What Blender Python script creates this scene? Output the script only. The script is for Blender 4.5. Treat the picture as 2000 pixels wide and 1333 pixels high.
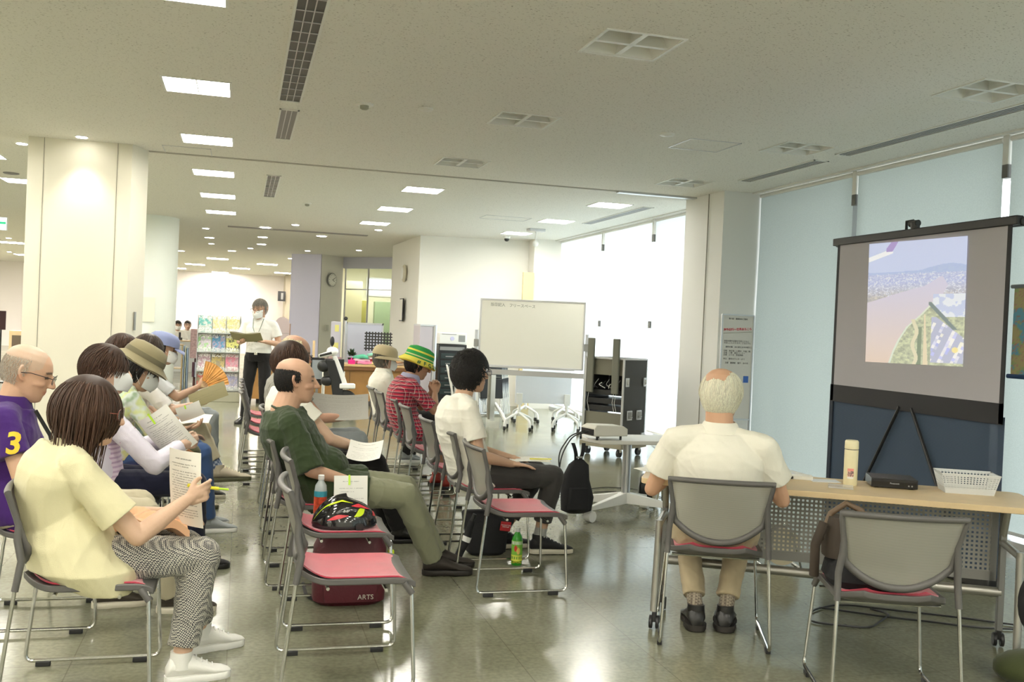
import bpy, math, random
import numpy as np
from mathutils import Matrix, Vector, Euler
random.seed(7); RNG = np.random.default_rng(7)
for _o in list(bpy.data.objects): bpy.data.objects.remove(_o)
S = bpy.context.scene; COL = S.collection
PI = math.pi

# ---------------------------------------------------------------- camera, exposure, sky
FPX, EYE = 1912.0, 1.42
def _u(v):
    v = np.array(v, float); return v/np.linalg.norm(v)
_fw = _u([470-1000, 618-666.5, FPX])               # world +Y seen in camera space (x right, y down, z forward)
_up = -_u(np.cross([1, .044, 0], _fw)) if np.cross([1, .044, 0], _fw)[1] > 0 else _u(np.cross([1, .044, 0], _fw))
_rx = _u(np.cross(_fw, _up)); _rx = _rx if _rx[0] > 0 else -_rx
RC = np.array([_rx, _fw, _up])
cd = bpy.data.cameras.new('camera'); cam = bpy.data.objects.new('camera', cd); COL.objects.link(cam)
cd.sensor_width = 36; cd.lens = 36*FPX/2000; cd.clip_start = .05; cd.clip_end = 200
_m = Matrix.Identity(4)
for i in range(3):
    _m[i][0] = RC[i, 0]; _m[i][1] = -RC[i, 1]; _m[i][2] = -RC[i, 2]
_m.translation = (0, 0, EYE); cam.matrix_world = _m
S.camera = cam
S.view_settings.view_transform = 'Standard'; S.view_settings.look = 'None'
S.view_settings.gamma = 1; S.view_settings.exposure = 0.5; S.view_settings.use_curve_mapping = False
S.cycles.use_denoising = True
S.cycles.max_bounces = 8; S.cycles.diffuse_bounces = 5; S.cycles.transparent_max_bounces = 24
S.cycles.sample_clamp_indirect = 6
W = bpy.data.worlds.new('sky'); S.world = W; W.use_nodes = True
W.node_tree.nodes['Background'].inputs[0].default_value = (.88, .96, 1.0, 1)
W.node_tree.nodes['Background'].inputs[1].default_value = 3.4
PANEL = 42.0; DOWN = 40.0        # luminaire strengths

def at(px, py, z=None, Y=None, X=None):
    """point seen at a pixel of the 2000x1333 frame on the plane z=, Y= or X="""
    d = RC @ np.array([px-1000, py-666.5, FPX])
    t = (z-EYE)/d[2] if z is not None else (Y/d[1] if Y is not None else X/d[0])
    return np.array([0, 0, EYE]) + t*d
CE = 3.02      # ceiling height
WX = 5.46      # window wall

# ---------------------------------------------------------------- materials
MATS = {}
def nd(nt, t, **k):
    n = nt.nodes.new(t)
    for a, b in k.items():
        if a.startswith('i_'): n.inputs[a[2:]].default_value = b
        else: setattr(n, a, b)
    return n
def mat(name, col=(.8, .8, .8), rough=.6, metal=0, spec=.5, bump=0, bscale=60, var=0, vscale=4, emit=None, es=1, alpha=1, trans=0, attr=False, sheen=0, coat=0, ior=None):
    if name in MATS: return MATS[name]
    m = bpy.data.materials.new(name); m.use_nodes = True; nt = m.node_tree; b = nt.nodes['Principled BSDF']
    b.inputs['Base Color'].default_value = (*col, 1); b.inputs['Roughness'].default_value = rough
    b.inputs['Metallic'].default_value = metal; b.inputs['Specular IOR Level'].default_value = spec
    b.inputs['Alpha'].default_value = alpha; b.inputs['Transmission Weight'].default_value = trans
    b.inputs['Coat Weight'].default_value = coat; b.inputs['Sheen Weight'].default_value = sheen
    if ior: b.inputs['IOR'].default_value = ior
    if emit: b.inputs['Emission Color'].default_value = (*emit, 1); b.inputs['Emission Strength'].default_value = es
    tc = None
    if bump or var: tc = nd(nt, 'ShaderNodeTexCoord')
    src = None
    if attr:
        a = nd(nt, 'ShaderNodeAttribute', attribute_name='col'); src = a.outputs['Color']
    if var:
        n = nd(nt, 'ShaderNodeTexNoise'); n.inputs['Scale'].default_value = vscale; n.inputs['Detail'].default_value = 5
        nt.links.new(tc.outputs['Object'], n.inputs['Vector'])
        r = nd(nt, 'ShaderNodeMapRange'); r.inputs[1].default_value = .3; r.inputs[2].default_value = .7
        r.inputs[3].default_value = 1-var; r.inputs[4].default_value = 1+var
        nt.links.new(n.outputs[0], r.inputs[0])
        mx = nd(nt, 'ShaderNodeVectorMath', operation='SCALE')
        if src: nt.links.new(src, mx.inputs[0])
        else: mx.inputs[0].default_value = col
        nt.links.new(r.outputs[0], mx.inputs['Scale']); src = mx.outputs[0]
    if src: nt.links.new(src, b.inputs['Base Color'])
    if bump:
        n = nd(nt, 'ShaderNodeTexNoise'); n.inputs['Scale'].default_value = bscale; n.inputs['Detail'].default_value = 3
        nt.links.new(tc.outputs['Object'], n.inputs['Vector'])
        bp = nd(nt, 'ShaderNodeBump'); bp.inputs['Strength'].default_value = bump; bp.inputs['Distance'].default_value = .01
        nt.links.new(n.outputs[0], bp.inputs['Height']); nt.links.new(bp.outputs[0], b.inputs['Normal'])
    MATS[name] = m; return m
def bsdf(m): return m.node_tree.nodes['Principled BSDF']
def emis(name, col, s):
    if name in MATS: return MATS[name]
    m = bpy.data.materials.new(name); m.use_nodes = True; nt = m.node_tree; nt.nodes.remove(nt.nodes['Principled BSDF'])
    e = nd(nt, 'ShaderNodeEmission'); e.inputs[0].default_value = (*col, 1); e.inputs[1].default_value = s
    nt.links.new(e.outputs[0], nt.nodes['Material Output'].inputs[0]); MATS[name] = m; return m
def holes(name, col, sx, sy, r, rough=.5, metal=0, axes=('Y', 'Z'), stagger=False):
    """perforated sheet: round holes on a grid in object space"""
    m = mat(name, col, rough, metal); nt = m.node_tree
    tc = nd(nt, 'ShaderNodeTexCoord'); sp = nd(nt, 'ShaderNodeSeparateXYZ'); nt.links.new(tc.outputs['Object'], sp.inputs[0])
    def cell(ax, s):
        a = nd(nt, 'ShaderNodeMath', operation='DIVIDE'); nt.links.new(sp.outputs[ax], a.inputs[0]); a.inputs[1].default_value = s
        f = nd(nt, 'ShaderNodeMath', operation='FRACT'); nt.links.new(a.outputs[0], f.inputs[0])
        g = nd(nt, 'ShaderNodeMath', operation='SUBTRACT'); nt.links.new(f.outputs[0], g.inputs[0]); g.inputs[1].default_value = .5
        h = nd(nt, 'ShaderNodeMath', operation='ABSOLUTE'); nt.links.new(g.outputs[0], h.inputs[0]); return h
    x, y = cell(axes[0], sx), cell(axes[1], sy)
    mx = nd(nt, 'ShaderNodeMath', operation='MAXIMUM'); nt.links.new(x.outputs[0], mx.inputs[0]); nt.links.new(y.outputs[0], mx.inputs[1])
    gt = nd(nt, 'ShaderNodeMath', operation='GREATER_THAN'); nt.links.new(mx.outputs[0], gt.inputs[0]); gt.inputs[1].default_value = r
    nt.links.new(gt.outputs[0], bsdf(m).inputs['Alpha']); return m

# ---------------------------------------------------------------- mesh builder
def frame_from(d, ref=(0, 0, 1)):
    d = _u(d); ref = np.array(ref, float)
    if abs(d @ ref)/np.linalg.norm(ref) > .98: ref = np.array([1., 0, 0]) if abs(d[0]) < .9 else np.array([0, 1., 0])
    a = _u(np.cross(ref, d)); b = np.cross(d, a); return a, b
class MB:
    def __init__(s): s.v = []; s.f = []; s.m = []; s.n = 0; s.mi = 0
    def add(s, vs, fs):
        vs = np.asarray(vs, float).reshape(-1, 3); s.v.append(vs)
        for f in fs: s.f.append(tuple(int(i)+s.n for i in f)); s.m.append(s.mi)
        s.n += len(vs); return s
    def box(s, c, d, rz=0, rot=None):
        x, y, z = np.array(d)/2.
        p = np.array([[-x,-y,-z],[x,-y,-z],[x,y,-z],[-x,y,-z],[-x,-y,z],[x,-y,z],[x,y,z],[-x,y,z]])
        if rot is not None: p = p @ np.array(rot).T
        elif rz:
            c_, s_ = math.cos(rz), math.sin(rz); p = p @ np.array([[c_, s_, 0], [-s_, c_, 0], [0, 0, 1]])
        return s.add(p+np.array(c), [(0,3,2,1),(4,5,6,7),(0,1,5,4),(1,2,6,5),(2,3,7,6),(3,0,4,7)])
    def bb(s, a, b):
        a = np.array(a, float); b = np.array(b, float); return s.box((a+b)/2, np.abs(b-a))
    def rings(s, R, close=True, cap=True):
        n = len(R[0]); fs = []
        V = np.concatenate([np.asarray(r, float) for r in R])
        for i in range(len(R)-1):
            for j in range(n if close else n-1):
                k = (j+1) % n; fs.append((i*n+j, i*n+k, (i+1)*n+k, (i+1)*n+j))
        if cap: fs.append(tuple(range(n-1, -1, -1))); fs.append(tuple(range((len(R)-1)*n, len(R)*n)))
        return s.add(V, fs)
    def cyl(s, p0, p1, r0, r1=None, n=12, cap=True):
        p0 = np.array(p0, float); p1 = np.array(p1, float); r1 = r0 if r1 is None else r1
        a, b = frame_from(p1-p0); t = np.linspace(0, 2*PI, n, endpoint=False)
        c = np.outer(np.cos(t), a)+np.outer(np.sin(t), b)
        return s.rings([p0+c*r0, p1+c*r1], cap=cap)
    def caps(s, p0, r0, p1, r1, n=12, e0=True, e1=True):
        """tapered capsule; e0/e1 = round ends"""
        p0 = np.array(p0, float); p1 = np.array(p1, float); d = _u(p1-p0) if np.linalg.norm(p1-p0) > 1e-6 else np.array([0, 0, 1.])
        a, b = frame_from(d); t = np.linspace(0, 2*PI, n, endpoint=False)
        c = np.outer(np.cos(t), a)+np.outer(np.sin(t), b); R = []
        if e0: R += [p0-d*r0*math.sin(q)+c*r0*math.cos(q) for q in (1.4, 1.0, .5)]
        R.append(p0+c*r0); R.append(p1+c*r1)
        if e1: R += [p1+d*r1*math.sin(q)+c*r1*math.cos(q) for q in (.5, 1.0, 1.4)]
        return s.rings(R)
    def chain(s, pts, rs, n=12, e0=True, e1=True):
        for i in range(len(pts)-1): s.caps(pts[i], rs[i], pts[i+1], rs[i+1], n, e0 if i == 0 else True, e1 if i == len(pts)-2 else True)
        return s
    def ell(s, c, r, n=16, m=10, rot=None):
        c = np.array(c, float); t = np.linspace(0, 2*PI, n, endpoint=False); R = []
        for q in np.linspace(-PI/2+.12, PI/2-.12, m):
            p = np.stack([np.cos(t)*math.cos(q)*r[0], np.sin(t)*math.cos(q)*r[1], np.full(n, math.sin(q)*r[2])], 1)
            if rot is not None: p = p @ np.array(rot).T
            R.append(p+c)
        return s.rings(R)
    def tube(s, P, r, n=8, closed=False):
        P = [np.array(p, float) for p in P]; R = []; N = len(P); a = None
        t = np.linspace(0, 2*PI, n, endpoint=False); rr = r if hasattr(r, '__len__') else [r]*N
        for i in range(N):
            d = (P[(i+1) % N]-P[i-1]) if closed else (P[min(i+1, N-1)]-P[max(i-1, 0)])
            d = _u(d)
            if a is None: a, b = frame_from(d)
            else:
                a = _u(a-(a@d)*d); b = np.cross(d, a)
            R.append(P[i]+(np.outer(np.cos(t), a)+np.outer(np.sin(t), b))*rr[i])
        if closed: R.append(R[0])
        return s.rings(R, cap=not closed)
    def lathe(s, prof, c=(0, 0, 0), n=24, rot=None, cap=True):
        t = np.linspace(0, 2*PI, n, endpoint=False); R = []
        for r, z in prof:
            p = np.stack([np.cos(t)*r, np.sin(t)*r, np.full(n, z)], 1)
            if rot is not None: p = p @ np.array(rot).T
            R.append(p+np.array(c))
        return s.rings(R, cap=cap)
    def grid(s, fn, nu, nv):
        U, V = np.meshgrid(np.linspace(0, 1, nu), np.linspace(0, 1, nv), indexing='ij')
        P = np.array([fn(u, v) for u, v in zip(U.ravel(), V.ravel())])
        return s.add(P, [(i*nv+j, (i+1)*nv+j, (i+1)*nv+j+1, i*nv+j+1) for i in range(nu-1) for j in range(nv-1)])
    def slab(s, fn, th, nu, nv, dirn=(0, 0, -1)):
        """closed sheet of thickness th: fn(u,v) top surface"""
        U, V = np.meshgrid(np.linspace(0, 1, nu), np.linspace(0, 1, nv), indexing='ij')
        P = np.array([fn(u, v) for u, v in zip(U.ravel(), V.ravel())], float); N = nu*nv
        fs = []
        for i in range(nu-1):
            for j in range(nv-1):
                q = (i*nv+j, (i+1)*nv+j, (i+1)*nv+j+1, i*nv+j+1); fs.append(q); fs.append(tuple(N+k for k in reversed(q)))
        for i in range(nu-1):
            for j in (0, nv-1):
                a, b = i*nv+j, (i+1)*nv+j; fs.append((a, b, N+b, N+a) if j else (b, a, N+a, N+b))
        for j in range(nv-1):
            for i in (0, nu-1):
                a, b = i*nv+j, i*nv+j+1; fs.append((a, b, N+b, N+a) if not i else (b, a, N+a, N+b))
        return s.add(np.concatenate([P, P+np.array(dirn, float)*th]), fs)
    def prism(s, poly, z0, z1):
        p = [(x, y, z0) for x, y in poly]; q = [(x, y, z1) for x, y in poly]; return s.rings([p, q])
    def xf(s, M):
        M = np.array(M); s.v = [v @ M[:3, :3].T + M[:3, 3] for v in s.v]; return s
    def mesh(s, name):
        me = bpy.data.meshes.new(name); me.from_pydata(np.concatenate(s.v).tolist() if s.v else [], [], s.f); me.update(); return me
    def build(s, name, m, parent=None, smooth=True, bev=0, loc=None, rz=0, angle=40):
        me = s.mesh(name)
        for k in (m if isinstance(m, (list, tuple)) else [m]): me.materials.append(k)
        if any(s.m): me.polygons.foreach_set('material_index', s.m)
        o = bpy.data.objects.new(name, me); COL.objects.link(o)
        if parent is not None: o.parent = parent
        if loc is not None: o.location = loc
        if rz: o.rotation_euler.z = rz
        if smooth:
            me.polygons.foreach_set('use_smooth', [True]*len(me.polygons))
            me.set_sharp_from_angle(angle=math.radians(angle))
        if bev:
            b = o.modifiers.new('bevel', 'BEVEL'); b.width = bev; b.segments = 2; b.limit_method = 'ANGLE'
        return o
def tag(o, label=None, cat=None, group=None, kind=None):
    for k, v in (('label', label), ('category', cat), ('group', group), ('kind', kind)):
        if v: o[k] = v
    return o
def thing(name, label, cat, loc=(0, 0, 0), rz=0, group=None):
    o = bpy.data.objects.new(name, None); COL.objects.link(o); o.location = loc; o.rotation_euler.z = rz
    o.empty_display_size = .1
    return tag(o, label, cat, group)
def struct(name, mb, m, **k):
    return tag(mb.build(name, m, **k), kind='structure')
def dup(root, loc, rz, label, group=None):
    def cp(o, par):
        c = o.copy(); COL.objects.link(c); c.parent = par
        for ch in o.children: cp(ch, c)
        return c
    r = cp(root, None); r.location = loc; r.rotation_euler.z = rz; r['label'] = label
    if group: r['group'] = group
    return r
def fillet(P, r, n=5):
    P = [np.array(p, float) for p in P]; out = [P[0]]
    for i in range(1, len(P)-1):
        a, b, c = P[i-1], P[i], P[i+1]; da, dc = _u(a-b), _u(c-b)
        rr = min(r, np.linalg.norm(a-b)*.45, np.linalg.norm(c-b)*.45); p0, p1 = b+da*rr, b+dc*rr
        for t in np.linspace(0, 1, n): out.append((1-t)**2*p0+2*t*(1-t)*b+t*t*p1)
    out.append(P[-1]); return out
def text_mb(txt, size, M, depth=.0006, name='lettering', m=None, parent=None, align='CENTER', bold=0):
    """lettering turned to mesh, laid in the plane of matrix M"""
    cu = bpy.data.curves.new(name, 'FONT'); cu.body = txt; cu.size = size; cu.extrude = depth; cu.align_x = align; cu.align_y = 'CENTER'
    cu.resolution_u = 3; cu.offset = bold
    t = bpy.data.objects.new(name, cu); COL.objects.link(t)
    bpy.context.view_layer.update()
    me = bpy.data.meshes.new_from_object(t.evaluated_get(bpy.context.evaluated_depsgraph_get()))
    bpy.data.objects.remove(t); bpy.data.curves.remove(cu)
    me.transform(Matrix(M)); me.name = name; me.materials.clear(); me.materials.append(m)
    o = bpy.data.objects.new(name, me); COL.objects.link(o)
    if parent is not None: o.parent = parent
    return o
def basis(o, x, y, z=None):
    x = _u(x); y = np.array(y, float); z = _u(np.cross(x, y)); y = np.cross(z, x)
    return Matrix(((x[0], y[0], z[0], o[0]), (x[1], y[1], z[1], o[1]), (x[2], y[2], z[2], o[2]), (0, 0, 0, 1)))
def painted(name, fn, nu, nv, pos, m, parent=None, th=0):
    """a printed sheet: fn(U,V)->rgb arrays, V up; pos(u,v)->xyz arrays"""
    U, V = np.meshgrid((np.arange(nu)+.0)/(nu-1), (np.arange(nv)+.0)/(nv-1), indexing='ij')
    P = pos(U.ravel(), V.ravel()); C = np.clip(fn(U.ravel(), V.ravel()), 0, 1)
    b = MB(); b.add(P, [(i*nv+j, (i+1)*nv+j, (i+1)*nv+j+1, i*nv+j+1) for i in range(nu-1) for j in range(nv-1)])
    o = b.build(name, m, parent)
    at_ = o.data.color_attributes.new('col', 'FLOAT_COLOR', 'POINT')
    at_.data.foreach_set('color', np.concatenate([C, np.ones((len(C), 1))], 1).astype(np.float32).ravel())
    return o
def vnoise(x, y, seed=0, oct=4):
    r = np.random.default_rng(seed); out = np.zeros_like(x, dtype=float); amp = 1; tot = 0
    for k in range(oct):
        g = r.random((66, 66)); xi = np.floor(x).astype(int); yi = np.floor(y).astype(int); fx = x-xi; fy = y-yi
        fx = fx*fx*(3-2*fx); fy = fy*fy*(3-2*fy); a = lambda i, j: g[(xi+i) % 65, (yi+j) % 65]
        out += amp*((a(0, 0)*(1-fx)+a(1, 0)*fx)*(1-fy)+(a(0, 1)*(1-fx)+a(1, 1)*fx)*fy); tot += amp
        x = x*2.03+7; y = y*2.03+3; amp *= .5
    return out/tot

M_WALL = mat('wall_paint', (.86, .85, .80), .75, bump=.05, bscale=200)
M_WHITE = mat('white_plastic', (.82, .82, .79), .4)
M_CHROME = mat('chrome', (.62, .62, .60), .16, 1)
M_ALU = mat('aluminium', (.62, .63, .65), .35, .9)
M_GREY = mat('grey_plastic', (.13, .13, .12), .45)
M_DARK = mat('black_plastic', (.015, .015, .016), .4)
M_STEEL = mat('grey_steel', (.30, .30, .29), .4, .5)
M_PAPER = mat('paper', (.86, .85, .79), .8)
M_INK = mat('ink', (.05, .05, .055), .8)
M_WOODL = mat('light_wood', (.66, .50, .29), .4, var=.06, vscale=9)
M_WOODC = mat('counter_wood', (.42, .22, .07), .4, var=.1, vscale=6)
M_CLEAR = mat('clear_glass', (.9, .95, .95), .03, trans=1, ior=1.15)

# ================================================================ THE ROOM
def floor_mat():
    m = mat('polished_floor', (.3, .3, .22), .14, spec=.6); nt = m.node_tree; b = bsdf(m)
    tc = nd(nt, 'ShaderNodeTexCoord')
    n1 = nd(nt, 'ShaderNodeTexNoise'); n1.inputs['Scale'].default_value = .9; n1.inputs['Detail'].default_value = 6; n1.inputs['Roughness'].default_value = .6
    n2 = nd(nt, 'ShaderNodeTexNoise'); n2.inputs['Scale'].default_value = 45; n2.inputs['Detail'].default_value = 4
    for n in (n1, n2): nt.links.new(tc.outputs['Object'], n.inputs['Vector'])
    r = nd(nt, 'ShaderNodeValToRGB'); e = r.color_ramp.elements
    e[0].position = .32; e[0].color = (.165, .165, .112, 1); e[1].position = .68; e[1].color = (.27, .268, .19, 1)
    nt.links.new(n1.outputs[0], r.inputs[0])
    r2 = nd(nt, 'ShaderNodeMapRange'); r2.inputs[1].default_value = .35; r2.inputs[2].default_value = .65; r2.inputs[3].default_value = .88; r2.inputs[4].default_value = 1.12
    nt.links.new(n2.outputs[0], r2.inputs[0])
    s = nd(nt, 'ShaderNodeVectorMath', operation='SCALE'); nt.links.new(r.outputs[0], s.inputs[0]); nt.links.new(r2.outputs[0], s.inputs['Scale'])
    br = nd(nt, 'ShaderNodeTexBrick'); br.offset = 0; br.inputs['Scale'].default_value = 1; br.inputs['Brick Width'].default_value = .6; br.inputs['Row Height'].default_value = .6
    br.inputs['Mortar Size'].default_value = .0025; br.inputs['Color1'].default_value = (1, 1, 1, 1); br.inputs['Color2'].default_value = (.94, .95, .93, 1); br.inputs['Mortar'].default_value = (.72, .72, .7, 1)
    nt.links.new(tc.outputs['Object'], br.inputs['Vector'])
    mu = nd(nt, 'ShaderNodeVectorMath', operation='MULTIPLY'); nt.links.new(s.outputs[0], mu.inputs[0]); nt.links.new(br.outputs[0], mu.inputs[1])
    nt.links.new(mu.outputs[0], b.inputs['Base Color'])
    rr = nd(nt, 'ShaderNodeMapRange'); rr.inputs[1].default_value = .3; rr.inputs[2].default_value = .7; rr.inputs[3].default_value = .10; rr.inputs[4].default_value = .22
    nt.links.new(n1.outputs[0], rr.inputs[0]); nt.links.new(rr.outputs[0], b.inputs['Roughness'])
    n3 = nd(nt, 'ShaderNodeTexNoise'); n3.inputs['Scale'].default_value = 5; nt.links.new(tc.outputs['Object'], n3.inputs['Vector'])
    bp = nd(nt, 'ShaderNodeBump'); bp.inputs['Strength'].default_value = .12; bp.inputs['Distance'].default_value = .01
    nt.links.new(n3.outputs[0], bp.inputs['Height']); nt.links.new(bp.outputs[0], b.inputs['Normal'])
    return m
def ceiling_mat():
    m = mat('ceiling_tile', (.78, .76, .70), .9); nt = m.node_tree; b = bsdf(m)
    tc = nd(nt, 'ShaderNodeTexCoord'); mp = nd(nt, 'ShaderNodeMapping'); mp.inputs['Scale'].default_value = (60, 110, 60)
    nt.links.new(tc.outputs['Object'], mp.inputs[0])
    n = nd(nt, 'ShaderNodeTexNoise'); n.inputs['Scale'].default_value = 1; n.inputs['Detail'].default_value = 2; nt.links.new(mp.outputs[0], n.inputs['Vector'])
    r = nd(nt, 'ShaderNodeValToRGB'); e = r.color_ramp.elements
    e[0].position = .30; e[0].color = (.42, .40, .35, 1); e[1].position = .38; e[1].color = (.83, .815, .76, 1)
    nt.links.new(n.outputs[0], r.inputs[0]); nt.links.new(r.outputs[0], b.inputs['Base Color'])
    return m
M_FLOOR, M_CEIL = floor_mat(), ceiling_mat()
struct('floor', MB().bb((-16, -6, -.1), (WX+.3, 40, 0)), M_FLOOR, smooth=False)

LX = [-.355+2.385*k for k in range(-5, 3)]
LY = [5.1+2.16*i for i in range(-5, 6)]
HS = .222
mb = MB()
xs = sorted([-16, WX+.2]+[x+s for x in LX for s in (-HS, HS)])
ys = sorted([-6, 40]+[y+s for y in LY for s in (-HS, HS)])
for i in range(len(xs)-1):
    for j in range(len(ys)-1):
        cx, cy = (xs[i]+xs[i+1])/2, (ys[j]+ys[j+1])/2
        if any(abs(cx-x) < .01 for x in LX) and any(abs(cy-y) < .01 for y in LY): continue
        mb.add([(xs[i], ys[j], CE), (xs[i+1], ys[j], CE), (xs[i+1], ys[j+1], CE), (xs[i], ys[j+1], CE)], [(3, 2, 1, 0)])
struct('ceiling', mb, M_CEIL, smooth=False)
struct('ceiling_slab', MB().bb((-16.2, -6.2, CE+.16), (WX+2.2, 40.2, CE+.36)), M_WALL, smooth=False)
struct('wall_left', MB().bb((-16.2, -6, 0), (-16, 40, CE)), M_WALL, smooth=False)
struct('wall_back', MB().bb((-16, -6.2, 0), (WX+.3, -6, CE)), M_WALL, smooth=False)
M_WFAR = mat('far_wall_paint', (.84, .80, .78), .75)
struct('wall_far', MB().bb((-16, 38.6, 0), (3.4, 38.8, CE)), M_WFAR, smooth=False)
struct('wall_white', MB().prism([(3.07, 17.5), (5.0, 17.08), (WX+.3, 17.0), (WX+.3, 40), (5.2, 40), (4.6, 20.3), (2.98, 20.23)], 0, CE), M_WALL, smooth=False)
struct('wall_corner', MB().prism([(4.99, 16.72), (WX+.2, 16.66), (WX+.2, 17.1), (4.99, 17.06)], 0, CE), mat('corner_paint', (.86, .84, .78), .7), smooth=False)
o = struct('trim_1', MB().prism([(-1.99, 10.09), (-1.06, 10.05), (-.93, 10.37), (-1.99, 10.52)], 0, .06), mat('skirting', (.35, .34, .31), .5), smooth=False)
M_COL = mat('column_panel', (.80, .765, .64), .45, spec=.4)
o = struct('pillar_left', MB().prism([(-1.98, 10.1), (-1.06, 10.06), (-.94, 10.37), (-1.98, 10.5)], 0, CE), M_COL, smooth=False)
mb = MB()
for x in (-1.84, -1.19): mb.bb((x-.002, 10.06+(-x-1.06)*.043-.004, 0), (x+.002, 10.2, CE))
struct('pillar_left_seam', mb, mat('seam', (.25, .24, .2), .8), smooth=False)
struct('pillar_round', MB().lathe([(.5, 0), (.5, CE)], (-1.56, 17.55, 0), 48), mat('round_column', (.82, .86, .80), .45))
M_PIL = mat('pillar_paint', (.82, .82, .80), .6)
struct('pillar_right', MB().prism([(5.02, 9.69), (6.3, 9.69), (6.3, 10.6), (5.0, 10.6)], 0, CE), M_PIL, smooth=False)  # runs on outdoors past the blinds, lengthened there to shade them
struct('pillar_right_seam', MB().bb((5.0, 10.02, 0), (5.009, 10.024, CE)), MATS['seam'], smooth=False)
M_LAV = mat('lavender_paint', (.76, .76, .98), .7)
struct('pillar_lavender', MB().prism([(1.16, 24.85), (1.85, 24.35), (1.86, 24.6), (1.6, 25.4)], 0, CE), M_LAV, smooth=False)
struct('wall_clock_side', MB().prism([(1.86, 24.36), (2.44, 24.95), (2.44, 25.3), (1.7, 25.3)], 0, CE), M_WALL, smooth=False)
struct('wall_over_glass', MB().prism([(2.44, 24.95), (3.9, 23.4), (3.95, 23.5), (2.5, 25.06)], 2.74, CE), mat('lintel_paint', (.68, .68, .80), .7), smooth=False)
struct('wall_back_office', MB().bb((2.0, 28.4, 0), (5, 28.5, CE)), mat('office_wall', (.85, .82, .66), .7), smooth=False)
struct('wall_brown', MB().bb((1.55, 37.0, 0), (1.95, 38.6, CE)), mat('brown_wall', (.42, .37, .28), .6), smooth=False)
# ceiling seam strips and blind pocket
mb = MB(); mb.bb((-.94, 10.35, CE-.008), (5.0, 10.40, CE+.002))
struct('trim_2', mb, mat('seam_strip', (.45, .43, .38), .7), smooth=False)
struct('trim_3', MB().bb((WX-.10, -6, CE-.015), (WX-.075, 9.69, CE)), M_WHITE, smooth=False)
struct('trim_4', MB().bb((WX-.10, 10.6, CE-.015), (WX-.075, 16.7, CE)), M_WHITE, smooth=False)
struct('trim_5', MB().bb((WX-.08, -6, 0), (WX+.15, 9.69, .05)).bb((WX-.08, 10.6, 0), (WX+.15, 16.7, .05)), M_ALU, smooth=False)
# outside: eaves above the glass, unseen, added to shade the blinds; terrace in front
struct('ground', MB().bb((WX+.3, -20, -.3), (40, 40, -.12)), mat('terrace', (.5, .5, .47), .9), smooth=False)
struct('added_shade_fin', MB().bb((6.31, 9.5, 0), (7.6, 10.75, CE)), mat('shade_fin_dark', (.16, .17, .16), .8), smooth=False)  # unseen dark fin added beside the pillar to shade the near blind
struct('added_eaves', MB().bb((WX+.2, -8, CE-.02), (WX+1.25, 20, CE+.14)), M_WALL, smooth=False)
# far blinds thinner than the near ones
def blind_mat(name, col, t):
    m = bpy.data.materials.new(name); m.use_nodes = True; nt = m.node_tree; nt.nodes.remove(nt.nodes['Principled BSDF'])
    d = nd(nt, 'ShaderNodeBsdfDiffuse'); d.inputs[0].default_value = (.62, .68, .63, 1)
    tr = nd(nt, 'ShaderNodeBsdfTranslucent')
    tc = nd(nt, 'ShaderNodeTexCoord'); n = nd(nt, 'ShaderNodeTexNoise'); n.inputs['Scale'].default_value = 90; nt.links.new(tc.outputs['Object'], n.inputs['Vector'])
    r = nd(nt, 'ShaderNodeMapRange'); r.inputs[1].default_value = .3; r.inputs[2].default_value = .7; r.inputs[3].default_value = .93; r.inputs[4].default_value = 1.07
    nt.links.new(n.outputs[0], r.inputs[0]); s = nd(nt, 'ShaderNodeVectorMath', operation='SCALE'); s.inputs[0].default_value = col; nt.links.new(r.outputs[0], s.inputs['Scale']); nt.links.new(s.outputs[0], tr.inputs[0])
    mx = nd(nt, 'ShaderNodeMixShader'); mx.inputs[0].default_value = t; nt.links.new(d.outputs[0], mx.inputs[1]); nt.links.new(tr.outputs[0], mx.inputs[2])
    nt.links.new(mx.outputs[0], nt.nodes['Material Output'].inputs[0]); return m
M_BN = blind_mat('near_blind_fabric', (.295, .325, .305), .76)
M_BF = blind_mat('far_blind_fabric', (.86, .93, .95), .85)
def blind(y0, y1, m, label, grp):
    t = thing('roller_blind', label, 'blind', (WX, (y0+y1)/2, CE), 0, grp); h = (y1-y0)/2
    MB().grid(lambda u, v: (0.004*math.sin(v*9), -h+2*h*u, -.03-(CE-.11)*v), 3, 30).build('fabric', m, t)
    MB().tube([(0, -h, -.03), (0, h, -.03)], .022, 10).build('roller', M_WHITE, t)
    MB().bb((-.008, -h, -CE+.075), (.008, h, -CE+.10)).build('bottom_bar', M_WHITE, t)
for a, b, l in ((7.985, 9.675, 'pale green roller blind next to the big right pillar, left of the projector screen'), (6.12, 7.915, 'pale green roller blind directly behind the projector screen'),
                (4.1, 6.04, 'pale green roller blind behind the hanging map at the right edge')): blind(a, b, M_BN, l, 'near roller blinds')
for a, b in ((2.1, 4.04), (.1, 2.04), (-2, .04), (-4, -2.06), (-6, -4.06)): blind(a, b, M_BN, 'pale green roller blind beyond the right edge of the view', 'near roller blinds')
for a, b, l in ((10.62, 12.5, 'bright white roller blind beside the big right pillar behind the flight case'), (12.6, 14.47, 'bright white roller blind in the middle of the far window'),
                (14.57, 16.64, 'bright white roller blind in the far corner behind the whiteboard')): blind(a, b, M_BF, l, 'far roller blinds')
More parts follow.
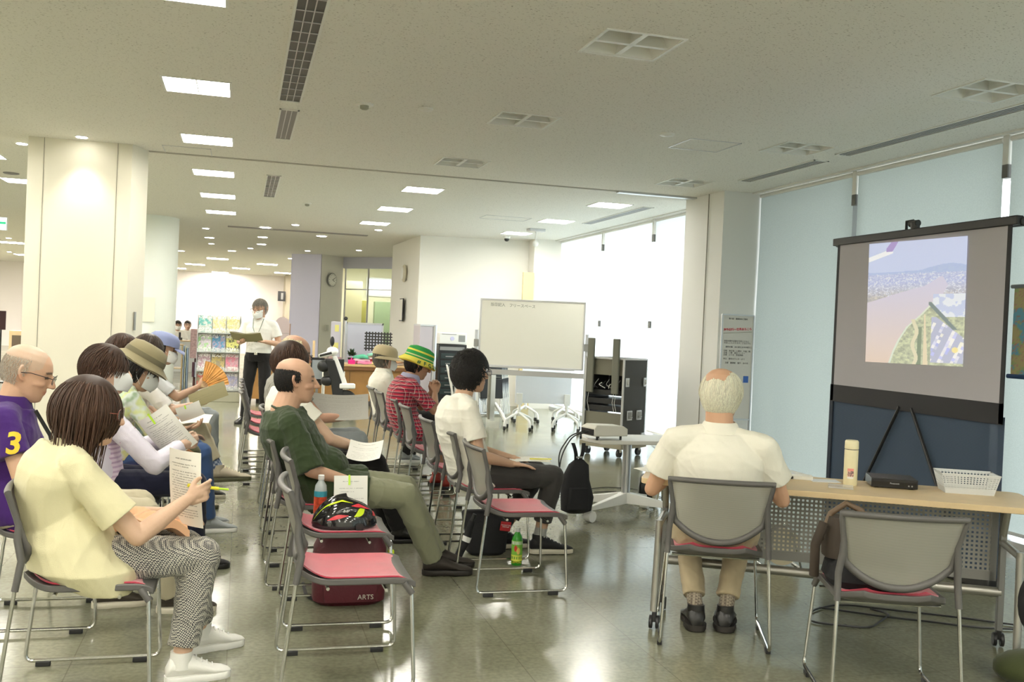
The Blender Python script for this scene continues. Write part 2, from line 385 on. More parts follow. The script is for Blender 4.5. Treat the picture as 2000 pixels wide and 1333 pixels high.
for k, y in enumerate((7.95, 6.08, 4.07, 12.55, 14.52)):
    mb = MB().bb((WX+.12, y-.03, 0), (WX+.18, y+.03, CE)); mb.mi = 1
    mb.bb((WX-.02, y-.028, 2.70), (WX+.02, y+.028, 2.80)).bb((WX-.02, y-.028, 1.5), (WX+.02, y+.028, 1.6))
    mb.mi = 0; mb.bb((WX-.02, y-.028, 2.80), (WX+.02, y+.028, CE))
    struct('window_%d' % (k+1), mb, [M_WHITE, M_GREY], smooth=False)

# ---------------------------------------------------------------- luminaires
M_TUBE = emis('lit_diffuser', (1, .96, .86), PANEL)
M_OFF = mat('unlit_diffuser', (.68, .66, .58), .5)
def luminaire(lit):
    t = thing('ceiling_light', '-', 'ceiling light', (0, 0, CE))
    mb = MB(); w = HS
    for sx, sy in ((1, 0), (-1, 0), (0, 1), (0, -1)):
        if sx: mb.bb((sx*(w-.004), -w-.012, -.006), (sx*(w+.012), w+.012, .004))
        else: mb.bb((-w-.012, sy*(w-.004), -.006), (w+.012, sy*(w+.012), .004))
    for sx, sy in ((1, 0), (-1, 0), (0, 1), (0, -1)):
        if sx: mb.bb((sx*(w-.002), -w, 0), (sx*(w+.004), w, .11))
        else: mb.bb((-w, sy*(w-.002), 0), (w, sy*(w+.004), .11))
    mb.build('frame', M_WHITE, t, smooth=False)
    d = .012 if lit else .105
    MB().bb((-w, -w, d), (w, w, d+.006)).build('diffuser', M_TUBE if lit else M_OFF, t, smooth=False)
    mb = MB()
    if lit: mb.bb((-.004, -w, .002), (.004, w, .012))
    else:
        for a in ((0, 1), (1, 0)):
            for s in (-1, 1):   # splayed louvre blades: wide at the bottom
                R = []
                for z, h in ((.0, .016), (.03, .008), (.09, .003)):
                    R.append([(-w, -h, z), (w, -h, z), (w, h, z), (-w, h, z)] if a[0] == 0 else [(-h, -w, z), (h, -w, z), (h, w, z), (-h, w, z)])
                mb.rings(R)
                break
        for s in (-1, 1):   # sloping reflectors at the rim
            mb.rings([[(-w, s*w, 0), (w, s*w, 0), (w, s*(w-.012), 0), (-w, s*(w-.012), 0)], [(-w, s*w, .1), (w, s*w, .1), (w, s*(w-.05), .1), (-w, s*(w-.05), .1)]])
            mb.rings([[(s*w, -w, 0), (s*w, w, 0), (s*(w-.012), w, 0), (s*(w-.012), -w, 0)], [(s*w, -w, .1), (s*w, w, .1), (s*(w-.05), w, .1), (s*(w-.05), -w, .1)]])
    mb.build('louvre', M_WHITE, t, smooth=False)
    return t
L_ON, L_OFF = luminaire(True), luminaire(False); used = {True: 0, False: 0}
NTH = ['nearest', 'second', 'third', 'fourth', 'fifth', 'sixth', 'seventh']
for k, x in enumerate(LX):
    for i, y in enumerate(LY):
        lit = not (k >= 6 and 2 < y < 11)
        if k == 6: c = 'in the middle column'
        elif k == 7: c = 'in the column by the windows'
        elif k == 5: c = 'in the left column'
        elif k == 4: c = 'in the column left of the big left pillar'
        else: c = 'beyond the left edge of the view'
        vis = (k >= 5 and i >= 5) or (k == 4 and i >= 7)
        if k == 5: n = i-5; vis = i >= 5
        if k == 4: n = i-7
        if k in (6, 7): n = i-5 if y < 11 else i-8
        g = 'lit ceiling panels' if lit else 'unlit ceiling luminaires'
        if vis: lab = '%s square ceiling %s, %s %s' % ('lit' if lit else 'unlit', 'panel' if lit else 'grid luminaire', NTH[n], c)
        else: lab = '%s square ceiling luminaire outside the view' % ('lit' if lit else 'unlit')
        src = L_ON if lit else L_OFF
        if not used[lit]: src.location = (x, y, CE); src['label'] = lab; src['group'] = g; used[lit] = 1
        else: dup(src, (x, y, CE), 0, lab, g)
# downlights of the far hall and by the left pillar
M_DOWN = emis('lit_lamp', (1, .95, .85), DOWN)
def downlight(x, y, r, label, grp):
    t = thing('downlight', label, 'downlight', (x, y, CE), 0, grp)
    MB().lathe([(r*1.2, 0), (r*1.2, -.006), (r, -.006), (r, -.001)], n=20).build('ring', M_WHITE, t)
    MB().lathe([(r*.95, -.010), (r*.9, -.004)], n=20).build('lamp', M_DOWN, t)
    return t
for i, (px, py, lab) in enumerate([(163, 271, 'lit downlight in front of the big left pillar'), (43, 280, 'lit downlight left of the big left pillar')]):
    p = at(px, py, z=CE)
    if i == 0: p[1] = 9.86
    downlight(p[0], p[1], .05, lab, 'downlights by the left pillar')
    l = bpy.data.lights.new('downlight_beam', 'SPOT'); l.energy = 22; l.spot_size = 1.3; l.spot_blend = .9; l.color = (1, .93, .78); l.shadow_soft_size = .04
    lo = bpy.data.objects.new('downlight_beam', l); COL.objects.link(lo); lo.location = (p[0], p[1], CE-.03)
    if i == 0: lo.rotation_euler = (math.radians(9), 0, 0)
FD = [(402, 446), (518, 444), (577, 439), (409, 464), (513, 463), (413, 476), (511, 477), (489, 485), (453, 490), (353, 490), (601, 490), (567, 505), (628, 461), (701, 489), (739, 449), (17, 465), (18, 492)]
for i, (px, py) in enumerate(FD):
    p = at(px, py, z=CE); big = i in (1, 4, 6, 3, 8, 9, 12)
    downlight(p[0], p[1], .095 if big else .06, 'small downlight, %s' % ('left end of the hall, right beside the round column', 'centre of the hall above the standing man', 'centre of the hall, third from the round column', 'second row beside the round column', 'second row above the standing man', 'third row beside the round column', 'third row above the standing man', 'small one just left above the standing man', 'fourth row left of the standing man', 'edge of the round column, farthest row', 'top of the lavender pillar', 'left side of the lavender pillar', 'ceiling above the wall clock', 'ceiling above the glass room', 'ceiling left of the white wall', 'ceiling left of the big pillar, nearer one', 'ceiling left of the big pillar, farther one')[i], 'far hall downlights')
for i, (px, py, w) in enumerate([(425, 505, 42), (381, 516, 38), (522, 516, 40), (471, 524, 34), (430, 532, 32), (552, 533, 32), (355, 524, 16)]):
    p = at(px, py, z=CE); L = .0; dpt = RC @ np.array([px-1000, py-666.5, FPX]); dist = (CE-EYE)/dpt[2]; hw = w/2*dist*.98
    t = thing('ceiling_light', 'thin lit ceiling strip far off, ' + ('nearest one left of the standing man', 'left one beside the round column', 'right one above the standing man', 'second row above the brochure rack', 'third row above the brochure rack', 'last row before the brown wall', 'partly behind the round column')[i], 'ceiling light', (p[0], p[1], CE), 0, 'far hall strip lights')
    MB().bb((-hw, -.3, -.012), (hw, .3, 0)).build('frame', M_WHITE, t, smooth=False)
    MB().bb((-hw*.95, -.26, -.016), (hw*.95, .26, -.011)).build('diffuser', emis('far_strip', (1, .92, .82), 85), t, smooth=False)
def area(name, loc, sx, sy, e, col=(1, .96, .88)):
    l = bpy.data.lights.new(name, 'AREA'); l.shape = 'RECTANGLE'; l.size = sx; l.size_y = sy; l.energy = e; l.color = col
    o = bpy.data.objects.new(name, l); COL.objects.link(o); o.location = loc; o.visible_camera = True; return o

# ---------------------------------------------------------------- ceiling fittings
def slot(x, y0, y1, w, nb, label, m_in, dark_rows=0):
    t = thing('ceiling_vent', label, 'ceiling vent', (x, (y0+y1)/2, CE), 0, 'linear ceiling vents'); h = (y1-y0)/2
    mb = MB()
    for s in (-1, 1): mb.bb((s*w/2, -h, -.008), (s*(w/2-.014), h, 0)); mb.bb((-w/2, s*h, -.008), (w/2, s*(h-.014), 0))
    mb.build('frame', M_WHITE, t, smooth=False)
    MB().bb((-w/2+.014, -h+.014, -.002), (w/2-.014, h-.014, -.0005)).build('backing', m_in, t, smooth=False)
    for k in range(1, nb):
        xx = -w/2+.014+(w-.028)*k/nb; MB().bb((xx-.003, -h+.014, -.007), (xx+.003, h-.014, -.001)).build('slat', M_ALU, t, smooth=False)
    if dark_rows:
        for k in range(1, dark_rows): yy = -h+2*h*k/dark_rows; MB().bb((-w/2+.014, yy-.005, -.006), (w/2-.014, yy+.005, -.001)).build('crossbar', M_ALU, t, smooth=False)
slot(.285, 4.0, 7.42, .17, 3, 'long dark slotted air vent at the top left of the ceiling', M_DARK, 17)
slot(.30, 7.72, 9.0, .15, 3, 'short grey air vent just behind the long dark one', mat('vent_grey', (.25, .24, .25), .5))
slot(.30, 11.35, 13.4, .16, 3, 'small dark slotted air vent behind the ceiling seam', M_DARK, 8)
p0, p1 = at(1640, 302, z=CE), at(2000, 210, z=CE)
slot((p0[0]+p1[0])/2, 4.6, p0[1], .15, 4, 'long grey slot vent along the right windows', mat('vent_grey', (.25, .24, .25), .5))
p0, p1 = at(1447, 353, z=CE), at(1613, 314, z=CE)
slot((p0[0]+p1[0])/2, p1[1], p0[1], .15, 4, 'shorter grey slot vent above the big right pillar', MATS['vent_grey'])
p0, p1 = at(1143, 437, z=CE), at(1270, 405, z=CE)
slot((p0[0]+p1[0])/2, p1[1], p0[1], .15, 4, 'pale slot vent along the far bright windows', MATS['vent_grey'])
p0, p1 = at(445, 442, z=CE), at(720, 459, z=CE)
struct('trim_6', MB().bb((p0[0], p0[1]-.1, CE-.01), (p1[0], p0[1]+.1, CE)), mat('slot_grey', (.32, .3, .3), .6), smooth=False)
def disc(px, py, r, label, nm='smoke_detector', cat='smoke detector', m=M_WHITE, h=.03):
    p = at(px, py, z=CE); t = thing(nm, label, cat, (p[0], p[1], CE))
    MB().lathe([(r, 0), (r, -.008), (r*.85, -.014)], n=24).build('base', m, t)
    MB().lathe([(r*.5, -.012), (r*.5, -h), (r*.3, -h-.008)], n=20).build('sensor', mat('sensor_grey', (.35, .35, .28), .5) if h > .025 else m, t)
disc(712, 203, .065, 'round smoke detector on the ceiling right of the long vent', h=.035)
disc(832, 212, .055, 'flat round white ceiling speaker right of the smoke detector', 'ceiling_speaker', 'speaker', h=.012)
disc(1303, 262, .06, 'flat white disc on the ceiling in the middle right', 'ceiling_sensor', 'sensor', h=.012)
disc(600, 397, .06, 'small round smoke detector on the far part of the ceiling', h=.035)
disc(22, 338, .09, 'round grey ceiling grille at the left edge of the picture', 'ceiling_speaker', 'speaker', mat('vent_grey', (.25, .24, .25), .5), h=.012)
for i, (a, b, lab) in enumerate([((316, 283), (409, 293), 'thin rectangular access panel outline above the big left pillar'), ((1435, 262), (1475, 285), 'faint access panel outline on the ceiling before the right pillar'), ((950, 420), (1030, 430), 'faint access panel outline on the far ceiling above the whiteboard')]):
    p, q = at(*a, z=CE), at(*b, z=CE)
    if i == 1: p, q = at(1350, 270, z=CE), at(1435, 285, z=CE)
    x0, x1 = sorted((p[0], q[0])); y0 = min(p[1], q[1]); x1 = max(x1, x0+.45); y1 = y0+.45
    t = thing('access_panel', lab, 'access panel', ((x0+x1)/2, (y0+y1)/2, CE)); w, h = (x1-x0)/2, (y1-y0)/2
    mb = MB()
    for s in (-1, 1): mb.bb((s*w, -h, -.004), (s*(w-.008), h, 0)); mb.bb((-w, s*h, -.004), (w, s*(h-.008), 0))
    mb.build('outline', M_ALU, t, smooth=False)
p = at(1208, 373, z=CE)
tag(MB().bb((p[0], 10.33, CE-.02), (p[0]+1.1, 10.42, CE)).build('shutter_slot', M_ALU, smooth=False), 'short grey metal strip set in the ceiling seam near the right pillar', 'ceiling strip')
# far ceiling things: camera dome, projector bracket
p = at(990, 462, z=CE); t = thing('security_camera', 'small dark dome camera on the ceiling near the white wall', 'camera', (p[0], min(p[1], 16.6), CE))
MB().lathe([(.06, 0), (.06, -.03), (.05, -.04)], n=20).build('housing', M_WHITE, t); MB().ell((0, 0, -.05), (.045, .045, .04)).build('dome', M_DARK, t)
p = at(1047, 448, z=CE); t = thing('ceiling_mount', 'white ceiling bracket with a hanging sensor near the far corner', 'bracket', (p[0], p[1], CE))
MB().bb((-.13, -.1, -.04), (.13, .1, 0)).build('plate', M_ALU, t, bev=.004); MB().cyl((0, 0, -.04), (0, 0, -.2), .01).build('rod', M_WHITE, t); MB().ell((0, 0, -.23), (.05, .05, .05)).build('head', M_WHITE, t)
# exit sign at the left edge
p = at(-3, 437, Y=17.5); t = thing('exit_sign', 'green and white exit sign hanging from the ceiling at the left edge', 'sign', tuple(p))
MB().bb((-.2, -.03, -.11), (.135, .03, .11)).build('housing', M_WHITE, t, bev=.005)
MB().bb((-.19, -.034, -.1), (.125, -.031, .1)).build('face', emis('sign_white', (.9, 1, .95), 1.3), t, smooth=False)
MB().bb((.02, -.037, -.005), (.115, -.035, .03)).build('green_mark', emis('sign_green', (.05, .6, .25), 1), t, smooth=False)
MB().cyl((0, 0, .11), (0, 0, CE-p[2]), .01).build('rod', M_WHITE, t)

# ================================================================ STACKING CHAIRS
def mesh_fabric(name, col, a):
    m = mat(name, col, .7); nt = m.node_tree; b = bsdf(m)
    tc = nd(nt, 'ShaderNodeTexCoord'); w = nd(nt, 'ShaderNodeTexWave'); w.wave_type = 'BANDS'; w.bands_direction = 'Z'; w.inputs['Scale'].default_value = 60; w.inputs['Distortion'].default_value = 0
    nt.links.new(tc.outputs['Object'], w.inputs['Vector'])
    r = nd(nt, 'ShaderNodeMapRange'); r.inputs[3].default_value = a-.14; r.inputs[4].default_value = a+.14; nt.links.new(w.outputs[0], r.inputs[0]); nt.links.new(r.outputs[0], b.inputs['Alpha']); return m
M_MESH = mesh_fabric('backrest_netting', (.36, .35, .30), .64)
M_FRM = mat('chair_grey_plastic', (.105, .10, .095), .42)
def pad_mat():
    m = mat('red_seat_fabric', (.56, .045, .085), .9, bump=.3, bscale=900, var=.10, vscale=14, sheen=.6); return m
M_PAD = pad_mat()
def seat_fn(inset, dz):
    def f(u, v):
        x = -.215+.45*u; a = min(1, (u+.0)/.30); w = (.215-inset)*(1-(1-a)**2.6*.42) * (1 if u < .9 else 1.0)
        x = (x-.01)*(1-inset*4.2)+.01; y = (2*v-1)*w
        z = .425+dz+.035*max(0, (.28-u)/.28)**2-.016*max(0, (u-.86)/.14)**2+.012*abs(2*v-1)**4
        return (x, y, z)
    return f
def back_pt(u, v):
    zb = .485+.085*abs(u)**2.2; z = zb+(.77-zb)*v; w = .195+.037*v
    t = (z-.56)/.21
    x = -.192-.062*max(t, 0)+.03*max(0, -t)-.028*(1-u*u)
    return np.array([x, u*w, z])
def make_chair(label):
    t = thing('stacking_chair', label, 'chair', (0, 0, 0))
    MB().slab(seat_fn(0, 0), .024, 22, 13).build('seat', M_FRM, t, bev=.004, angle=60)
    MB().slab(seat_fn(.024, .0035), .006, 20, 11).build('seat_pad', M_PAD, t, angle=60)
    MB().slab(lambda u, v: back_pt(2*u-1, v), .002, 17, 12, (-1, 0, 0)).build('backrest', M_MESH, t, angle=80)
    # rim: closed loop, thicker at the top and bottom bars
    P = [back_pt(u, 1) for u in np.linspace(-1, 1, 15)]+[back_pt(1, v) for v in np.linspace(.9, .1, 8)]+[back_pt(u, 0) for u in np.linspace(1, -1, 15)]+[back_pt(-1, v) for v in np.linspace(.1, .9, 8)]
    mb = MB(); r = [.0125]*15+[.011]*8+[.016]*15+[.011]*8; mb.tube(P, r, 8, closed=True)
    for s in (-1, 1):
        q = back_pt(s, .42); mb.tube([back_pt(s, .6), q, q+[-.002, s*.004, -.05], [-.205, s*.222, .53], [-.222, s*.226, .425]], [.011, .013, .014, .014, .013], 8)
    mb.build('back_frame', M_FRM, t, angle=70)
    for s in (-1, 1):
        L = fillet([(.205, s*.20, .412), (.218, s*.215, .40), (.238, s*.243, .022), (-.268, s*.243, .022), (-.222, s*.226, .43)], .035)
        leg = MB().tube(L, .0075, 8).build('side_frame', M_CHROME, t)
        MB().cyl((.19, s*.21, .418), (.222, s*.218, .375), .014, .013).build('corner_sleeve', M_FRM, t)
        for x in (-.2, .16): MB().box((x, s*.243, .010), (.055, .022, .02)).build('glide', M_DARK, leg, bev=.003)
    MB().tube([(.12, -.22, .392), (.12, .22, .392)], .007, 8).tube([(-.10, -.2, .397), (-.10, .2, .397)], .007, 8).build('crossbar', M_CHROME, t)
    return t
chair0 = make_chair('empty grey mesh chair with red seat, nearest in the middle of the foreground'); chair0['group'] = 'stacking chairs'
CX1, CX2, CX3 = -.5, .47, 1.51
chair0.location = (.46, 3.95, 0)
CH = [(-.50, 3.96, 0, 'grey mesh chair under the woman in the pale yellow T-shirt'),
      (-.80, 4.85, 0, 'grey mesh chair under the man in the purple polo shirt'),
      (-.62, 5.62, 0, 'grey mesh chair under the woman in pale lavender with a white mask'),
      (-.60, 6.40, 0, 'grey mesh chair under the woman in the olive bucket hat'),
      (-.72, 7.15, 0, 'grey mesh chair under the dark-haired woman in lime yellow'),
      (-.64, 7.95, 0, 'grey mesh chair under the woman with glasses in a white blouse'),
      (-.64, 8.75, 0, 'grey mesh chair under the woman in the blue cap'),
      (.50, 4.77, 0, 'grey mesh chair with a bicycle helmet lying on its red seat'),
      (.44, 5.46, 0, 'grey mesh chair under the bald man in the dark green shirt'),
      (.44, 6.32, 0, 'grey mesh chair under the brown-haired woman in the white T-shirt'),
      (.44, 7.25, 0, 'grey mesh chair under the light-haired man reading the newspaper'),
      (.30, 8.75, 0, 'empty grey mesh chair behind the newspaper reader, nearest of three'),
      (.30, 9.5, 0, 'empty grey mesh chair behind the newspaper reader, middle of three'),
      (.30, 10.3, 0, 'empty grey mesh chair behind the newspaper reader, farthest of three'),
      (1.51, 5.21, 0, 'empty grey mesh chair with red seat in front of the lime green drink bottle'),
      (1.51, 5.93, 0, 'grey mesh chair under the black-haired man in the white T-shirt'),
      (1.51, 6.63, 0, 'empty grey mesh chair directly behind the man in the white T-shirt'),
      (1.53, 7.66, 0, 'empty grey mesh chair second behind the man in the white T-shirt'),
      (1.53, 8.33, 0, 'grey mesh chair under the woman in the red checked shirt'),
      (1.53, 9.15, 0, 'empty grey mesh chair between the red checked shirt and beige hat women'),
      (1.53, 9.75, 0, 'grey mesh chair under the woman in the beige hat'),
      (2.215, 4.215, math.radians(67), 'grey mesh chair under the white-haired man in the cream polo shirt'),
      (2.545, 3.40, math.radians(69), 'grey mesh chair at the lower right with a black bag on its seat')]
for x, y, r, l in CH: dup(chair0, (x, y, 0), r, l, 'stacking chairs')

# ================================================================ TRAINING TABLE with its things
TU = math.radians(-29.7)
tu = np.array([math.cos(TU), math.sin(TU), 0]); tv = np.array([-math.sin(TU), math.cos(TU), 0])
T0 = np.array([1.90, 4.40, 0])            # front-left corner of the top (camera side)
def tab(a, b, z=0): return T0+tu*a+tv*b+np.array([0, 0, z])
TL, TD, TH = 1.80, .52, .72
tb = thing('folding_table', 'long light-wood training table on casters with a perforated grey modesty panel', 'table', tuple(tab(TL/2, TD/2)), TU)
def L_(a, b, z): return (a-TL/2, b-TD/2, z)
def rrect(w, h, r, n=5):
    P = []
    for cx, cy, a0 in ((w/2-r, h/2-r, 0), (-w/2+r, h/2-r, 90), (-w/2+r, -h/2+r, 180), (w/2-r, -h/2+r, 270)):
        for q in np.linspace(a0, a0+90, n): P.append((cx+r*math.cos(math.radians(q)), cy+r*math.sin(math.radians(q))))
    return P
MB().prism(rrect(TL, TD, .05), TH-.028, TH).build('tabletop', M_WOODL, tb, bev=.003)
M_TLEG = mat('table_leg_metal', (.42, .41, .37), .35, .8)
for s in (0, 1):
    a = .10 if s == 0 else TL-.10
    mb = MB(); mb.tube([L_(a, .02, .52), L_(a, .02, .48), L_(a-.005, -.02, .085)], .017, 12)
    mb.build('leg', M_TLEG, tb)
    mb = MB(); mb.box(L_(a, .34, .38), (.028, .042, .60)); mb.build('leg', mat('table_leg_grey', (.2, .2, .19), .45, .3), tb, bev=.003)
    MB().tube([L_(a, .02, .50), L_(a, .34, .50)], .018, 12).tube([L_(a, .34, .52), L_(a, .26, .69)], .016, 10).build('bracket', M_TLEG, tb)
    MB().box(L_(a, .26, .685), (.05, .12, .03)).build('hinge', M_DARK, tb, bev=.003)
    for b_ in (-.02, .34):
        c = MB(); z = .035
        for q in (-.016, .016): c.cyl(L_(a+q-.008, b_, z), L_(a+q+.008, b_, z), .032, n=20)
        c.box(L_(a, b_, .062), (.022, .035, .05)); c.build('caster', M_DARK, tb, bev=.003)
MB().tube([L_(.10, .34, .26), L_(TL-.10, .34, .26)], .024, 12).build('stretcher', M_TLEG, tb)
M_PERF = holes('perforated_panel', (.30, .295, .27), .0215, .0215, .25, .45, .2, ('X', 'Z'))
MB().bb(L_(.16, .40, .33), L_(TL-.12, .402, .685)).build('modesty_panel', M_PERF, tb, smooth=False)
mb = MB()
mb.bb(L_(.16, .395, .30), L_(TL-.12, .407, .345)); mb.bb(L_(.16, .395, .675), L_(TL-.12, .407, .69)); mb.bb(L_(.15, .395, .30), L_(.175, .407, .69)); mb.bb(L_(TL-.14, .395, .30), L_(TL-.11, .407, .69))
mb.build('panel_edge', mat('panel_grey', (.24, .235, .22), .45, .2), tb, smooth=False)
def on_tab(px, py, dz=0): return at(px, py, z=TH+dz)
# thermos
p = on_tab(1660, 948); t = thing('thermos_bottle', 'tall pale yellow thermos bottle standing on the long table', 'thermos', tuple(p))
M_CRM = mat('cream_enamel', (.83, .76, .50), .35)
MB().lathe([(.030, 0), (.033, .004), (.033, .172), (.032, .176)], n=32).build('body', M_CRM, t)
MB().lathe([(.0325, .179), (.0335, .182), (.0325, .216), (.028, .222)], n=32).build('cap', M_CRM, t)
MB().lathe([(.0315, .175), (.0315, .180)], n=32).build('cap_joint', M_DARK, t)
ang0 = math.atan2(-p[1], -p[0])
def stick(fn, name, r, z0, z1, a0, a1, parent, nu=20, nv=24):
    return painted(name, fn, nu, nv, lambda u, v: np.stack([np.cos(a0+(a1-a0)*u)*r, np.sin(a0+(a1-a0)*u)*r, z0+(z1-z0)*v], 1), M_COLR, parent)
M_COLR = mat('printed_colour', (1, 1, 1), .5, attr=True)
def fn(U, V):
    C = np.stack([.75+0*U, .45+0*U, .35+0*U], 1); n = vnoise(U*9, V*9, 3)[:, None]; C = np.where(n > .5, C, [[.2, .12, .12]]); C = np.where((V > .75)[:, None], [[.8, .3, .25]], C); return np.where((V < .2)[:, None], [[.9, .88, .8]], C)
stick(fn, 'photo_sticker', .0334, .035, .085, ang0-.45, ang0+.45, t)
# player
p = on_tab(1740, 950); t = thing('disc_player', 'flat black disc player on the table between thermos and basket', 'disc player', tuple(p), math.radians(-27))
MB().box((0, 0, .026), (.215, .19, .044)).build('body', mat('player_black', (.012, .012, .014), .2), t, bev=.003)
MB().box((0, -.0955, .022), (.205, .002, .024)).build('front_panel', mat('player_front', (.005, .005, .006), .08), t)
for x in (.065, .08): MB().cyl((x, -.096, .018), (x, -.0985, .018), .004).build('button', M_STEEL, t)
mb = MB(); [mb.box((x, 0, .003), (.02, .15, .006)) for x in (-.08, .08)]; mb.build('foot', M_DARK, t)
text_mb('Panasonic', .011, basis((0, -.0968, .026), (1, 0, 0), (0, 0, 1)), name='brand_lettering', m=mat('grey_print', (.5, .5, .5), .5), parent=t)
# basket: lattice tray
p = on_tab(1886, 962); t = thing('plastic_basket', 'translucent white lattice plastic basket at the right end of the table', 'basket', tuple(p), math.radians(-26))
M_BSK = mat('basket_plastic', (.86, .88, .88), .3, alpha=.78)
bw, bd, bh = .132, .085, .095
def wall(p0, p1, q0, q1, nm):   # bottom edge p0-p1, top edge q0-q1
    p0, p1, q0, q1 = map(lambda a: np.array(a, float), (p0, p1, q0, q1)); mb = MB(); n = int(round(np.linalg.norm(p1-p0)/.0125)); d = _u(np.cross(p1-p0, q0-p0))*.0012
    def quad(a, b, c, e): mb.add([a-d, b-d, c-d, e-d, a+d, b+d, c+d, e+d], [(0, 3, 2, 1), (4, 5, 6, 7), (0, 1, 5, 4), (1, 2, 6, 5), (2, 3, 7, 6), (3, 0, 4, 7)])
    P = lambda u, v: (p0*(1-u)+p1*u)*(1-v)+(q0*(1-u)+q1*u)*v
    for i in range(n+1): u = i/n; w = .16/n; quad(P(max(0, u-w), 0), P(min(1, u+w), 0), P(min(1, u+w), 1), P(max(0, u-w), 1))
    for j in range(8): v = .30+.7*j/7; quad(P(0, v-.02), P(1, v-.02), P(1, min(1, v+.02)), P(0, min(1, v+.02)))
    quad(P(0, 0), P(1, 0), P(1, .30), P(0, .30)); quad(P(0, .93), P(1, .93), P(1, 1), P(0, 1)); mb.build(nm, M_BSK, t, smooth=False)
k = 1.2; B = [(-bw*.82, -bd*.82, 0), (bw*.82, -bd*.82, 0), (bw*.82, bd*.82, 0), (-bw*.82, bd*.82, 0)]; T_ = [(-bw, -bd, bh), (bw, -bd, bh), (bw, bd, bh), (-bw, bd, bh)]
for i in range(4): wall(B[i], B[(i+1) % 4], T_[i], T_[(i+1) % 4], 'basket_side')
MB().bb((-bw*.82, -bd*.82, 0), (bw*.82, bd*.82, .003)).build('basket_floor', M_BSK, t)
MB().tube([(-bw, -bd, bh), (bw, -bd, bh), (bw, bd, bh), (-bw, bd, bh)], .0035, 6, closed=True).build('rim', M_BSK, t)
t = thing('pencil', 'wooden pencil lying inside the lattice basket', 'pencil', tuple(p+[.01, .0, .008]), .6); MB().cyl((-.06, 0, 0), (.05, 0, 0), .0035, n=6).build('shaft', mat('pencil_yellow', (.8, .6, .3), .5), t); MB().cyl((.05, 0, 0), (.06, 0, 0), .0035, .0005, n=6).build('tip', M_WOODL, t)
# flat case, white box, papers, remote
p = on_tab(1642, 953); tag(MB().box((0, 0, .005), (.115, .10, .009)).build('clear_disc_case', mat('clear_plastic', (.8, .8, .78), .15, alpha=.45), loc=tuple(p), rz=-.6, bev=.001), 'clear plastic disc case lying at the foot of the thermos', 'disc case')
p = on_tab(1610, 940); tag(MB().box((0, 0, .001), (.14, .10, .002)).build('paper_sheet', mat('bluish_paper', (.75, .78, .82), .7), loc=tuple(p), rz=-.3), 'bluish sheet of paper left of the thermos', 'paper')
p = on_tab(1563, 936); t = thing('white_box', 'low white flat box on the table beside the elderly man right arm', 'box', tuple(p), -.45)
MB().box((0, 0, .008), (.115, .07, .016)).build('body', M_PAPER, t, bev=.002); MB().box((0, 0, .0175), (.117, .072, .003)).build('lid', M_PAPER, t, bev=.001)
p = on_tab(1530, 936); tag(MB().tube([(-.04, 0, .01), (-.01, .01, .012), (.03, .0, .011), (.045, -.01, .01)], [.006, .011, .011, .006], 10).build('black_microphone', M_DARK, loc=tuple(p), rz=-.4), 'small black handheld device by the elderly man right sleeve', 'device')
p = on_tab(1270, 918)
for q, (dx, dy, r, z) in enumerate(((0, 0, .2, .001), (.06, .05, -.3, .004), (.12, .0, .5, .007))):
    tag(MB().slab(lambda u, v: (-.10+.2*u, -.07+.14*v, .002+.006*math.sin(3*u)), .001, 8, 4).build('paper_sheet', M_PAPER, loc=(p[0]+dx+.03, p[1]+dy-.02, TH+z), rz=r), ('white paper sheet hanging over the left table corner', 'white paper sheet beneath the elderly man left arm', 'white paper sheet innermost beside the elderly man left arm')[q], 'paper', 'papers at the left table end')
def cable(P, r, label, n=6, nm='cable', m=M_DARK): return tag(MB().tube(fillet(P, .15, 8), r, n).build(nm, m), label, 'cable')
c = [at(*q, z=.008) for q in [(1990, 1222), (1860, 1205), (1740, 1192), (1640, 1180), (1583, 1192), (1580, 1215), (1640, 1222), (1700, 1228), (1740, 1200), (1700, 1190)]]
cable([tuple(q) for q in c], .005, 'black cable coiled on the floor under the right table')
c = [at(*q, z=.008) for q in [(1995, 1230), (1900, 1226), (1810, 1214), (1740, 1207), (1600, 1187)]]
cable([tuple(q) for q in c], .005, 'straight black cable on the floor below the right caster')
c = [at(*q, z=.006) for q in [(1300, 975), (1240, 955), (1180, 952), (1155, 955)]]
cable([tuple(q) for q in c], .004, 'thin black cable on the floor beside the projector cart foot')
c = [at(*q, z=.006) for q in [(1300, 992), (1255, 972), (1200, 960), (1160, 962)]]
cable([tuple(q) for q in c], .004, 'second thin black cable closer to the cable reels')
c = [at(*q, z=.006) for q in [(1262, 858), (1275, 872), (1292, 884), (1330, 893)]]
cable([tuple(q) for q in c], .003, 'thin cable on the floor leading from the flight case to the windows')
# cable reels on the floor behind the table
def reel(p, rz, label):
    t = thing('cable_reel', label, 'cable reel', tuple(p), rz, 'cable reels'); R = .115
    rot = np.array([[1, 0, 0], [0, 0, 1], [0, -1, 0]]).T
    for y in (-.06, .06): MB().lathe([(R*.55, -.004), (R, -.005), (R, .005), (R*.55, .004)], (0, y, R+.02), 32, rot, cap=True).build('flange', mat('reel_cream', (.62, .55, .40), .5) if y < 0 else M_STEEL, t)
    MB().lathe([(R*.45, -.055), (R*.8, -.05), (R*.8, .05), (R*.45, .055)], (0, 0, R+.02), 28, rot).build('wound_cable', M_DARK, t)
    mb = MB(); mb.tube(fillet([(-R*1.0, -.09, .008), (-R*.9, -.09, .26), (R*.2, -.09, .30), (R*1.0, -.09, .008)], .05), .007); mb.tube([(-R, -.09, .008), (-R, .09, .008)], .007).tube([(R, -.09, .008), (R, .09, .008)], .007)
    mb.build('stand', M_CHROME, t)
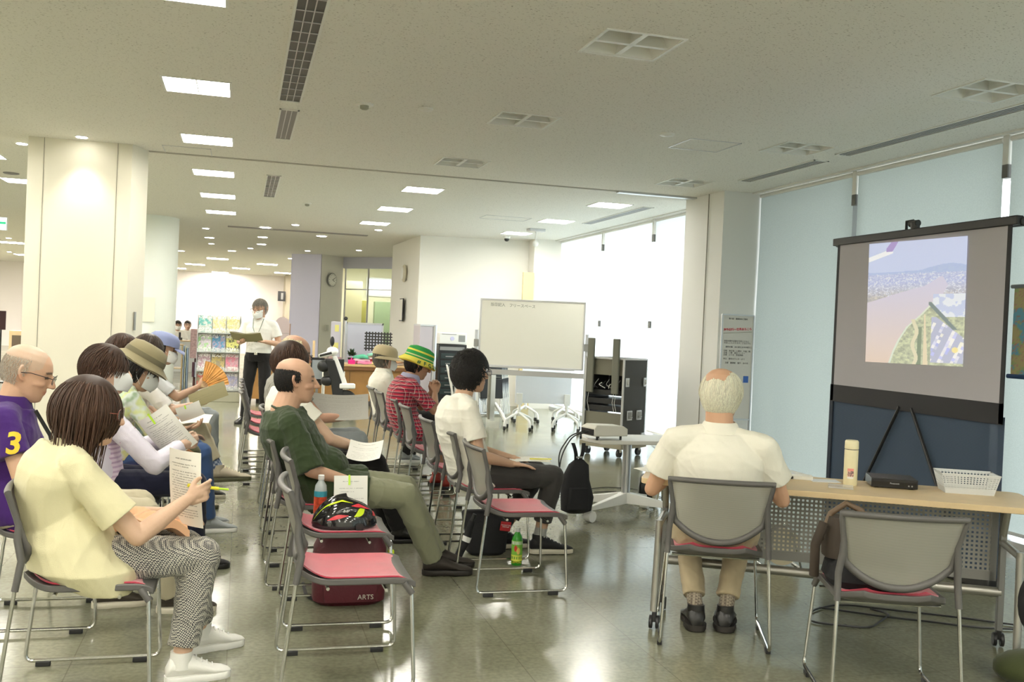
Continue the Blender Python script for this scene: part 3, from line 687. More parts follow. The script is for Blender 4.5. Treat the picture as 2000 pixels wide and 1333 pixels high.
p = at(1262, 985, z=0); reel((p[0]+.02, p[1], 0), .9, 'cable reel on the floor left of the elderly man table')
p = at(1545, 1118, z=0); reel((p[0], p[1]+.15, 0), -.2, 'cable reel on the floor beneath the modesty panel')
# ================================================================ PROJECTOR SCREEN
SX, SY0, SY1, ST = 4.30, 6.44, 4.72, 2.165
sc_ = thing('projector_screen', 'portable projector screen on a stand showing an aerial river photograph', 'projector screen', (SX, (SY0+SY1)/2, 0))
hy = (SY0-SY1)/2
MB().bb((-.02, -hy-.05, ST-.02), (.03, hy+.05, ST+.035)).cyl((.03, -hy-.06, ST+.0), (.03, hy+.06, ST+.0), .028).build('top_bar', M_DARK, sc_, bev=.006)
mb = MB(); mb.cyl((.0, 0, ST+.03), (0, 0, ST+.075), .03).tube([(0, .09, ST+.03), (0, .09, ST+.09), (0, .02, ST+.09)], .010).cyl((0, -.03, ST+.07), (0, .05, ST+.07), .022)
mb.build('carry_handle', M_DARK, sc_)
p = at(1627, 752, X=SX); zb = 1.105
M_SCR = mat('screen_fabric', (.50, .48, .52), .9)
MB().bb((-.006, -hy+.03, zb), (0, hy-.03, ST-.02)).build('fabric', M_SCR, sc_, smooth=False)
mb = MB(); mb.bb((-.007, hy-.03, zb-.12), (0, hy, ST)); mb.bb((-.007, -hy, zb-.12), (0, -hy+.03, ST)); mb.bb((-.007, -hy, zb-.125), (0, hy, zb))
mb.build('black_border', mat('screen_black', (.014, .014, .018), .6), sc_, smooth=False)
M_NAVY = mesh_fabric('navy_skirt_fabric', (.035, .062, .11), .93)
MB().bb((.012, -hy, .08), (.014, hy, zb-.08)).build('skirt', M_NAVY, sc_, smooth=False)
MB().bb((.0, hy-.02, .03), (.012, hy+.02, zb)).build('skirt_edge', mat('skirt_dark', (.02, .03, .05), .7), sc_, smooth=False)
for s in (-1, 1): MB().tube([(-.008, s*.06, zb-.1), (-.012, s*.46, .35)], .011, 8).build('strut', M_DARK, sc_)
MB().bb((-.05, -hy, .0), (.06, hy, .08)).build('base', M_DARK, sc_, bev=.01)
# the projected photograph: projector light painted as colour and glow on a thin sheet
def slide(U, V):
    U = U.copy(); x = U; y = V; n = vnoise(x*40, y*60, 5); n2 = vnoise(x*14, y*18, 9); n3 = vnoise(x*90, y*130, 2)
    sky = np.stack([.62+.06*y, .70+.03*y, .93+0*y], 1); C = sky
    hz = .745+.012*n2+.05*np.exp(-((x-.85)/.22)**2)
    hill = np.stack([.52+.05*n, .60+.05*n, .84+0*n], 1); C = np.where((y < hz)[:, None], hill, C)
    city = np.stack([.60+.35*(n3-.45), .64+.35*(n3-.45), .84+.22*(n3-.45)], 1); C = np.where((y < .73)[:, None], city, C)
    land = np.stack([.62+.5*(n-.5), .60+.45*(n-.5), .60+.3*(n-.5)], 1); k = np.clip((.66-y)/.12, 0, 1)[:, None]; C = np.where((y < .66)[:, None], city*(1-k)+land*k, C)
    wh = (n3 > .63) & (y < .74) & (y > .55); C = np.where(wh[:, None], [[.80, .82, .92]], C)
    # river: far narrow mouth upper right, widening to the lower left
    ys = np.array([0, .1, .2, .3, .4, .5, .57, .63, .70]); R = np.array([.26, .30, .36, .44, .58, .70, .80, .84, .79]); Lf = np.array([-.1, -.1, -.1, -.1, -.1, .0, .32, .62, .77])
    rv = (x < np.interp(y, ys, R)+.01*(n2-.5)) & (x > np.interp(y, ys, Lf)+.02*(n2-.5)) & (y < .70)
    kk = np.clip(y/.65, 0, 1)[:, None]; riv = np.array([[.80, .68, .60]])*(1-kk)+np.array([[.72, .70, .84]])*kk; C = np.where(rv[:, None], riv, C)
    # near bank: road edge, green levee, canal, factory roofs, car park
    rb = np.interp(y, ys, R); bank = (x > rb) & (y < .52)
    g = np.stack([.60+.5*(n-.5), .63+.5*(n-.5), .48+.35*(n-.5)], 1); C = np.where(bank[:, None], g, C)
    edge = (x > rb) & (x < rb+.022) & (y < .5); C = np.where(edge[:, None], [[.78, .82, .74]], C)
    can = (x > .555+.02*(y)) & (x < .60) & (y < .30); C = np.where(can[:, None], [[.32, .38, .28]], C)
    path = (x > .62) & (x < .67-.1*y) & (y < .4); C = np.where(path[:, None], [[.82, .74, .58]], C)
    path = (np.abs(x-.53-.02*np.sin(y*30)) < .02) & (y < .36); C = np.where(path[:, None], [[.80, .76, .60]], C)
    cp = (x > .69+.05*(.4-y)*0) & (y < .38) & (y > .02) & (x > .69) & (x < 1.0-.0*y) & (x < .74+(.38-y)*1.6); C = np.where(cp[:, None], [[.58, .60, .74]], C)
    cu = np.floor((x*.9-y*.5)*36); cv = np.floor((y+x*.35)*34); rr = np.abs(np.sin(cu*12.9898+cv*78.233)*43758.5) % 1
    cars = cp & (cu % 4 < 2) & (rr > .35); col = np.stack([.55+.45*((rr*7) % 1), .58+.4*((rr*7) % 1), .82+.18*((rr*5) % 1)], 1); C = np.where(cars[:, None], col, C)
    tree = (x > .66) & (y > .28) & (y < .50) & (np.abs((y-.50)+(x-.66)*.85) < .02); C = np.where(tree[:, None], [[.30, .36, .36]], C)
    rf = (x > .70) & (y > .38) & (y < .56) & (y > .50-(x-.66)*.85+.02); roof = np.where((n2 > .50)[:, None], [[.84, .87, .95]], [[.66, .71, .88]]); C = np.where(rf[:, None], roof, C)
    C = np.where(((x-.92)**2*1+(y-.125)**2*1.6 < .0008)[:, None], [[.92, .82, .45]], C)
    # aircraft wing with a purple winglet
    w = (x < .27) & (np.abs(y-(.862+.24*x-.15*(.27-x)*0)) < .020+.0*x) & (x > -.1); C = np.where(w[:, None], [[.94, .95, .98]], C)
    wl = (x > .20) & (x < .32) & (y > .92) & (y < .92+(x-.17)*1.0) & (y > .90+(x-.25)*1.3); C = np.where(wl[:, None], [[.52, .42, .72]], C)
    return C
for nm, q in (('tl', (1698, 477)), ('tr', (1890, 461)), ('bl', (1690, 707)), ('br', (1881, 717))): globals()['q_'+nm] = at(*q, X=SX-.012)
m = mat('projected_image', (1, 1, 1), .9, attr=True); b = bsdf(m); a_ = m.node_tree.nodes['Attribute']
m.node_tree.links.new(a_.outputs['Color'], b.inputs['Emission Color']); b.inputs['Emission Strength'].default_value = .62
ic = [v-np.array([SX, (SY0+SY1)/2, 0]) for v in (q_tl, q_tr, q_bl, q_br)]
painted('projected_image', lambda U, V: slide(U, V)**1.35*.66+.05, 220, 260, lambda u, v: (ic[2]*(1-u)[:, None]+ic[3]*u[:, None])*(1-v)[:, None]+(ic[0]*(1-u)[:, None]+ic[1]*u[:, None])*v[:, None], m, sc_)

# hanging map on a grey partition at the right edge
p = at(1945, 900, Y=4.35); PX = 4.55
pt = thing('partition_panel', 'tall grey partition panel at the right picture edge', 'partition', (PX, 3.9, 0), 0)
MB().bb((0, -.9, .05), (.03, .62, 1.30)).build('panel', mat('partition_grey', (.36, .36, .33), .7, var=.05, vscale=20), pt, bev=.004)
MB().bb((-.01, .60, 0), (.04, .63, 1.32)).build('edge_post', M_ALU, pt, bev=.003)
MB().bb((-.2, -.9, 0), (.2, -.86, .04)).bb((-.2, .5, 0), (.2, .54, .04)).build('foot', M_STEEL, pt)
a1 = at(1982, 560, X=PX-.03); a2 = at(1971, 735, X=PX-.03)
mp = thing('hanging_map', 'rolled-down coloured paper map hanging at the right picture edge', 'map', (PX-.03, a1[1], a2[2]))
hh = a1[2]-a2[2]
def mapf(U, V):
    n = vnoise(U*8, V*10, 21); n2 = vnoise(U*40, V*50, 4); C = np.where((n > .47)[:, None], [[.50, .58, .22]], [[.22, .52, .62]]); C = np.where((n > .56)[:, None], [[.66, .55, .24]], C); C = np.where(((np.abs(n2-.5) < .03))[:, None], [[.65, .35, .25]], C); return C*.9
painted('map_sheet', mapf, 80, 70, lambda u, v: np.stack([0*u, -.8*u, hh*v], 1), mat('map_print', (1, 1, 1), .5, attr=True), mp)
MB().cyl((0, .02, hh), (0, -.82, hh), .012).build('top_rod', M_STEEL, mp); MB().cyl((0, .02, 0), (0, -.82, 0), .014).build('bottom_rod', mat('blue_rod', (.03, .07, .18), .4), mp)

# ================================================================ PROJECTOR CART
pc = np.array([2.93, 7.06, 0]); CZ = .61
ct = thing('projector_cart', 'white-topped cart on a single grey post carrying the projector', 'table', tuple(pc), 0)
tp = [at(x, y, z=CZ)-pc for x, y in ((1104, 851), (1150, 846), (1288, 860), (1288, 866), (1178, 868), (1130, 862))]
v = [at(x, y, z=CZ) for x, y in ((1108, 855), (1292, 866))]
cw = np.array([(v[0]+v[1])/2])[0]
poly = [(-.36, -.05), (-.30, -.22), (.36, -.22), (.40, -.17), (.40, .17), (.36, .22), (-.30, .22), (-.36, .05)]
MB().prism(poly, CZ-.03, CZ).build('tabletop', mat('cart_top', (.72, .71, .66), .4), ct, bev=.005)
MB().cyl((0, 0, .12), (0, 0, CZ-.03), .034, n=24).build('post', M_ALU, ct)
for a in (-150, -30, 45, 150):
    d = np.array([math.cos(math.radians(a)), math.sin(math.radians(a)), 0]); leg = MB(); e = d*.42
    leg.rings([[e*f+np.cross(d, [0, 0, 1])*s*w+np.array([0, 0, z+h*q]) for s, q in ((-1, 0), (1, 0), (1, 1), (-1, 1))] for f, w, z, h in ((0, .03, .10, .09), (1, .016, .085, .03))])
    lg = leg.build('foot_arm', M_WHITE, ct, bev=.004); MB().cyl(tuple(e+np.cross(d, [0, 0, 1])*-.03+[0, 0, .042]), tuple(e+np.cross(d, [0, 0, 1])*.03+[0, 0, .042]), .042, n=20).build('caster', M_WHITE, lg)
p = at(1178, 858, z=CZ)
pj = thing('projector', 'off-white video projector standing on the white cart', 'projector', (p[0], p[1], CZ), math.radians(12))
mb = MB(); M_PRJ = mat('projector_shell', (.70, .68, .60), .45)
mb.rings([[(x, y*s, z) for x, y, z in ((-.14, -.10, .03), (.155, -.10, .03), (.155, -.10, .085), (.13, -.075, .105), (-.11, -.075, .115), (-.14, -.10, .09))] for s in (1, -1)]); mb.build('body', M_PRJ, pj, bev=.006)
MB().box((-.143, 0, .06), (.006, .17, .045)).build('vent', M_DARK, pj); MB().cyl((.15, -.04, .065), (.17, -.04, .065), .03).build('lens', M_DARK, pj)
for x, y in ((-.1, -.07), (.11, -.07), (0, .07)): MB().cyl((x, y, 0), (x, y, .032), .009).build('foot', M_DARK, pj)
for k, (y0, dz) in enumerate(((-.05, 0), (0, .02))):
    c = [np.array([p[0]-.14, p[1]+y0, CZ+.06]), np.array([p[0]-.26, p[1]+y0, CZ+.03]), np.array([p[0]-.36-.03*k, p[1]-.1, CZ-.10]), np.array([p[0]-.38+.02*k, p[1]-.1, CZ-.28]), np.array([p[0]-.30, p[1]-.1, CZ-.46])]
    cable([tuple(q) for q in c], .005, ('black cable looping down from the projector, outer one', 'black cable looping down from the projector, inner one')[k])
# black backpack hanging on the cart
b0 = at(1128, 905, Y=pc[1]-.22); bp = thing('backpack', 'black backpack hanging by its straps from the projector cart', 'backpack', (b0[0], b0[1], .07))
mb = MB(); R = []
for z, w, d in ((0, .06, .03), (.02, .115, .055), (.12, .125, .065), (.25, .105, .06), (.36, .075, .045), (.40, .03, .02)):
    tt = np.linspace(0, 2*PI, 24, endpoint=False); R.append(np.stack([np.sign(np.cos(tt))*np.abs(np.cos(tt))**.7*w+.012*np.sin(z*20), np.sign(np.sin(tt))*np.abs(np.sin(tt))**.7*d, np.full(24, z)], 1))
M_BLKF = mat('black_fabric', (.012, .012, .014), .85, bump=.3, bscale=40)
mb.rings(R).build('body', M_BLKF, bp); 
for s in (-1, 1): MB().slab(lambda u, v: (s*(.012+.03*u)+.028*(v-.5), -.03*math.sin(u*PI), .38+.14*u), .005, 8, 3, (0, 1, 0)).build('strap', M_BLKF, bp)
MB().box((0, -.04, .42), (.05, .01, .012)).build('buckle', M_STEEL, bp)
MB().rings([[(x*s, -.055-.02*t_, z) for x, z in ((-.09, .03), (.09, .03), (.08, .2), (-.08, .2))] for s, t_ in ((1, 0), (.85, 1))]).build('front_pocket', M_BLKF, bp, bev=.01)

# ================================================================ FAR HALF OF THE ROOM
def local(c, ang): return (tuple(c), ang)
# flight case with an open rack side
fc = thing('flight_case', 'tall black flight case on casters with an open equipment rack side', 'flight case', (4.19, 10.3, 0), math.radians(35))
A, Bd, z0, z1 = .50, .535, .17, 1.13
M_FCB = mat('flight_case_laminate', (.045, .042, .038), .6, bump=.3, bscale=300); M_FCI = mat('rack_panel_khaki', (.20, .19, .145), .7)
MB().bb((.01, 0, z0), (A, .014, z1)).build('side_panel', M_FCB, fc, smooth=False)
MB().bb((.01, Bd-.014, z0), (A, Bd, z1)).build('side_panel', M_FCB, fc, smooth=False)
MB().bb((.0, 0, z0), (A, Bd, z0+.015)).build('bottom_panel', M_FCB, fc, smooth=False); MB().bb((0, 0, z1-.015), (A, Bd, z1)).build('top_panel', M_FCB, fc, smooth=False)
MB().bb((A-.01, 0, z0), (A, Bd, .30)).bb((A-.01, 0, .75), (A, Bd, z1)).build('rear_panel', M_FCB, fc, smooth=False)
mb = MB(); e = .017
for y in (0, Bd-e): 
    for x in (0, A-e): mb.bb((x-.002, y-.003, z0), (x+e, y+e, z1+.002))
for z in (z0, z1-e):
    for y in (0, Bd-e): mb.bb((0, y-.003, z), (A, y+e, z+e+.002))
    for x in (0, A-e): mb.bb((x-.002, 0, z), (x+e, Bd, z+e+.002))
mb.build('metal_edging', M_ALU, fc, smooth=False)
MB().bb((.02, .02, .19), (.03, Bd-.02, .50)).build('lower_panel', M_FCI, fc, smooth=False)
MB().bb((.02, .02, .93), (.03, Bd-.02, 1.11)).build('upper_panel', M_FCI, fc, smooth=False)
for z in (.515, .60, .70): MB().bb((.03, .02, z), (.44, Bd-.02, z+.06)).build('rack_unit', M_DARK, fc, bev=.004)
for k in range(9):
    y = .06+.05*k; MB().tube(fillet([(.03, y, .88-.02*(k % 3)), (.0, y+.03, .82), (.02, y+.05*(-1)**k, .78)], .03), .005, 6).build('patch_cable', [M_STEEL, M_DARK, M_WHITE][k % 3], fc)
for (x, z) in ((.07, .86), (.45, .86), (.07, .22), (.45, .22)):
    m_ = MB().box((x, -.006, z), (.075, .014, .10)).build('latch', M_ALU, fc, bev=.004); MB().box((x, -.015, z), (.03, .01, .06)).build('latch_plate', M_CHROME, m_, bev=.003)
for x in (.15, .35):
    m_ = MB().box((x, -.004, .48), (.105, .012, .11)).build('recessed_handle', M_ALU, fc, bev=.005); MB().box((x, -.011, .48), (.075, .004, .08)).build('handle_dish', M_STEEL, m_, bev=.002); MB().tube([(x-.03, -.014, .47), (x-.03, -.022, .46), (x+.03, -.022, .46), (x+.03, -.014, .47)], .005).build('bail', M_CHROME, m_)
for y, dy in ((Bd-.09, 0), (.10, 0)):
    MB().bb((-.035, y-.045, .72), (-.004, y+.045, 1.33+.02)).build('padded_upright', mat('felt_grey', (.20, .20, .165), .9), fc, bev=.01)
for y in (.09, .12, Bd-.07): MB().tube([(-.01, y, .72), (-.012, y+.015, .62), (-.006, y-.015, .50)], .003, 5).build('loose_wire', M_WHITE, fc)
MB().bb((-.02, -.02, .10), (A+.02, Bd+.02, .16)).build('dolly', mat('dolly_wood', (.35, .32, .24), .6), fc, bev=.004)
for x in (.05, A-.05):
    for y in (.05, Bd-.05):
        c = MB().cyl((x, y-.014, .048), (x, y+.014, .048), .047, n=20).build('caster', M_DARK, fc); MB().bb((x-.02, y-.02, .06), (x+.02, y+.02, .10)).build('fork', M_CHROME, c)

# whiteboard
wa = math.atan2(-.42, .908); wl = 1.42
wb = thing('whiteboard', 'large rolling whiteboard with a handwritten line at its top left', 'whiteboard', (3.80, 12.70, 0), wa)
wz0, wz1 = .90, 1.80
MB().bb((-wl/2, -.008, wz0), (wl/2, .008, wz1)).build('board', mat('whiteboard_enamel', (.74, .73, .66), .25), wb, smooth=False)
mb = MB()
for z in (wz0, wz1): mb.bb((-wl/2-.01, -.014, z-.012), (wl/2+.01, .014, z+.012))
for x in (-wl/2, wl/2): mb.bb((x-.012, -.014, wz0), (x+.012, .014, wz1))
mb.build('board_frame', M_ALU, wb, bev=.002)
MB().bb((-wl/2+.1, -.07, wz0-.02), (wl/2-.1, -.01, wz0-.005)).build('pen_tray', M_ALU, wb)
for s in (-1, 1):
    x = s*(wl/2+.045)
    MB().bb((x-.022, -.02, .10), (x+.022, .02, 1.38)).build('post', mat('board_post', (.58, .60, .64), .35, .5), wb, bev=.004)
    MB().bb((x-.03, -.03, 1.15), (x+.03, .03, 1.25)).build('pivot', M_STEEL, wb, bev=.003)
    f = MB().bb((x-.02, -.30, .075), (x+.02, .30, .11)).build('foot', M_WHITE, wb, bev=.006)
    for y in (-.27, .27): MB().cyl((x-.015, y, .035), (x+.015, y, .035), .034, n=16).build('caster', M_DARK, f)
MB().bb((-wl/2-.03, -.015, .78), (wl/2+.03, .015, .85)).build('cross_rail', M_ALU, wb, bev=.004)
text_mb('当日記入　フリースペース', .052, basis((-wl/2+.44, -.0095, wz1-.075), (1, 0, -.02), (0, 0, 1)), name='handwriting', m=mat('marker_ink', (.10, .12, .10), .6), parent=wb)

# folded flip-top tables parked behind the whiteboard
def flip_table(x, y, rz, label, w=.8):
    t = thing('folded_table', label, 'table', (x, y, 0), rz, 'folded white tables')
    MB().bb((-w/2, -.012, .38), (w/2, .012, .82)).build('tabletop', mat('white_laminate', (.80, .83, .90), .35), t, bev=.004)
    for s in (-1, 1):
        q = s*(w/2-.06); MB().bb((q-.04, -.05, .36), (q+.04, -.012, .52)).build('bracket', M_WHITE, t, bev=.004)
        MB().cyl((q, -.03, .2), (q, -.03, .42), .022).build('column', M_WHITE, t)
        for k in range(4):
            a = k*PI/2+.5; d = np.array([math.cos(a), math.sin(a), 0]); o_ = np.array([q, -.03, 0])
            lg = MB().tube(fillet([o_+[0, 0, .25], o_+d*.15+[0, 0, .19], o_+d*.24+[0, 0, .15], o_+d*.25+[0, 0, .06]], .05), .017, 8).build('leg', M_WHITE, t)
            e_ = o_+d*.25; MB().cyl(e_+[-.012, 0, .034], e_+[.012, 0, .034], .033, n=14).build('caster', M_DARK, lg)
    return t
flip_table(4.13, 13.1, -.1, 'folded white table standing on casters right behind the whiteboard')
flip_table(4.55, 14.3, .1, 'second folded white table deeper in the corner behind the first')
t = thing('folded_table', 'grey folded table on edge between the stacked chairs, feet spread', 'table', (3.55, 13.9, 0), 1.35, 'folded white tables')
MB().bb((-.35, -.015, .10), (.35, .015, .80)).build('tabletop', mat('table_khaki', (.22, .21, .17), .6), t, bev=.004)
MB().tube([(.0, -.1, .3), (-.5, -.25, .08)], .025).tube([(0, -.1, .3), (.5, -.25, .08)], .025).build('foot_arm', M_WHITE, t); MB().bb((-.04, -.09, .05), (.04, -.02, .72)).build('column', M_WHITE, t)
for x in (-.5, .5): MB().cyl((x, -.27, .03), (x, -.23, .03), .03).build('caster', M_WHITE, t)
# folding chairs hanging together
def fold_chair(x, y, rz, label, tilt=.18, white=False):
    t = thing('folding_chair', label, 'chair', (x, y, 0), rz, 'folded chairs by the far wall')
    m1 = M_WHITE if white else M_CHROME; m2 = M_WHITE if white else M_DARK
    for s in (-1, 1): MB().tube([(s*.21, 0, .02), (s*.21, tilt, .80)], .011, 8).tube([(s*.18, .07, .02), (s*.18, .02+tilt*.6, .55)], .010, 8).build('frame', m1, t)
    MB().tube([(-.18, .07, .03), (.18, .07, .03)], .009, 6).build('crossbar', m1, t)
    MB().bb((-.19, .04, .28), (.19, .075, .60)).build('seat', m2, t, bev=.01); MB().bb((-.2, tilt*.75-.015, .62), (.2, tilt*.75+.015, .78)).build('backrest', m2, t, bev=.008)
for k in range(5): fold_chair(3.92+.05*k, 15.1+.10*k, .15, 'black folded chair in the row behind the whiteboard, %s' % ('foremost', 'second from the front', 'third from the front', 'fourth from the front', 'rearmost')[k])
for k in range(4): fold_chair(3.36+.02*k, 14.6+.12*k, 1.9, 'white folded chair beside the black equipment rack, %s' % ('foremost', 'second from the front', 'third from the front', 'rearmost')[k], .22, True)
# silver cabinet end, black rack, projector on the rack
t = thing('display_cabinet', 'tall silver grey metal cabinet standing at the end of the counter', 'cabinet', (2.86, 15.25, 0), .12)
MB().bb((-.15, -.05, .05), (.06, .30, 1.40)).build('body', mat('cabinet_lilac', (.50, .46, .50), .45, .3), t, bev=.004)
MB().cyl((.10, -.04, .02), (.10, -.04, 1.41), .035, n=16).build('post', M_ALU, t); MB().bb((-.2, -.25, 0), (.2, .3, .025)).build('base', M_STEEL, t, bev=.004); MB().bb((-.15, -.06, 1.39), (.13, .30, 1.42)).build('cap', M_ALU, t, bev=.003)
t = thing('equipment_rack', 'black equipment rack behind the black-haired man', 'rack', (3.45, 16.2, 0))
MB().bb((-.24, -.1, .05), (.24, .3, 1.10)).build('cabinet', M_DARK, t, bev=.005)
MB().bb((-.22, -.115, 1.0), (.2, -.10, 1.06)).build('shelf_front', M_STEEL, t)
for k in range(6): mm = MB().bb((-.2, -.12, .86-.12*k), (.2, -.10, .95-.12*k)).build('rack_unit', mat('rack_dark_green', (.02, .035, .035), .4), t, bev=.003); MB().bb((-.12, -.124, .89-.12*k), (.08, -.12, .905-.12*k)).build('display', M_STEEL, mm)
for x in (-.2, .2): MB().cyl((x, -.05, .025), (x+.03, -.05, .025), .025).build('caster', M_DARK, t)
t = thing('projector', 'white projector with vents lying on top of the black equipment rack', 'projector', (3.45, 16.2, 1.10))
MB().bb((-.24, -.12, .01), (.23, .25, .20)).build('body', M_WHITE, t, bev=.012); MB().bb((.09, -.126, .05), (.2, -.12, .16)).build('vent', M_STEEL, t)
MB().bb((-.2, -.125, .165), (.05, -.12, .175)).build('control_strip', M_STEEL, t); MB().cyl((-.02, -.13, .1), (-.02, -.12, .1), .035, n=16).build('lens_cover', mat('lens_lilac', (.55, .55, .75), .4), t)
p = at(1031, 580, Y=16.62)
tag(MB().bb((-.10, -.05, 0), (.10, 0, 2.42)).build('cardboard_post', mat('pale_cardboard', (.72, .58, .30), .6, var=.06), loc=(p[0]+.01, 16.7, 0), bev=.004), 'tall pale yellow wooden plank leaning in the far corner behind the whiteboard', 'plank')

# counter with its clutter
CT = .70
t = thing('service_counter', 'long brown wooden service counter in the background', 'counter', (1.7, 16.8, 0), 0)
MB().bb((-1.48, -.28, .08), (1.45, .35, CT-.10)).build('front_panel', M_WOODC, t, smooth=False)
MB().bb((-1.52, -.34, CT-.10), (1.48, .42, CT-.04)).build('edge_band', mat('counter_edge', (.22, .10, .035), .4), t, bev=.004)
MB().bb((-1.52, -.35, CT-.04), (1.48, .42, CT)).build('worktop', mat('worktop_wood', (.62, .42, .20), .35, var=.06), t, bev=.004)
MB().bb((-1.4, -.2, 0), (1.4, .3, .08)).build('plinth', M_DARK, t)
MB().bb((-1.55, -.36, 0), (-1.49, -.30, CT)).build('end_post', M_WOODL, t, bev=.003)
for x in (-.6, .1, .8): MB().bb((x-.003, -.283, .1), (x+.003, -.279, CT-.12)).build('panel_joint', M_DARK, t)
cols = [(.80, .25, .42), (.85, .55, .62), (.10, .45, .28), (.85, .72, .30), (.75, .12, .15), (.85, .65, .70), (.30, .60, .50), (.9, .85, .8), (.70, .40, .2), (.2, .5, .35)]
names = ['pink', 'pale pink', 'green', 'yellow', 'red', 'rose', 'teal', 'cream', 'orange', 'dark green']
k = 0
for j, (px, n) in enumerate(((712, 3), (735, 4), (785, 2), (828, 4))):
    for i in range(n):
        p = at(px+random.uniform(-7, 7), 712-0*i, Y=16.62); c = cols[k % 10]
        tag(MB().slab(lambda u, v: (-.13+.26*u+.01*math.sin(v*5+k), -.11+.22*v, .018+.035*math.sin(PI*u)*math.sin(PI*v)+.006*math.sin(u*9+k)), .03, 12, 8).build('folded_cloth', mat('cloth_'+names[k % 10].replace(' ', '_'), c, .9, bump=.2), loc=(p[0], 16.62+random.uniform(-.05, .05), CT+.045*i+.022), rz=random.uniform(-.4, .4)),
            '%s folded cloth in the %s pile on the counter, %s' % (names[k % 10], ('leftmost', 'second', 'third', 'rightmost')[j], ('at the bottom', 'one up from the bottom', 'two up from the bottom', 'on top')[i]), 'cloth', 'folded cloths on the counter'); k += 1
p = at(738, 690, Y=16.95); t = thing('sheet_stand', 'black perforated metal stand plate rising behind the cloth piles', 'stand', (p[0], 16.95, CT), 0)
M_PB = holes('black_perforated', (.025, .022, .022), .052, .052, .27, .5, 0, ('X', 'Z'))
MB().bb((-.24, 0, .22), (.24, .01, .55)).build('plate', M_PB, t, smooth=False); MB().cyl((0, .02, .0), (0, .02, .3), .01).build('stem', M_DARK, t); MB().lathe([(.1, 0), (.1, .012)], (0, .02, 0)).build('base', M_DARK, t)
for q, (z, w) in enumerate(((.20, .12), (.24, .10), (.28, .08))): 
    p = at(775, 685, Y=17.0); tag(MB().bb((-w, -.08, 0), (w, .08, .035)).build('book', mat('book_olive%d' % q, (.25-.04*q, .22, .14), .7), loc=(p[0]+.02*q, 17.0, CT+.002+.037*q), bev=.003), 'olive book lying in a small stack right of the black plate, %s' % ('bottom', 'middle', 'top')[q], 'book', 'books on the counter')
p = at(687, 696, Y=16.75); t = thing('potted_plant', 'dark bushy plant in a pot on the counter behind the scooter', 'plant', (p[0], 16.75, CT))
MB().lathe([(.05, 0), (.07, .1), (.062, .1)], n=16).build('pot', M_DARK, t)
mb = MB()
for q in range(60):
    a = random.uniform(0, 2*PI); el = random.uniform(.1, 1.4); r = random.uniform(.08, .17); d = np.array([math.cos(a)*math.cos(el), math.sin(a)*math.cos(el), math.sin(el)]); c = np.array([0, 0, .12])+d*r*.6
    s_ = np.cross(d, [0, 0, 1]); s_ = _u(s_)*.018; mb.add([c-d*.04, c+s_, c+d*.05, c-s_], [(0, 1, 2, 3)])
mb.build('foliage', mat('dark_leaf', (.02, .05, .02), .6), t)
p = at(687, 700, Y=16.5); tag(MB().box((0, 0, .035), (.11, .09, .07)).cyl((0, 0, .07), (0, 0, .10), .015).build('pink_box', mat('hot_pink', (.8, .02, .25), .5), loc=(p[0], 16.52, CT), bev=.006), 'small bright pink dispenser on the counter edge', 'box')
p = at(612, 700, Y=16.9); t = thing('pen_stand', 'wooden upright ruler stand on the counter above the bald head', 'stand', (p[0], 16.9, CT)); MB().bb((-.02, -.01, .02), (.02, .01, .36)).build('upright', M_WOODL, t); MB().bb((-.05, -.05, 0), (.05, .05, .03)).build('base', M_WOODL, t)
p = at(620, 705, Y=16.7); t = thing('desk_tray', 'long black desk tray on the counter left of the scooter', 'tray', (p[0]+.02, 16.7, CT)); MB().bb((-.16, -.1, 0), (.16, .1, .06)).build('tray', M_DARK, t, bev=.004); MB().bb((-.14, -.08, .06), (.14, .08, .065)).build('paper_pile', M_PAPER, t)
for q, px in enumerate((634, 646, 662)):
    p = at(px, 690, Y=17.0); tag(MB().bb((-.045, -.05, 0), (.045, .05, .13-.02*q)).build('small_box', mat('box_taupe%d' % q, (.35, .30-.04*q, .26), .7), loc=(p[0], 17.0, CT), bev=.003), 'small taupe box on the counter, %s of three left of the plant' % ('leftmost', 'middle', 'rightmost')[q], 'box', 'small boxes on the counter')
p = at(620, 735, Y=16.2); t = thing('monitor', 'small black framed display standing before the counter by the bald head', 'monitor', (p[0], 16.25, 0)); MB().bb((-.11, -.02, .35), (.11, .02, .80)).build('casing', M_DARK, t, bev=.005); MB().bb((-.09, -.024, .45), (.09, -.02, .76)).build('display', mat('display_grey', (.32, .35, .38), .3), t); MB().bb((-.02, -.02, 0), (.02, .02, .35)).build('stem', M_STEEL, t); MB().bb((-.12, -.1, 0), (.12, .1, .02)).build('base', M_DARK, t)
# silver screen partition behind the counter, with a ball-topped pole
t = thing('partition_screen', 'silvery translucent partition screen behind the counter', 'partition', (2.17, 17.75, 0), 0)
MB().bb((-.32, 0, .1), (.32, .02, 1.38)).build('panel', mat('silver_panel', (.55, .57, .68), .3, .3), t, bev=.003)
mb = MB(); mb.bb((-.33, -.01, 1.37), (.33, .03, 1.40)); mb.bb((.31, -.01, 0), (.335, .03, 1.4)); mb.bb((-.335, -.01, 0), (-.31, .03, 1.4)); mb.build('frame', M_ALU, t)
t = thing('pole_stand', 'slim silver pole with a black ball top beside the partition screen', 'pole', (1.80, 17.55, 0)); MB().cyl((0, 0, 0), (0, 0, 1.42), .022).build('pole', M_ALU, t); MB().ell((0, 0, 1.46), (.035, .035, .035)).build('ball', M_DARK, t); MB().lathe([(.14, 0), (.14, .02)]).build('base', M_STEEL, t)
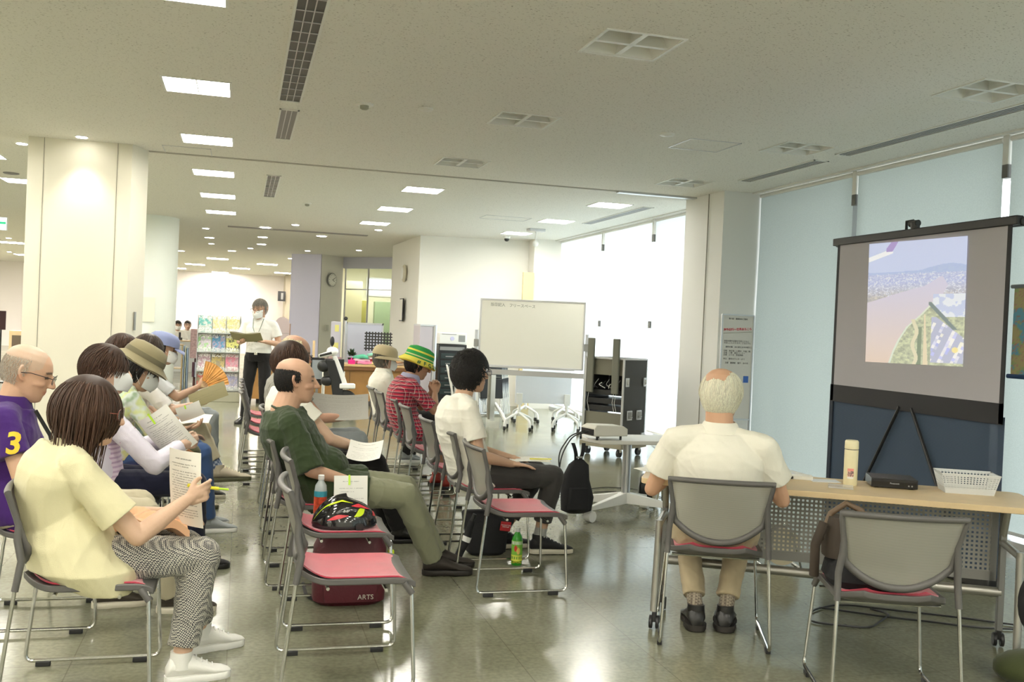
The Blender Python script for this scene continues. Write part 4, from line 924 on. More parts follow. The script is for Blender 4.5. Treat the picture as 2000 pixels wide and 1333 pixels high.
t = thing('notice_board', 'narrow notice board with yellow slips left of the silver screen', 'notice board', (1.66, 17.8, 0)); MB().bb((-.09, 0, .3), (.09, .02, 1.40)).build('board', mat('board_lilac', (.55, .54, .62), .6), t, bev=.01); MB().bb((-.02, -.004, 1.22), (.05, 0, 1.34)).build('slip', mat('yellow_slip', (.75, .72, .25), .7), t); MB().bb((-.05, -.004, .92), (.05, 0, 1.02)).build('slip', MATS['yellow_slip'], t); MB().bb((-.06, -.06, 0), (.06, .08, .3)).build('base', M_STEEL, t)
# visitor chair and electric scooter in front of the counter
t = thing('visitor_chair', 'black and white chair standing between the scooter and the counter', 'chair', (1.48, 15.85, 0), 0)
MB().bb((-.16, .1, .52), (.16, .12, .80)).build('backrest', M_DARK, t, bev=.01); MB().bb((-.18, -.2, .40), (.18, .14, .43)).build('seat', mat('seat_lime', (.55, .55, .15), .6), t, bev=.008)
for sx in (-1, 1):
    for y in (-.18, .12): MB().cyl((sx*.17, y, 0), (sx*.17, y, .42 if y < 0 else .6), .012).build('leg', M_WHITE, t)
sc0 = at(676, 802, z=0)
t = thing('electric_scooter', 'white and black electric mobility scooter parked at the counter', 'scooter', (1.52, 15.0, 0), 0)
wr = MB(); rt = np.array([[1, 0, 0], [0, 0, 1], [0, -1, 0]])
wh = wr.lathe([(.10, -.04), (.17, -.035), (.185, -.02), (.185, .02), (.17, .035), (.10, .04)], (.06, 0, .185), 32, rt).build('wheel', M_DARK, t)
MB().lathe([(.09, -.045), (.02, -.05), (.02, .05), (.09, .045)], (.06, 0, .185), 20, rt).build('hub', mat('hub_grey', (.12, .12, .12), .4), wh)
MB().rings([[(x, y, z) for x, y in ((a0-w, -.035), (a0+w, -.035), (a0+w, .035), (a0-w, .035))] for a0, w, z in ((.05, .06, .38), (-.02, .05, .60), (-.13, .035, .88))]).build('white_column', M_WHITE, t, bev=.008)
MB().rings([[(x, y, z) for x, y in ((a0-w, -.05), (a0+w, -.05), (a0+w, .05), (a0-w, .05))] for a0, w, z in ((-.04, .08, .22), (-.09, .08, .5), (-.2, .07, .82))]).build('black_frame', M_DARK, t, bev=.01)
MB().rings([[(x, y, z) for x, y in ((-.04, -.07), (.20, -.07), (.20, .07), (-.04, .07))] for z in (.39, .47)]).build('fender', M_WHITE, t, bev=.02)
MB().ell((-.28, .02, .72), (.10, .08, .09)).build('battery', M_DARK, t); MB().ell((-.22, .02, .50), (.10, .08, .08)).build('motor', M_DARK, t)
MB().ell((-.16, 0, .95), (.09, .07, .07)).build('head', M_WHITE, t); MB().tube([(-.36, -.03, .87), (-.2, -.05, .92), (-.12, -.05, .95)], [.03, .04, .03], 10).build('handle', M_WHITE, t); MB().tube([(-.35, -.06, .88), (-.18, -.09, .93)], .018).build('grip', M_DARK, t); MB().ell((-.17, 0, 1.10), (.035, .03, .075)).build('mirror', M_DARK, t)
MB().cyl((-.17, 0, .98), (-.17, 0, 1.05), .008).build('mirror_stem', M_DARK, t)

# glass room behind
mb = MB(); mb.prism([(2.50, 24.86), (3.70, 23.58), (3.705, 23.585), (2.505, 24.865)], 0, 2.74)
struct('window_6', mb, mat('room_glass', (.88, .95, .93), .02, trans=1, ior=1.02), smooth=False)
mb = MB(); 
for f in (0, .42, 1): x, y = 2.50+1.2*f, 24.83-1.28*f; mb.bb((x-.02, y-.02, 0), (x+.02, y+.02, 2.74))
mb.prism([(2.48, 24.84), (3.72, 23.54), (3.74, 23.58), (2.5, 24.88)], 2.20, 2.23)
struct('window_7', mb, M_ALU, smooth=False)
p0, p1 = at(720, 545, Y=28.3), at(766, 577, Y=28.3); t = thing('office_window', 'bright white window deep inside the glass room', 'window', (0, 0, 0)); MB().bb((p0[0], 28.33, p1[2]), (p1[0], 28.36, p0[2])).build('pane', emis('daylight_pane', (.85, .92, 1), 1.5), t, smooth=False); MB().bb((p0[0]-.05, 28.36, p1[2]-.06), (p1[0]+.05, 28.38, p0[2]+.05)).build('frame', M_WHITE, t)
p = at(690, 580, Y=26.5); tag(MB().bb((-.24, 0, 0), (.24, .06, 1.2)).build('partition_cream', mat('cream_board', (.80, .74, .50), .7), loc=(p[0], 26.5, 1.3)), 'cream lit panel high inside the glass room', 'panel')
p = at(752, 625, Y=27.5); tag(MB().bb((-.3, 0, 0), (.35, .3, 2.0)).build('green_locker', mat('office_green', (.25, .32, .2), .6), loc=(p[0], 27.5, 0), bev=.01), 'grey green locker inside the glass room', 'locker')
p = at(695, 630, Y=26.8); tag(MB().bb((-.3, 0, 0), (.3, .3, 2.0)).build('olive_locker', mat('office_olive', (.45, .42, .12), .6), loc=(p[0], 26.8, 0), bev=.01), 'olive yellow locker at the left inside the glass room', 'locker')
l = area('office_light', (3.4, 26.5, CE-.1), 1.5, 1, 60, (1, .96, .82))
# clocks, frame, switches, signs
t = thing('wall_clock', 'round white wall clock on the wall beside the lavender pillar', 'clock', (2.13, 24.60, 2.42), math.radians(45))
rx = np.array([[1, 0, 0], [0, 0, -1], [0, 1, 0]])
MB().lathe([(.17, 0), (.17, .03), (.15, .035)], n=32, rot=rx).build('casing', M_STEEL, t); MB().lathe([(.148, .036), (.148, .038)], n=32, rot=rx).build('dial', mat('dial', (.92, .92, .88), .5), t)
for k in range(12): a = k*PI/6; MB().box((.125*math.sin(a), -.04, .125*math.cos(a)), (.012, .003, .012)).build('hour_mark', M_DARK, t)
for a, L_2 in ((2.1, .08), (1.1, .11)): MB().tube([(0, -.042, 0), (L_2*math.sin(a), -.042, L_2*math.cos(a))], .005, 6).build('hand', M_DARK, t)
p = at(790, 534, X=2.99); t = thing('wall_speaker', 'oval cream wall clock seen edge-on on the left face of the white wall', 'clock', (2.99, 18.7, 2.38)); MB().ell((0, 0, 0), (.05, .17, .17), 24, 14).build('casing', mat('cream_case', (.62, .58, .46), .5), t); MB().ell((-.02, 0, 0), (.04, .13, .13), 20, 10).build('dial', M_WHITE, t)
t = thing('picture_frame', 'slim dark framed notice on the left face of the white wall', 'picture frame', (2.985, 18.75, 1.68)); MB().bb((-.02, -.19, -.22), (0, .19, .22)).build('frame', M_DARK, t, bev=.003); MB().bb((-.023, -.165, -.2), (-.02, .165, .2)).build('sheet', M_PAPER, t)
for k, (x, y, z) in enumerate(((2.06, 24.50, 1.22), (2.26, 24.72, 1.22))): tag(MB().box((0, 0, 0), (.11, .02, .16)).build('wall_switch', mat('switch', (.6, .6, .56), .5), loc=(x, y, z), rz=PI/4, bev=.003), ('left', 'right')[k]+' one of two grey switch plates below the round clock', 'switch')
p = at(551, 579, Y=36.8); t = thing('wall_sign', 'small dark square sign high on the far wall by the lavender pillar', 'sign', (p[0], 36.8, p[2])); MB().bb((-.15, 0, -.18), (.12, .05, .18)).build('plate', M_DARK, t); MB().bb((-.04, -.01, -.12), (.04, 0, .12)).build('symbol', M_STEEL, t); MB().bb((-.05, .05, -.05), (.05, 1.85, .05)).build('bracket', M_DARK, t)
p = at(551, 650, Y=18.2); t = thing('rounded_board', 'pinkish board with a rounded top behind the standing man', 'board', (p[0], 18.2, 0))
P = [(-.13, 0), (.13, 0), (.13, 1.30)]+[(.13*math.cos(a), 1.30+.14*math.sin(a)) for a in np.linspace(.2, PI-.2, 9)]+[(-.13, 1.30)]
MB().rings([[(x, 0, z) for x, z in P], [(x, .02, z) for x, z in P]]).build('board', mat('pink_grey', (.60, .50, .50), .6), t, smooth=False); MB().bb((.13, -.005, 0), (.145, .025, 1.32)).build('edge', mat('edge_brown', (.3, .16, .1), .5), t)
for z in (1.14, 1.03, .93, .83): MB().bb((-.125, -.003, z), (.125, 0, z+.006)).build('shelf_line', M_STEEL, t)
# brochure rack
t = thing('brochure_rack', 'glass brochure rack with four rows of colourful leaflets beside the standing man', 'rack', (-.33, 16.85, 0), math.radians(2))
mb = MB()
for x in (-.345, .335): mb.bb((x, -.02, .03), (x+.012, .10, 1.42))
mb.build('side_frame', M_ALU, t, smooth=False); MB().bb((-.34, .09, .12), (.34, .10, 1.40)).build('back_panel', mat('rack_back', (.75, .78, .70), .4), t, smooth=False)
MB().bb((-.36, -.12, 0), (.36, .14, .16)).build('base', mat('rack_base', (.55, .54, .42), .3, .5), t, bev=.005)
for r_ in range(4): MB().bb((-.34, -.035, .17+.315*r_), (.34, .09, .18+.315*r_)).build('shelf', M_ALU, t, smooth=False); MB().bb((-.34, -.035, .18+.315*r_), (.34, -.03, .24+.315*r_)).build('acrylic_lip', mat('acrylic', (.8, .88, .86), .1, alpha=.25), t, smooth=False)
pal = [[(.72, .80, .74), (.88, .85, .70), (.85, .78, .35)], [(.72, .66, .72), (.45, .42, .58), (.82, .80, .25)], [(.62, .40, .46), (.36, .30, .18), (.78, .45, .52)], [(.45, .36, .22), (.74, .66, .40), (.62, .58, .68)]]
acc = [[(.2, .6, .55), (.9, .8, .4), (.95, .9, .6)], [(.4, .7, .3), (.1, .35, .6), (.2, .2, .1)], [(.9, .85, .85), (.7, .55, .2), (.9, .3, .4)], [(.75, .15, .12), (.5, .42, .2), (.5, .5, .75)]]
for r_ in range(4):
    for c_ in range(3):
        col, ac = np.array(pal[r_][c_]), np.array(acc[r_][c_]); sd = r_*3+c_
        def fn(U, V, col=col, ac=ac, sd=sd):
            n = vnoise(U*7+sd, V*9, sd)[:, None]; n2 = vnoise(U*22, V*26, sd+40)[:, None]; C = np.where(n > .52, ac, col)*(.35+.75*n2); C = np.where((V > .8)[:, None] & (n2 > .47), [[.92, .9, .86]], C); return np.where((V < .25)[:, None] & (n2 > .52), [[.9, .88, .85]], C)
        row = 3-r_; x0 = -.325+.222*c_; z0_ = .185+.315*row
        b_ = thing('brochure', 'leaflet in the %s pocket of the %s row of the brochure rack' % (('left', 'middle', 'right')[c_], ('top', 'second', 'third', 'bottom')[r_]), 'brochure', (-.33, 16.85, 0), math.radians(2), 'leaflets in the brochure rack')
        painted('cover', fn, 22, 30, lambda u, v: np.stack([x0+.205*u, -.02+.08*v, z0_+.285*v], 1), M_COLR, b_)
        MB().rings([[(x0, -.018, z0_), (x0+.205, -.018, z0_), (x0+.205, -.004, z0_), (x0, -.004, z0_)], [(x0, .062, z0_+.284), (x0+.205, .062, z0_+.284), (x0+.205, .072, z0_+.284), (x0, .072, z0_+.284)]]).build('pages', M_PAPER, b_, smooth=False)
# bookshelf cart at the left of the rack
t = thing('book_cart', 'light wooden book cart with upright boards left of the brochure rack', 'cart', (-.98, 18.2, 0))
for x in (-.16, .02): MB().bb((x-.012, -.2, 0), (x+.012, .2, .88)).build('side_board', M_WOODL, t, bev=.002)
for k, c in enumerate(((.45, .55, .70), (.65, .68, .55), (.30, .40, .55))): MB().bb((.04+.03*k, -.22, .02), (.055+.03*k, .2, .86-.02*k)).build('upright_board', mat('board_c%d' % k, c, .5), t)
for z in (.86, .45, .04): MB().bb((-.16, -.2, z), (.02, .2, z+.02)).build('shelf', M_WOODL, t)
for z_ in (.47,):
    for k in range(5):
        x = .16+.045*k; tag(MB().bb((-.018, -.1, 0), (.018, .1, .26)).build('book', mat('book_dark%d' % (k % 3), [(.12, .05, .07), (.5, .5, .6), (.2, .15, .2)][k % 3], .6), loc=(-.98+x+.04, 18.4, .30)), 'upright book on the low shelf left of the brochure rack, %s from the left' % ('first', 'second', 'third', 'fourth', 'fifth')[k], 'book', 'books left of the rack')
t = thing('low_shelf', 'low red brown shelf behind the book cart', 'shelf', (-.70, 18.5, 0)); MB().bb((-.08, -.15, 0), (.35, .2, .29)).build('cabinet', mat('red_brown', (.16, .06, .05), .6), t); MB().bb((-.16, .16, .62), (.35, .2, 1.15)).build('poster_panel', mat('mauve_print', (.48, .33, .33), .7, var=.25, vscale=30), t)
MB().bb((-.08, .16, .29), (.35, .2, .62)).build('back_panel', mat('dark_brown', (.06, .02, .025), .6), t)
# notices on the round column and light switch of the left pillar
p = at(288, 605, Y=17.08); tag(MB().bb((-.09, -.012, -.2), (.09, 0, .2)).build('wall_notice', mat('notice', (.80, .80, .68), .6), loc=(-1.45, 17.05, p[2]), bev=.002), 'pale framed notice on the round column', 'notice')
p = at(266, 628, Y=10.1); tag(MB().bb((-.012, -.012, -.09), (.012, 0, .09)).build('switch_strip', M_STEEL, loc=(-1.0, 10.2, p[2]), rz=1.1), 'narrow metal strip switch on the side of the big left pillar', 'switch')
# left edge beyond the pillar
p0, p1 = at(18, 646, Y=24), at(43, 700, Y=24); t = thing('wooden_cabinet', 'small pale wooden cabinet with a dark glass front at the left edge', 'cabinet', (p0[0], 24, 0)); MB().bb((0, 0, 0), (.6, .4, p0[2])).build('body', M_WOODL, t, bev=.005); MB().bb((.06, -.01, p0[2]-.75), (.54, 0, p0[2]-.1)).build('dark_pane', mat('pane_brown', (.12, .09, .06), .3), t)
p = at(2, 640, Y=20); t = thing('music_stand', 'dark tilted stand top at the very left edge', 'stand', (p[0], 20, 0)); MB().cyl((0, 0, 0), (0, 0, 1.0), .015).build('stem', M_DARK, t); MB().box((-.05, 0, 1.15), (.25, .04, .35)).build('desk', mat('dark_brown', (.06, .02, .025), .6), t); MB().lathe([(.2, 0), (.2, .02)]).build('base', M_DARK, t)
# poster stand by the right pillar
t = thing('poster_stand', 'slim silver floor stand with a printed Japanese notice by the right pillar', 'poster stand', (5.06, 9.33, 0), math.radians(0))
mb = MB()
for x in (-.185, .185): mb.bb((x-.008, -.01, .02), (x+.008, .012, 1.665))
for z in (1.655, .55): mb.bb((-.185, -.01, z), (.185, .012, z+.016))
mb.build('frame', M_ALU, t, bev=.002); MB().bb((-.177, -.003, .57), (.177, .003, 1.655)).build('poster', mat('poster_paper', (.70, .68, .64), .6), t, smooth=False)
MB().bb((-.2, -.12, 0), (.2, .12, .02)).build('base', M_STEEL, t, bev=.003)
M_RED = mat('red_print', (.62, .02, .06), .6)
text_mb('海外紀行～世界あちこち', .030, basis((0, -.0045, 1.51), (1, 0, .06), (0, 0, 1)), name='title', m=M_RED, parent=t, bold=.0006)
mb = MB(); mb.tube([(-.165, -.004, 1.465), (.165, -.004, 1.49)], .002, 4); mb.build('underline', mat('olive_line', (.25, .25, .15), .6), t)
text_mb('第八回　講演会のご案内', .020, basis((0, -.0045, 1.62), (1, 0, 0), (0, 0, 1)), name='header', m=M_INK, parent=t)
body = '市民の旅の記録を写真とともに\nお話しいただきます。どなたでも\n　\n　海外の旅　川と町と人々の暮らし\n　\n日時　毎月第二土曜日　午後二時\n会場　一階　展示コーナー\n定員　三十名　参加無料\n　\n申込　受付カウンターまで\n　\n　主催　図書館　協力　友の会'
text_mb(body, .021, basis((-.155, -.0045, 1.27), (1, 0, 0), (0, 0, 1)), name='body_text', m=mat('grey_ink', (.18, .18, .18), .6), parent=t, align='LEFT')
MB().bb((.09, -.0045, .95), (.15, -.003, 1.02)).build('blue_logo', mat('blue_print', (.05, .15, .5), .6), t, smooth=False)

# ================================================================ PEOPLE
def Rz(a): c, s = math.cos(a), math.sin(a); return np.array([[c, -s, 0], [s, c, 0], [0, 0, 1.]])
def Ry(a): c, s = math.cos(a), math.sin(a); return np.array([[c, 0, s], [0, 1., 0], [-s, 0, c]])
def Rx(a): c, s = math.cos(a), math.sin(a); return np.array([[1., 0, 0], [0, c, -s], [0, s, c]])
def remesh(mb, voxel, smooth=3):
    me = mb.mesh('tmp'); o = bpy.data.objects.new('tmp', me); COL.objects.link(o)
    r = o.modifiers.new('r', 'REMESH'); r.mode = 'VOXEL'; r.voxel_size = voxel; r.use_smooth_shade = True
    if smooth: k = o.modifiers.new('s', 'SMOOTH'); k.factor = .5; k.iterations = smooth
    out = bpy.data.meshes.new_from_object(o.evaluated_get(bpy.context.evaluated_depsgraph_get()))
    bpy.data.objects.remove(o); bpy.data.meshes.remove(me); return out
def getv(me):
    a = np.empty(len(me.vertices)*3, np.float32); me.vertices.foreach_get('co', a); return a.reshape(-1, 3).astype(float)
def getn(me):
    a = np.empty(len(me.vertices)*3, np.float32); me.vertices.foreach_get('normal', a); return a.reshape(-1, 3).astype(float)
def setv(me, v): me.vertices.foreach_set('co', v.astype(np.float32).ravel()); me.update()
def folds(me, amp, scale=1., seed=0, gravity=.35):
    """cloth wrinkles: warped ridges pushed along the normals"""
    r = np.random.default_rng(seed); v = getv(me); n = getn(me); f = np.zeros(len(v))
    for i in range(7):
        k = r.normal(size=3); k[2] *= (1-gravity) if i % 2 else 1.3; k = _u(k)*2*PI/(r.uniform(.07, .20)*scale); w = r.normal(size=3)*2*PI/.35
        ph = v @ k+r.uniform(0, 6)+1.6*np.sin(v @ w+r.uniform(0, 6)); f += (1-np.abs(np.sin(ph/2)))**2.2*r.uniform(.5, 1)
    f = f/7-.22; setv(me, v+n*(f*amp*3.2)[:, None])
def finish(me, name, m, parent, loc=None, yaw=0):
    me.name = name; me.materials.clear(); me.materials.append(m); me.polygons.foreach_set('use_smooth', [True]*len(me.polygons))
    o = bpy.data.objects.new(name, me); COL.objects.link(o)
    if parent is not None: o.parent = parent
    if loc is not None: o.location = loc; o.rotation_euler.z = yaw
    return o
def setcol(me, C):
    a = me.color_attributes.new('col', 'FLOAT_COLOR', 'POINT'); a.data.foreach_set('color', np.concatenate([C, np.ones((len(C), 1))], 1).astype(np.float32).ravel())
SKIN = mat('skin', (.7, .5, .4), .5, attr=True, spec=.35, bump=.08, bscale=250)
bsdf(SKIN).inputs['Subsurface Weight'].default_value = .0

HEADR = [(-.118, .050, .020, .022), (-.108, .044, .040, .036), (-.090, .032, .058, .050), (-.065, .016, .076, .061), (-.035, .004, .091, .070), (0, -.002, .099, .076), (.030, -.006, .102, .079), (.060, -.011, .096, .076), (.085, -.015, .080, .064), (.103, -.017, .054, .044), (.113, -.017, .022, .018)]
def head_mb(mb, c, R, s, nose=1.0):
    T = lambda p: np.array(c)+R @ (np.array(p)*s)
    t = np.linspace(0, 2*PI, 28, endpoint=False)
    mb.rings([np.array([T((cx+a*math.cos(q)*(1 if math.cos(q) < 0 else .985), b*math.sin(q), z)) for q in t]) for z, cx, a, b in HEADR])
    mb.caps(T((.094, 0, .008)), .009*s, T((.114*nose, 0, -.030)), .0125*s, 10)
    for y in (-1, 1):
        mb.ell(T((.103, y*.010, -.034)), np.array([.012, .008, .008])*s, 8, 6, R)
        mb.caps(T((.083, y*.012, .022)), .010*s, T((.066, y*.046, .020)), .010*s, 8)          # brow
        mb.caps(T((.070, y*.040, -.028)), .017*s, T((.050, y*.052, -.030)), .016*s, 8)       # cheek
        # ear: rim and lobe
        P = [(-.006, .074, .022), (-.022, .084, .024), (-.026, .087, .004), (-.016, .083, -.018), (-.004, .077, -.030)]
        mb.chain([T((x, y*yy, z)) for x, yy, z in P], [.006*s, .0065*s, .0065*s, .007*s, .007*s], 8)
        mb.ell(T((-.012, y*.076, 0)), np.array([.013, .006, .022])*s, 8, 6, R)
    mb.caps(T((.089, -.014, -.058)), .0075*s, T((.089, .014, -.058)), .0075*s, 8); mb.caps(T((.087, -.012, -.069)), .008*s, T((.087, .012, -.069)), .008*s, 8)
    mb.ell(T((.070, 0, -.098)), np.array([.020, .020, .016])*s, 10, 6, R)
def hand_mb(mb, w, d, n, side, curl=.5, sc=1.0, spread=.10, thumb=1.0, curls=None):
    """w wrist, d pointing direction, n palm direction, side +1/-1 thumb side"""
    w = np.array(w, float); d = _u(d); n = _u(np.array(n)-(np.array(n) @ d)*d); l = np.cross(n, d)*side
    K = []; lens = [(.040, .024, .019), (.044, .028, .021), (.041, .026, .020), (.032, .020, .017)]
    for i in range(4):
        off = (1.5-i)*.0185; k = w+(d*(.082-.006*abs(i-1))+l*off)*sc
        mb.caps(w+(d*.012+l*off*.65)*sc, .0135*sc, k, .0105*sc, 8); dd = _u(d+l*off*spread*8); p = k; a = 0
        cu = curls[i] if curls else curl
        for j, L in enumerate(lens[i]):
            a += cu*(.8, 1.1, .7)[j]; q = p+(dd*math.cos(a)+n*math.sin(a))*L*sc; mb.caps(p, (.0098, .0090, .0082)[j]*sc, q, (.0090, .0082, .0072)[j]*sc, 8); p = q
    mb.caps(w+(d*.045)*sc-n*.0, .020*sc, w+(d*.03+l*.008)*sc, .019*sc, 8)
    b = w+(d*.020+l*.022)*sc; t1 = b+_u(d*.70+l*.62+n*.35*thumb)*.040*sc; t2 = t1+_u(d*.9+l*.25+n*.45*thumb)*.030*sc; t3 = t2+_u(d+n*.4*thumb)*.022*sc
    mb.caps(b, .0145*sc, t1, .0115*sc, 8); mb.caps(t1, .0112*sc, t2, .0100*sc, 8); mb.caps(t2, .0098*sc, t3, .0082*sc, 8)
def spine_rings(J, widths, ts, infl=0.0, n=28, kx=1.0):
    P = [np.array(J[k], float) for k in ('pelvis', 'waist', 'chest', 'neck')]; ext = [2*P[0]-P[1]]+P+[2*P[3]-P[2]]
    def cr(t):
        t = max(-1, min(3.0, t)); i = int(math.floor(t)); i = min(i, 2) if i >= 0 else -1; f = t-i
        if i < 0: return P[0]+(P[0]-P[1])*(-t)
        p0, p1, p2, p3 = ext[i], ext[i+1], ext[i+2], ext[i+3] if i+3 < len(ext) else ext[-1]
        return .5*((2*p1)+(-p0+p2)*f+(2*p0-5*p1+4*p2-p3)*f*f+(-p0+3*p1-3*p2+p3)*f**3)
    hip = _u(np.array(J['hipL'])-np.array(J['hipR'])); sh = _u(np.array(J['shL'])-np.array(J['shR'])); tt = [w[0] for w in widths]; R = []
    q = np.linspace(0, 2*PI, n, endpoint=False)
    for t in ts:
        c = cr(t); d = _u(cr(min(t+.05, 3))-cr(t-.05)); k = min(max((t-.3)/1.7, 0), 1); l = _u(hip*(1-k)+sh*k); l = _u(l-(l @ d)*d); f = np.cross(l, d)
        wa_, da = np.interp(t, tt, [w[1] for w in widths])+infl, np.interp(t, tt, [w[2] for w in widths])+infl
        R.append(c+np.outer(np.sign(np.sin(q))*np.abs(np.sin(q))**.85*wa_*kx, l)+np.outer(np.cos(q)*da*kx, f))
    return R
BODYW = [(-.5, .155, .11), (0, .165, .115), (.6, .155, .108), (1, .145, .105), (1.6, .158, .112), (2, .172, .116), (2.35, .170, .108), (2.6, .140, .090), (2.8, .090, .070), (3, .060, .058)]
def seated(**k):
    J = dict(pelvis=(-.11, 0, .53), waist=(-.14, 0, .67), chest=(-.15, 0, .84), neck=(-.12, 0, .99), head=(-.07, 0, 1.12), shL=(-.13, .165, .925), shR=(-.13, -.165, .925),
             elL=(-.05, .235, .68), elR=(-.05, -.235, .68), wrL=(.16, .14, .60), wrR=(.16, -.14, .60), hipL=(-.09, .085, .50), hipR=(-.09, -.085, .50),
             knL=(.34, .12, .49), knR=(.34, -.12, .49), anL=(.36, .11, .085), anR=(.36, -.11, .085), ftL=(1, .08, 0), ftR=(1, -.08, 0))
    J.update(k); return J
def person(label, loc, yaw, J, vox=.006, skin=(.62, .42, .31), hyaw=0, hpitch=0, hroll=0, hs=1.05, top=None, top_m=None, sleeve=.6, build=1.0, hem=-.35, trousers_m=None, leg_end=.98, drape=None,
           wrk=.005, hand=None, collar=None, scalp=None, brow=(.05, .04, .035), neck_r=.052, leg_r=1.0, sleeve_r=1.0, extra_skin=None, cat='person', blush=.05, sleeve_m=None, lap=.0, nose=1.0):
    loc = tuple(loc) if len(loc) == 3 else (loc[0], loc[1], 0); A = lambda k: np.array(J[k], float)
    Rh = Rz(hyaw) @ Ry(hpitch) @ Rx(hroll); hc = A('head')
    mb = MB(); head_mb(mb, hc, Rh, hs, nose)
    nb = hc+Rh @ (np.array([-.022, 0, -.070])*hs)
    mb.caps(A('neck')+[0, 0, -.03], neck_r*1.12, nb, neck_r, 16)
    W_ = [(t, w*.88, d*.88) for t, w, d in BODYW]; mb.rings(spine_rings(J, W_, np.linspace(-.3, 3, 14), 0, 20, build))
    for s_, o_ in (('L', 1), ('R', -1)):
        sh, el, wr = A('sh'+s_), A('el'+s_), A('wr'+s_)
        mb.caps(A('chest')*.4+A('neck')*.6, .055, sh, .047, 12); m_ = sh*.45+el*.55
        mb.chain([sh, m_, el], [.046*build**.5, .041, .036], 14); f_ = el*.68+wr*.32; mb.chain([el, f_, wr], [.036, .037, .0235], 14)
        d = _u(wr-el); h = (hand or {}).get(s_, {}); hd = h.get('d', d); hn = h.get('n', (0, 0, -1) if abs(_u(hd)[2]) < .8 else (1, 0, 0))
        side = h.get('side', 1 if (np.cross(_u(np.array(hn)-(np.array(hn) @ _u(hd))*_u(hd)), _u(hd)) @ np.array([0, -o_, 0])) > 0 else -1)
        mb.caps(wr, .0235, wr+_u(hd)*.02, .021, 10)
        hand_mb(mb, wr+_u(hd)*.008, hd, hn, side, h.get('curl', .35), h.get('s', .95), curls=h.get('curls'))
        hp, kn, an = A('hip'+s_), A('kn'+s_), A('an'+s_)
        mb.chain([hp, kn], [.070*leg_r, .050], 14); cf = kn*.7+an*.3; mb.chain([kn, cf, an], [.048, .050*leg_r, .033], 14); mb.caps(an, .033, an+_u(A('ft'+s_))*.10+[0, 0, -.050], .022, 10)
    if extra_skin: extra_skin(mb)
    me = remesh(mb, vox, 3); v = getv(me)
    q = ((v-hc) @ Rh)/hs; near = (np.abs(q) < .16).all(1)
    for y in (-1, 1):       # eye sockets
        e_ = np.array([.088, y*.032, .002]); w = np.exp(-((q-e_)**2).sum(1)/(2*.010**2))*near
        v -= (w*.0075*hs)[:, None]*(Rh @ np.array([1, 0, 0])); w2 = np.exp(-(((q-e_)/[1, 1.2, .8])**2).sum(1)/(2*.0050**2))*near; v += (w2*.003*hs)[:, None]*(Rh @ np.array([1, 0, 0]))
    setv(me, v); C = np.tile(np.array(skin, float), (len(v), 1))
    def mixc(w, c): 
        nonlocal C; w = np.clip(w, 0, 1)[:, None]; C = C*(1-w)+np.array(c)*w
    g = lambda p, sg: np.exp(-(((q-np.array(p))/np.array(sg))**2).sum(1)/2)*near
    sk = np.array(skin)
    for y in (-1, 1):
        mixc(g((.065, y*.045, -.03), (.03, .02, .02))*blush*4, sk*[1.05, .78, .75]); mixc(g((-.015, y*.082, 0), (.02, .012, .03))*.5, sk*[1.05, .72, .68])
    mixc(g((.096, 0, -.063), (.014, .017, .0065))*1.3, sk*[.85, .5, .5]); mixc(g((.115, 0, -.035), (.012, .012, .01))*.35, sk*[1.0, .75, .72])
    for y in (-1, 1):
        mixc((g((.085, y*.031, .024), (.02, .016, .0045))*1.5 > .55)*.75, brow); mixc((g((.085, y*.032, .001), (.02, .0105, .0042))*1.5 > .6)*.9, (.03, .022, .02))
    if scalp: mixc(scalp[0](q)*near, scalp[1])
    setcol(me, C); root = finish(me, 'person', SKIN, None, loc, yaw); tag(root, label, cat)
    # trousers
    if trousers_m:
        mb = MB(); mb.rings(spine_rings(J, BODYW, np.linspace(-.45, .55, 6), .012, 24, build)); 
        for s_ in 'LR':
            hp, kn, an = A('hip'+s_), A('kn'+s_), A('an'+s_); end = kn+(an-kn)*leg_end
            mb.caps(hp, .092*leg_r*build**.3, kn, .066*leg_r, 18); mb.caps(kn, .067*leg_r, end, .052*leg_r+.004, 18, True, False)
        me = remesh(mb, max(vox, .006), 3); folds(me, wrk*1.0, 1.0, int(abs(loc[0]*100+loc[1]*10))+1); finish(me, 'trousers', trousers_m, root)
    # shirt
    if top_m:
        mb = MB(); BW = [(t, w, d) for t, w, d in BODYW]; BW[-1] = (3, .066, .066); BW[-2] = (2.85, .095, .080)
        mb.rings(spine_rings(J, BW, list(np.linspace(hem, 2.4, 11))+[2.55, 2.7, 2.85, 2.93], .018, 28, build))
        for s_ in 'LR':
            sh, el, wr = A('sh'+s_), A('el'+s_), A('wr'+s_); cc = A('chest')*.25+A('neck')*.75
            mb.caps(cc, .070, sh, .060*build**.5, 16)
            if sleeve <= 1: mb.caps(sh, .060*build**.5, sh+(el-sh)*sleeve, .060*sleeve_r, 18, True, False)
            else: mb.caps(sh, .060*build**.5, el, .050*sleeve_r, 16); mb.caps(el, .050*sleeve_r, el+(wr-el)*(sleeve-1), .037*sleeve_r, 16, True, False)
            if lap: hp, kn = A('hip'+s_), A('kn'+s_); mb.caps(hp, .092*leg_r*build**.3+.020, hp+(kn-hp)*lap, .092*leg_r+.012, 18, True, False)
        if drape: drape(mb)
        me = remesh(mb, vox, 3); folds(me, wrk, 1.0, int(abs(loc[0]*77+loc[1]*13))+2); finish(me, top or 'shirt', top_m, root)
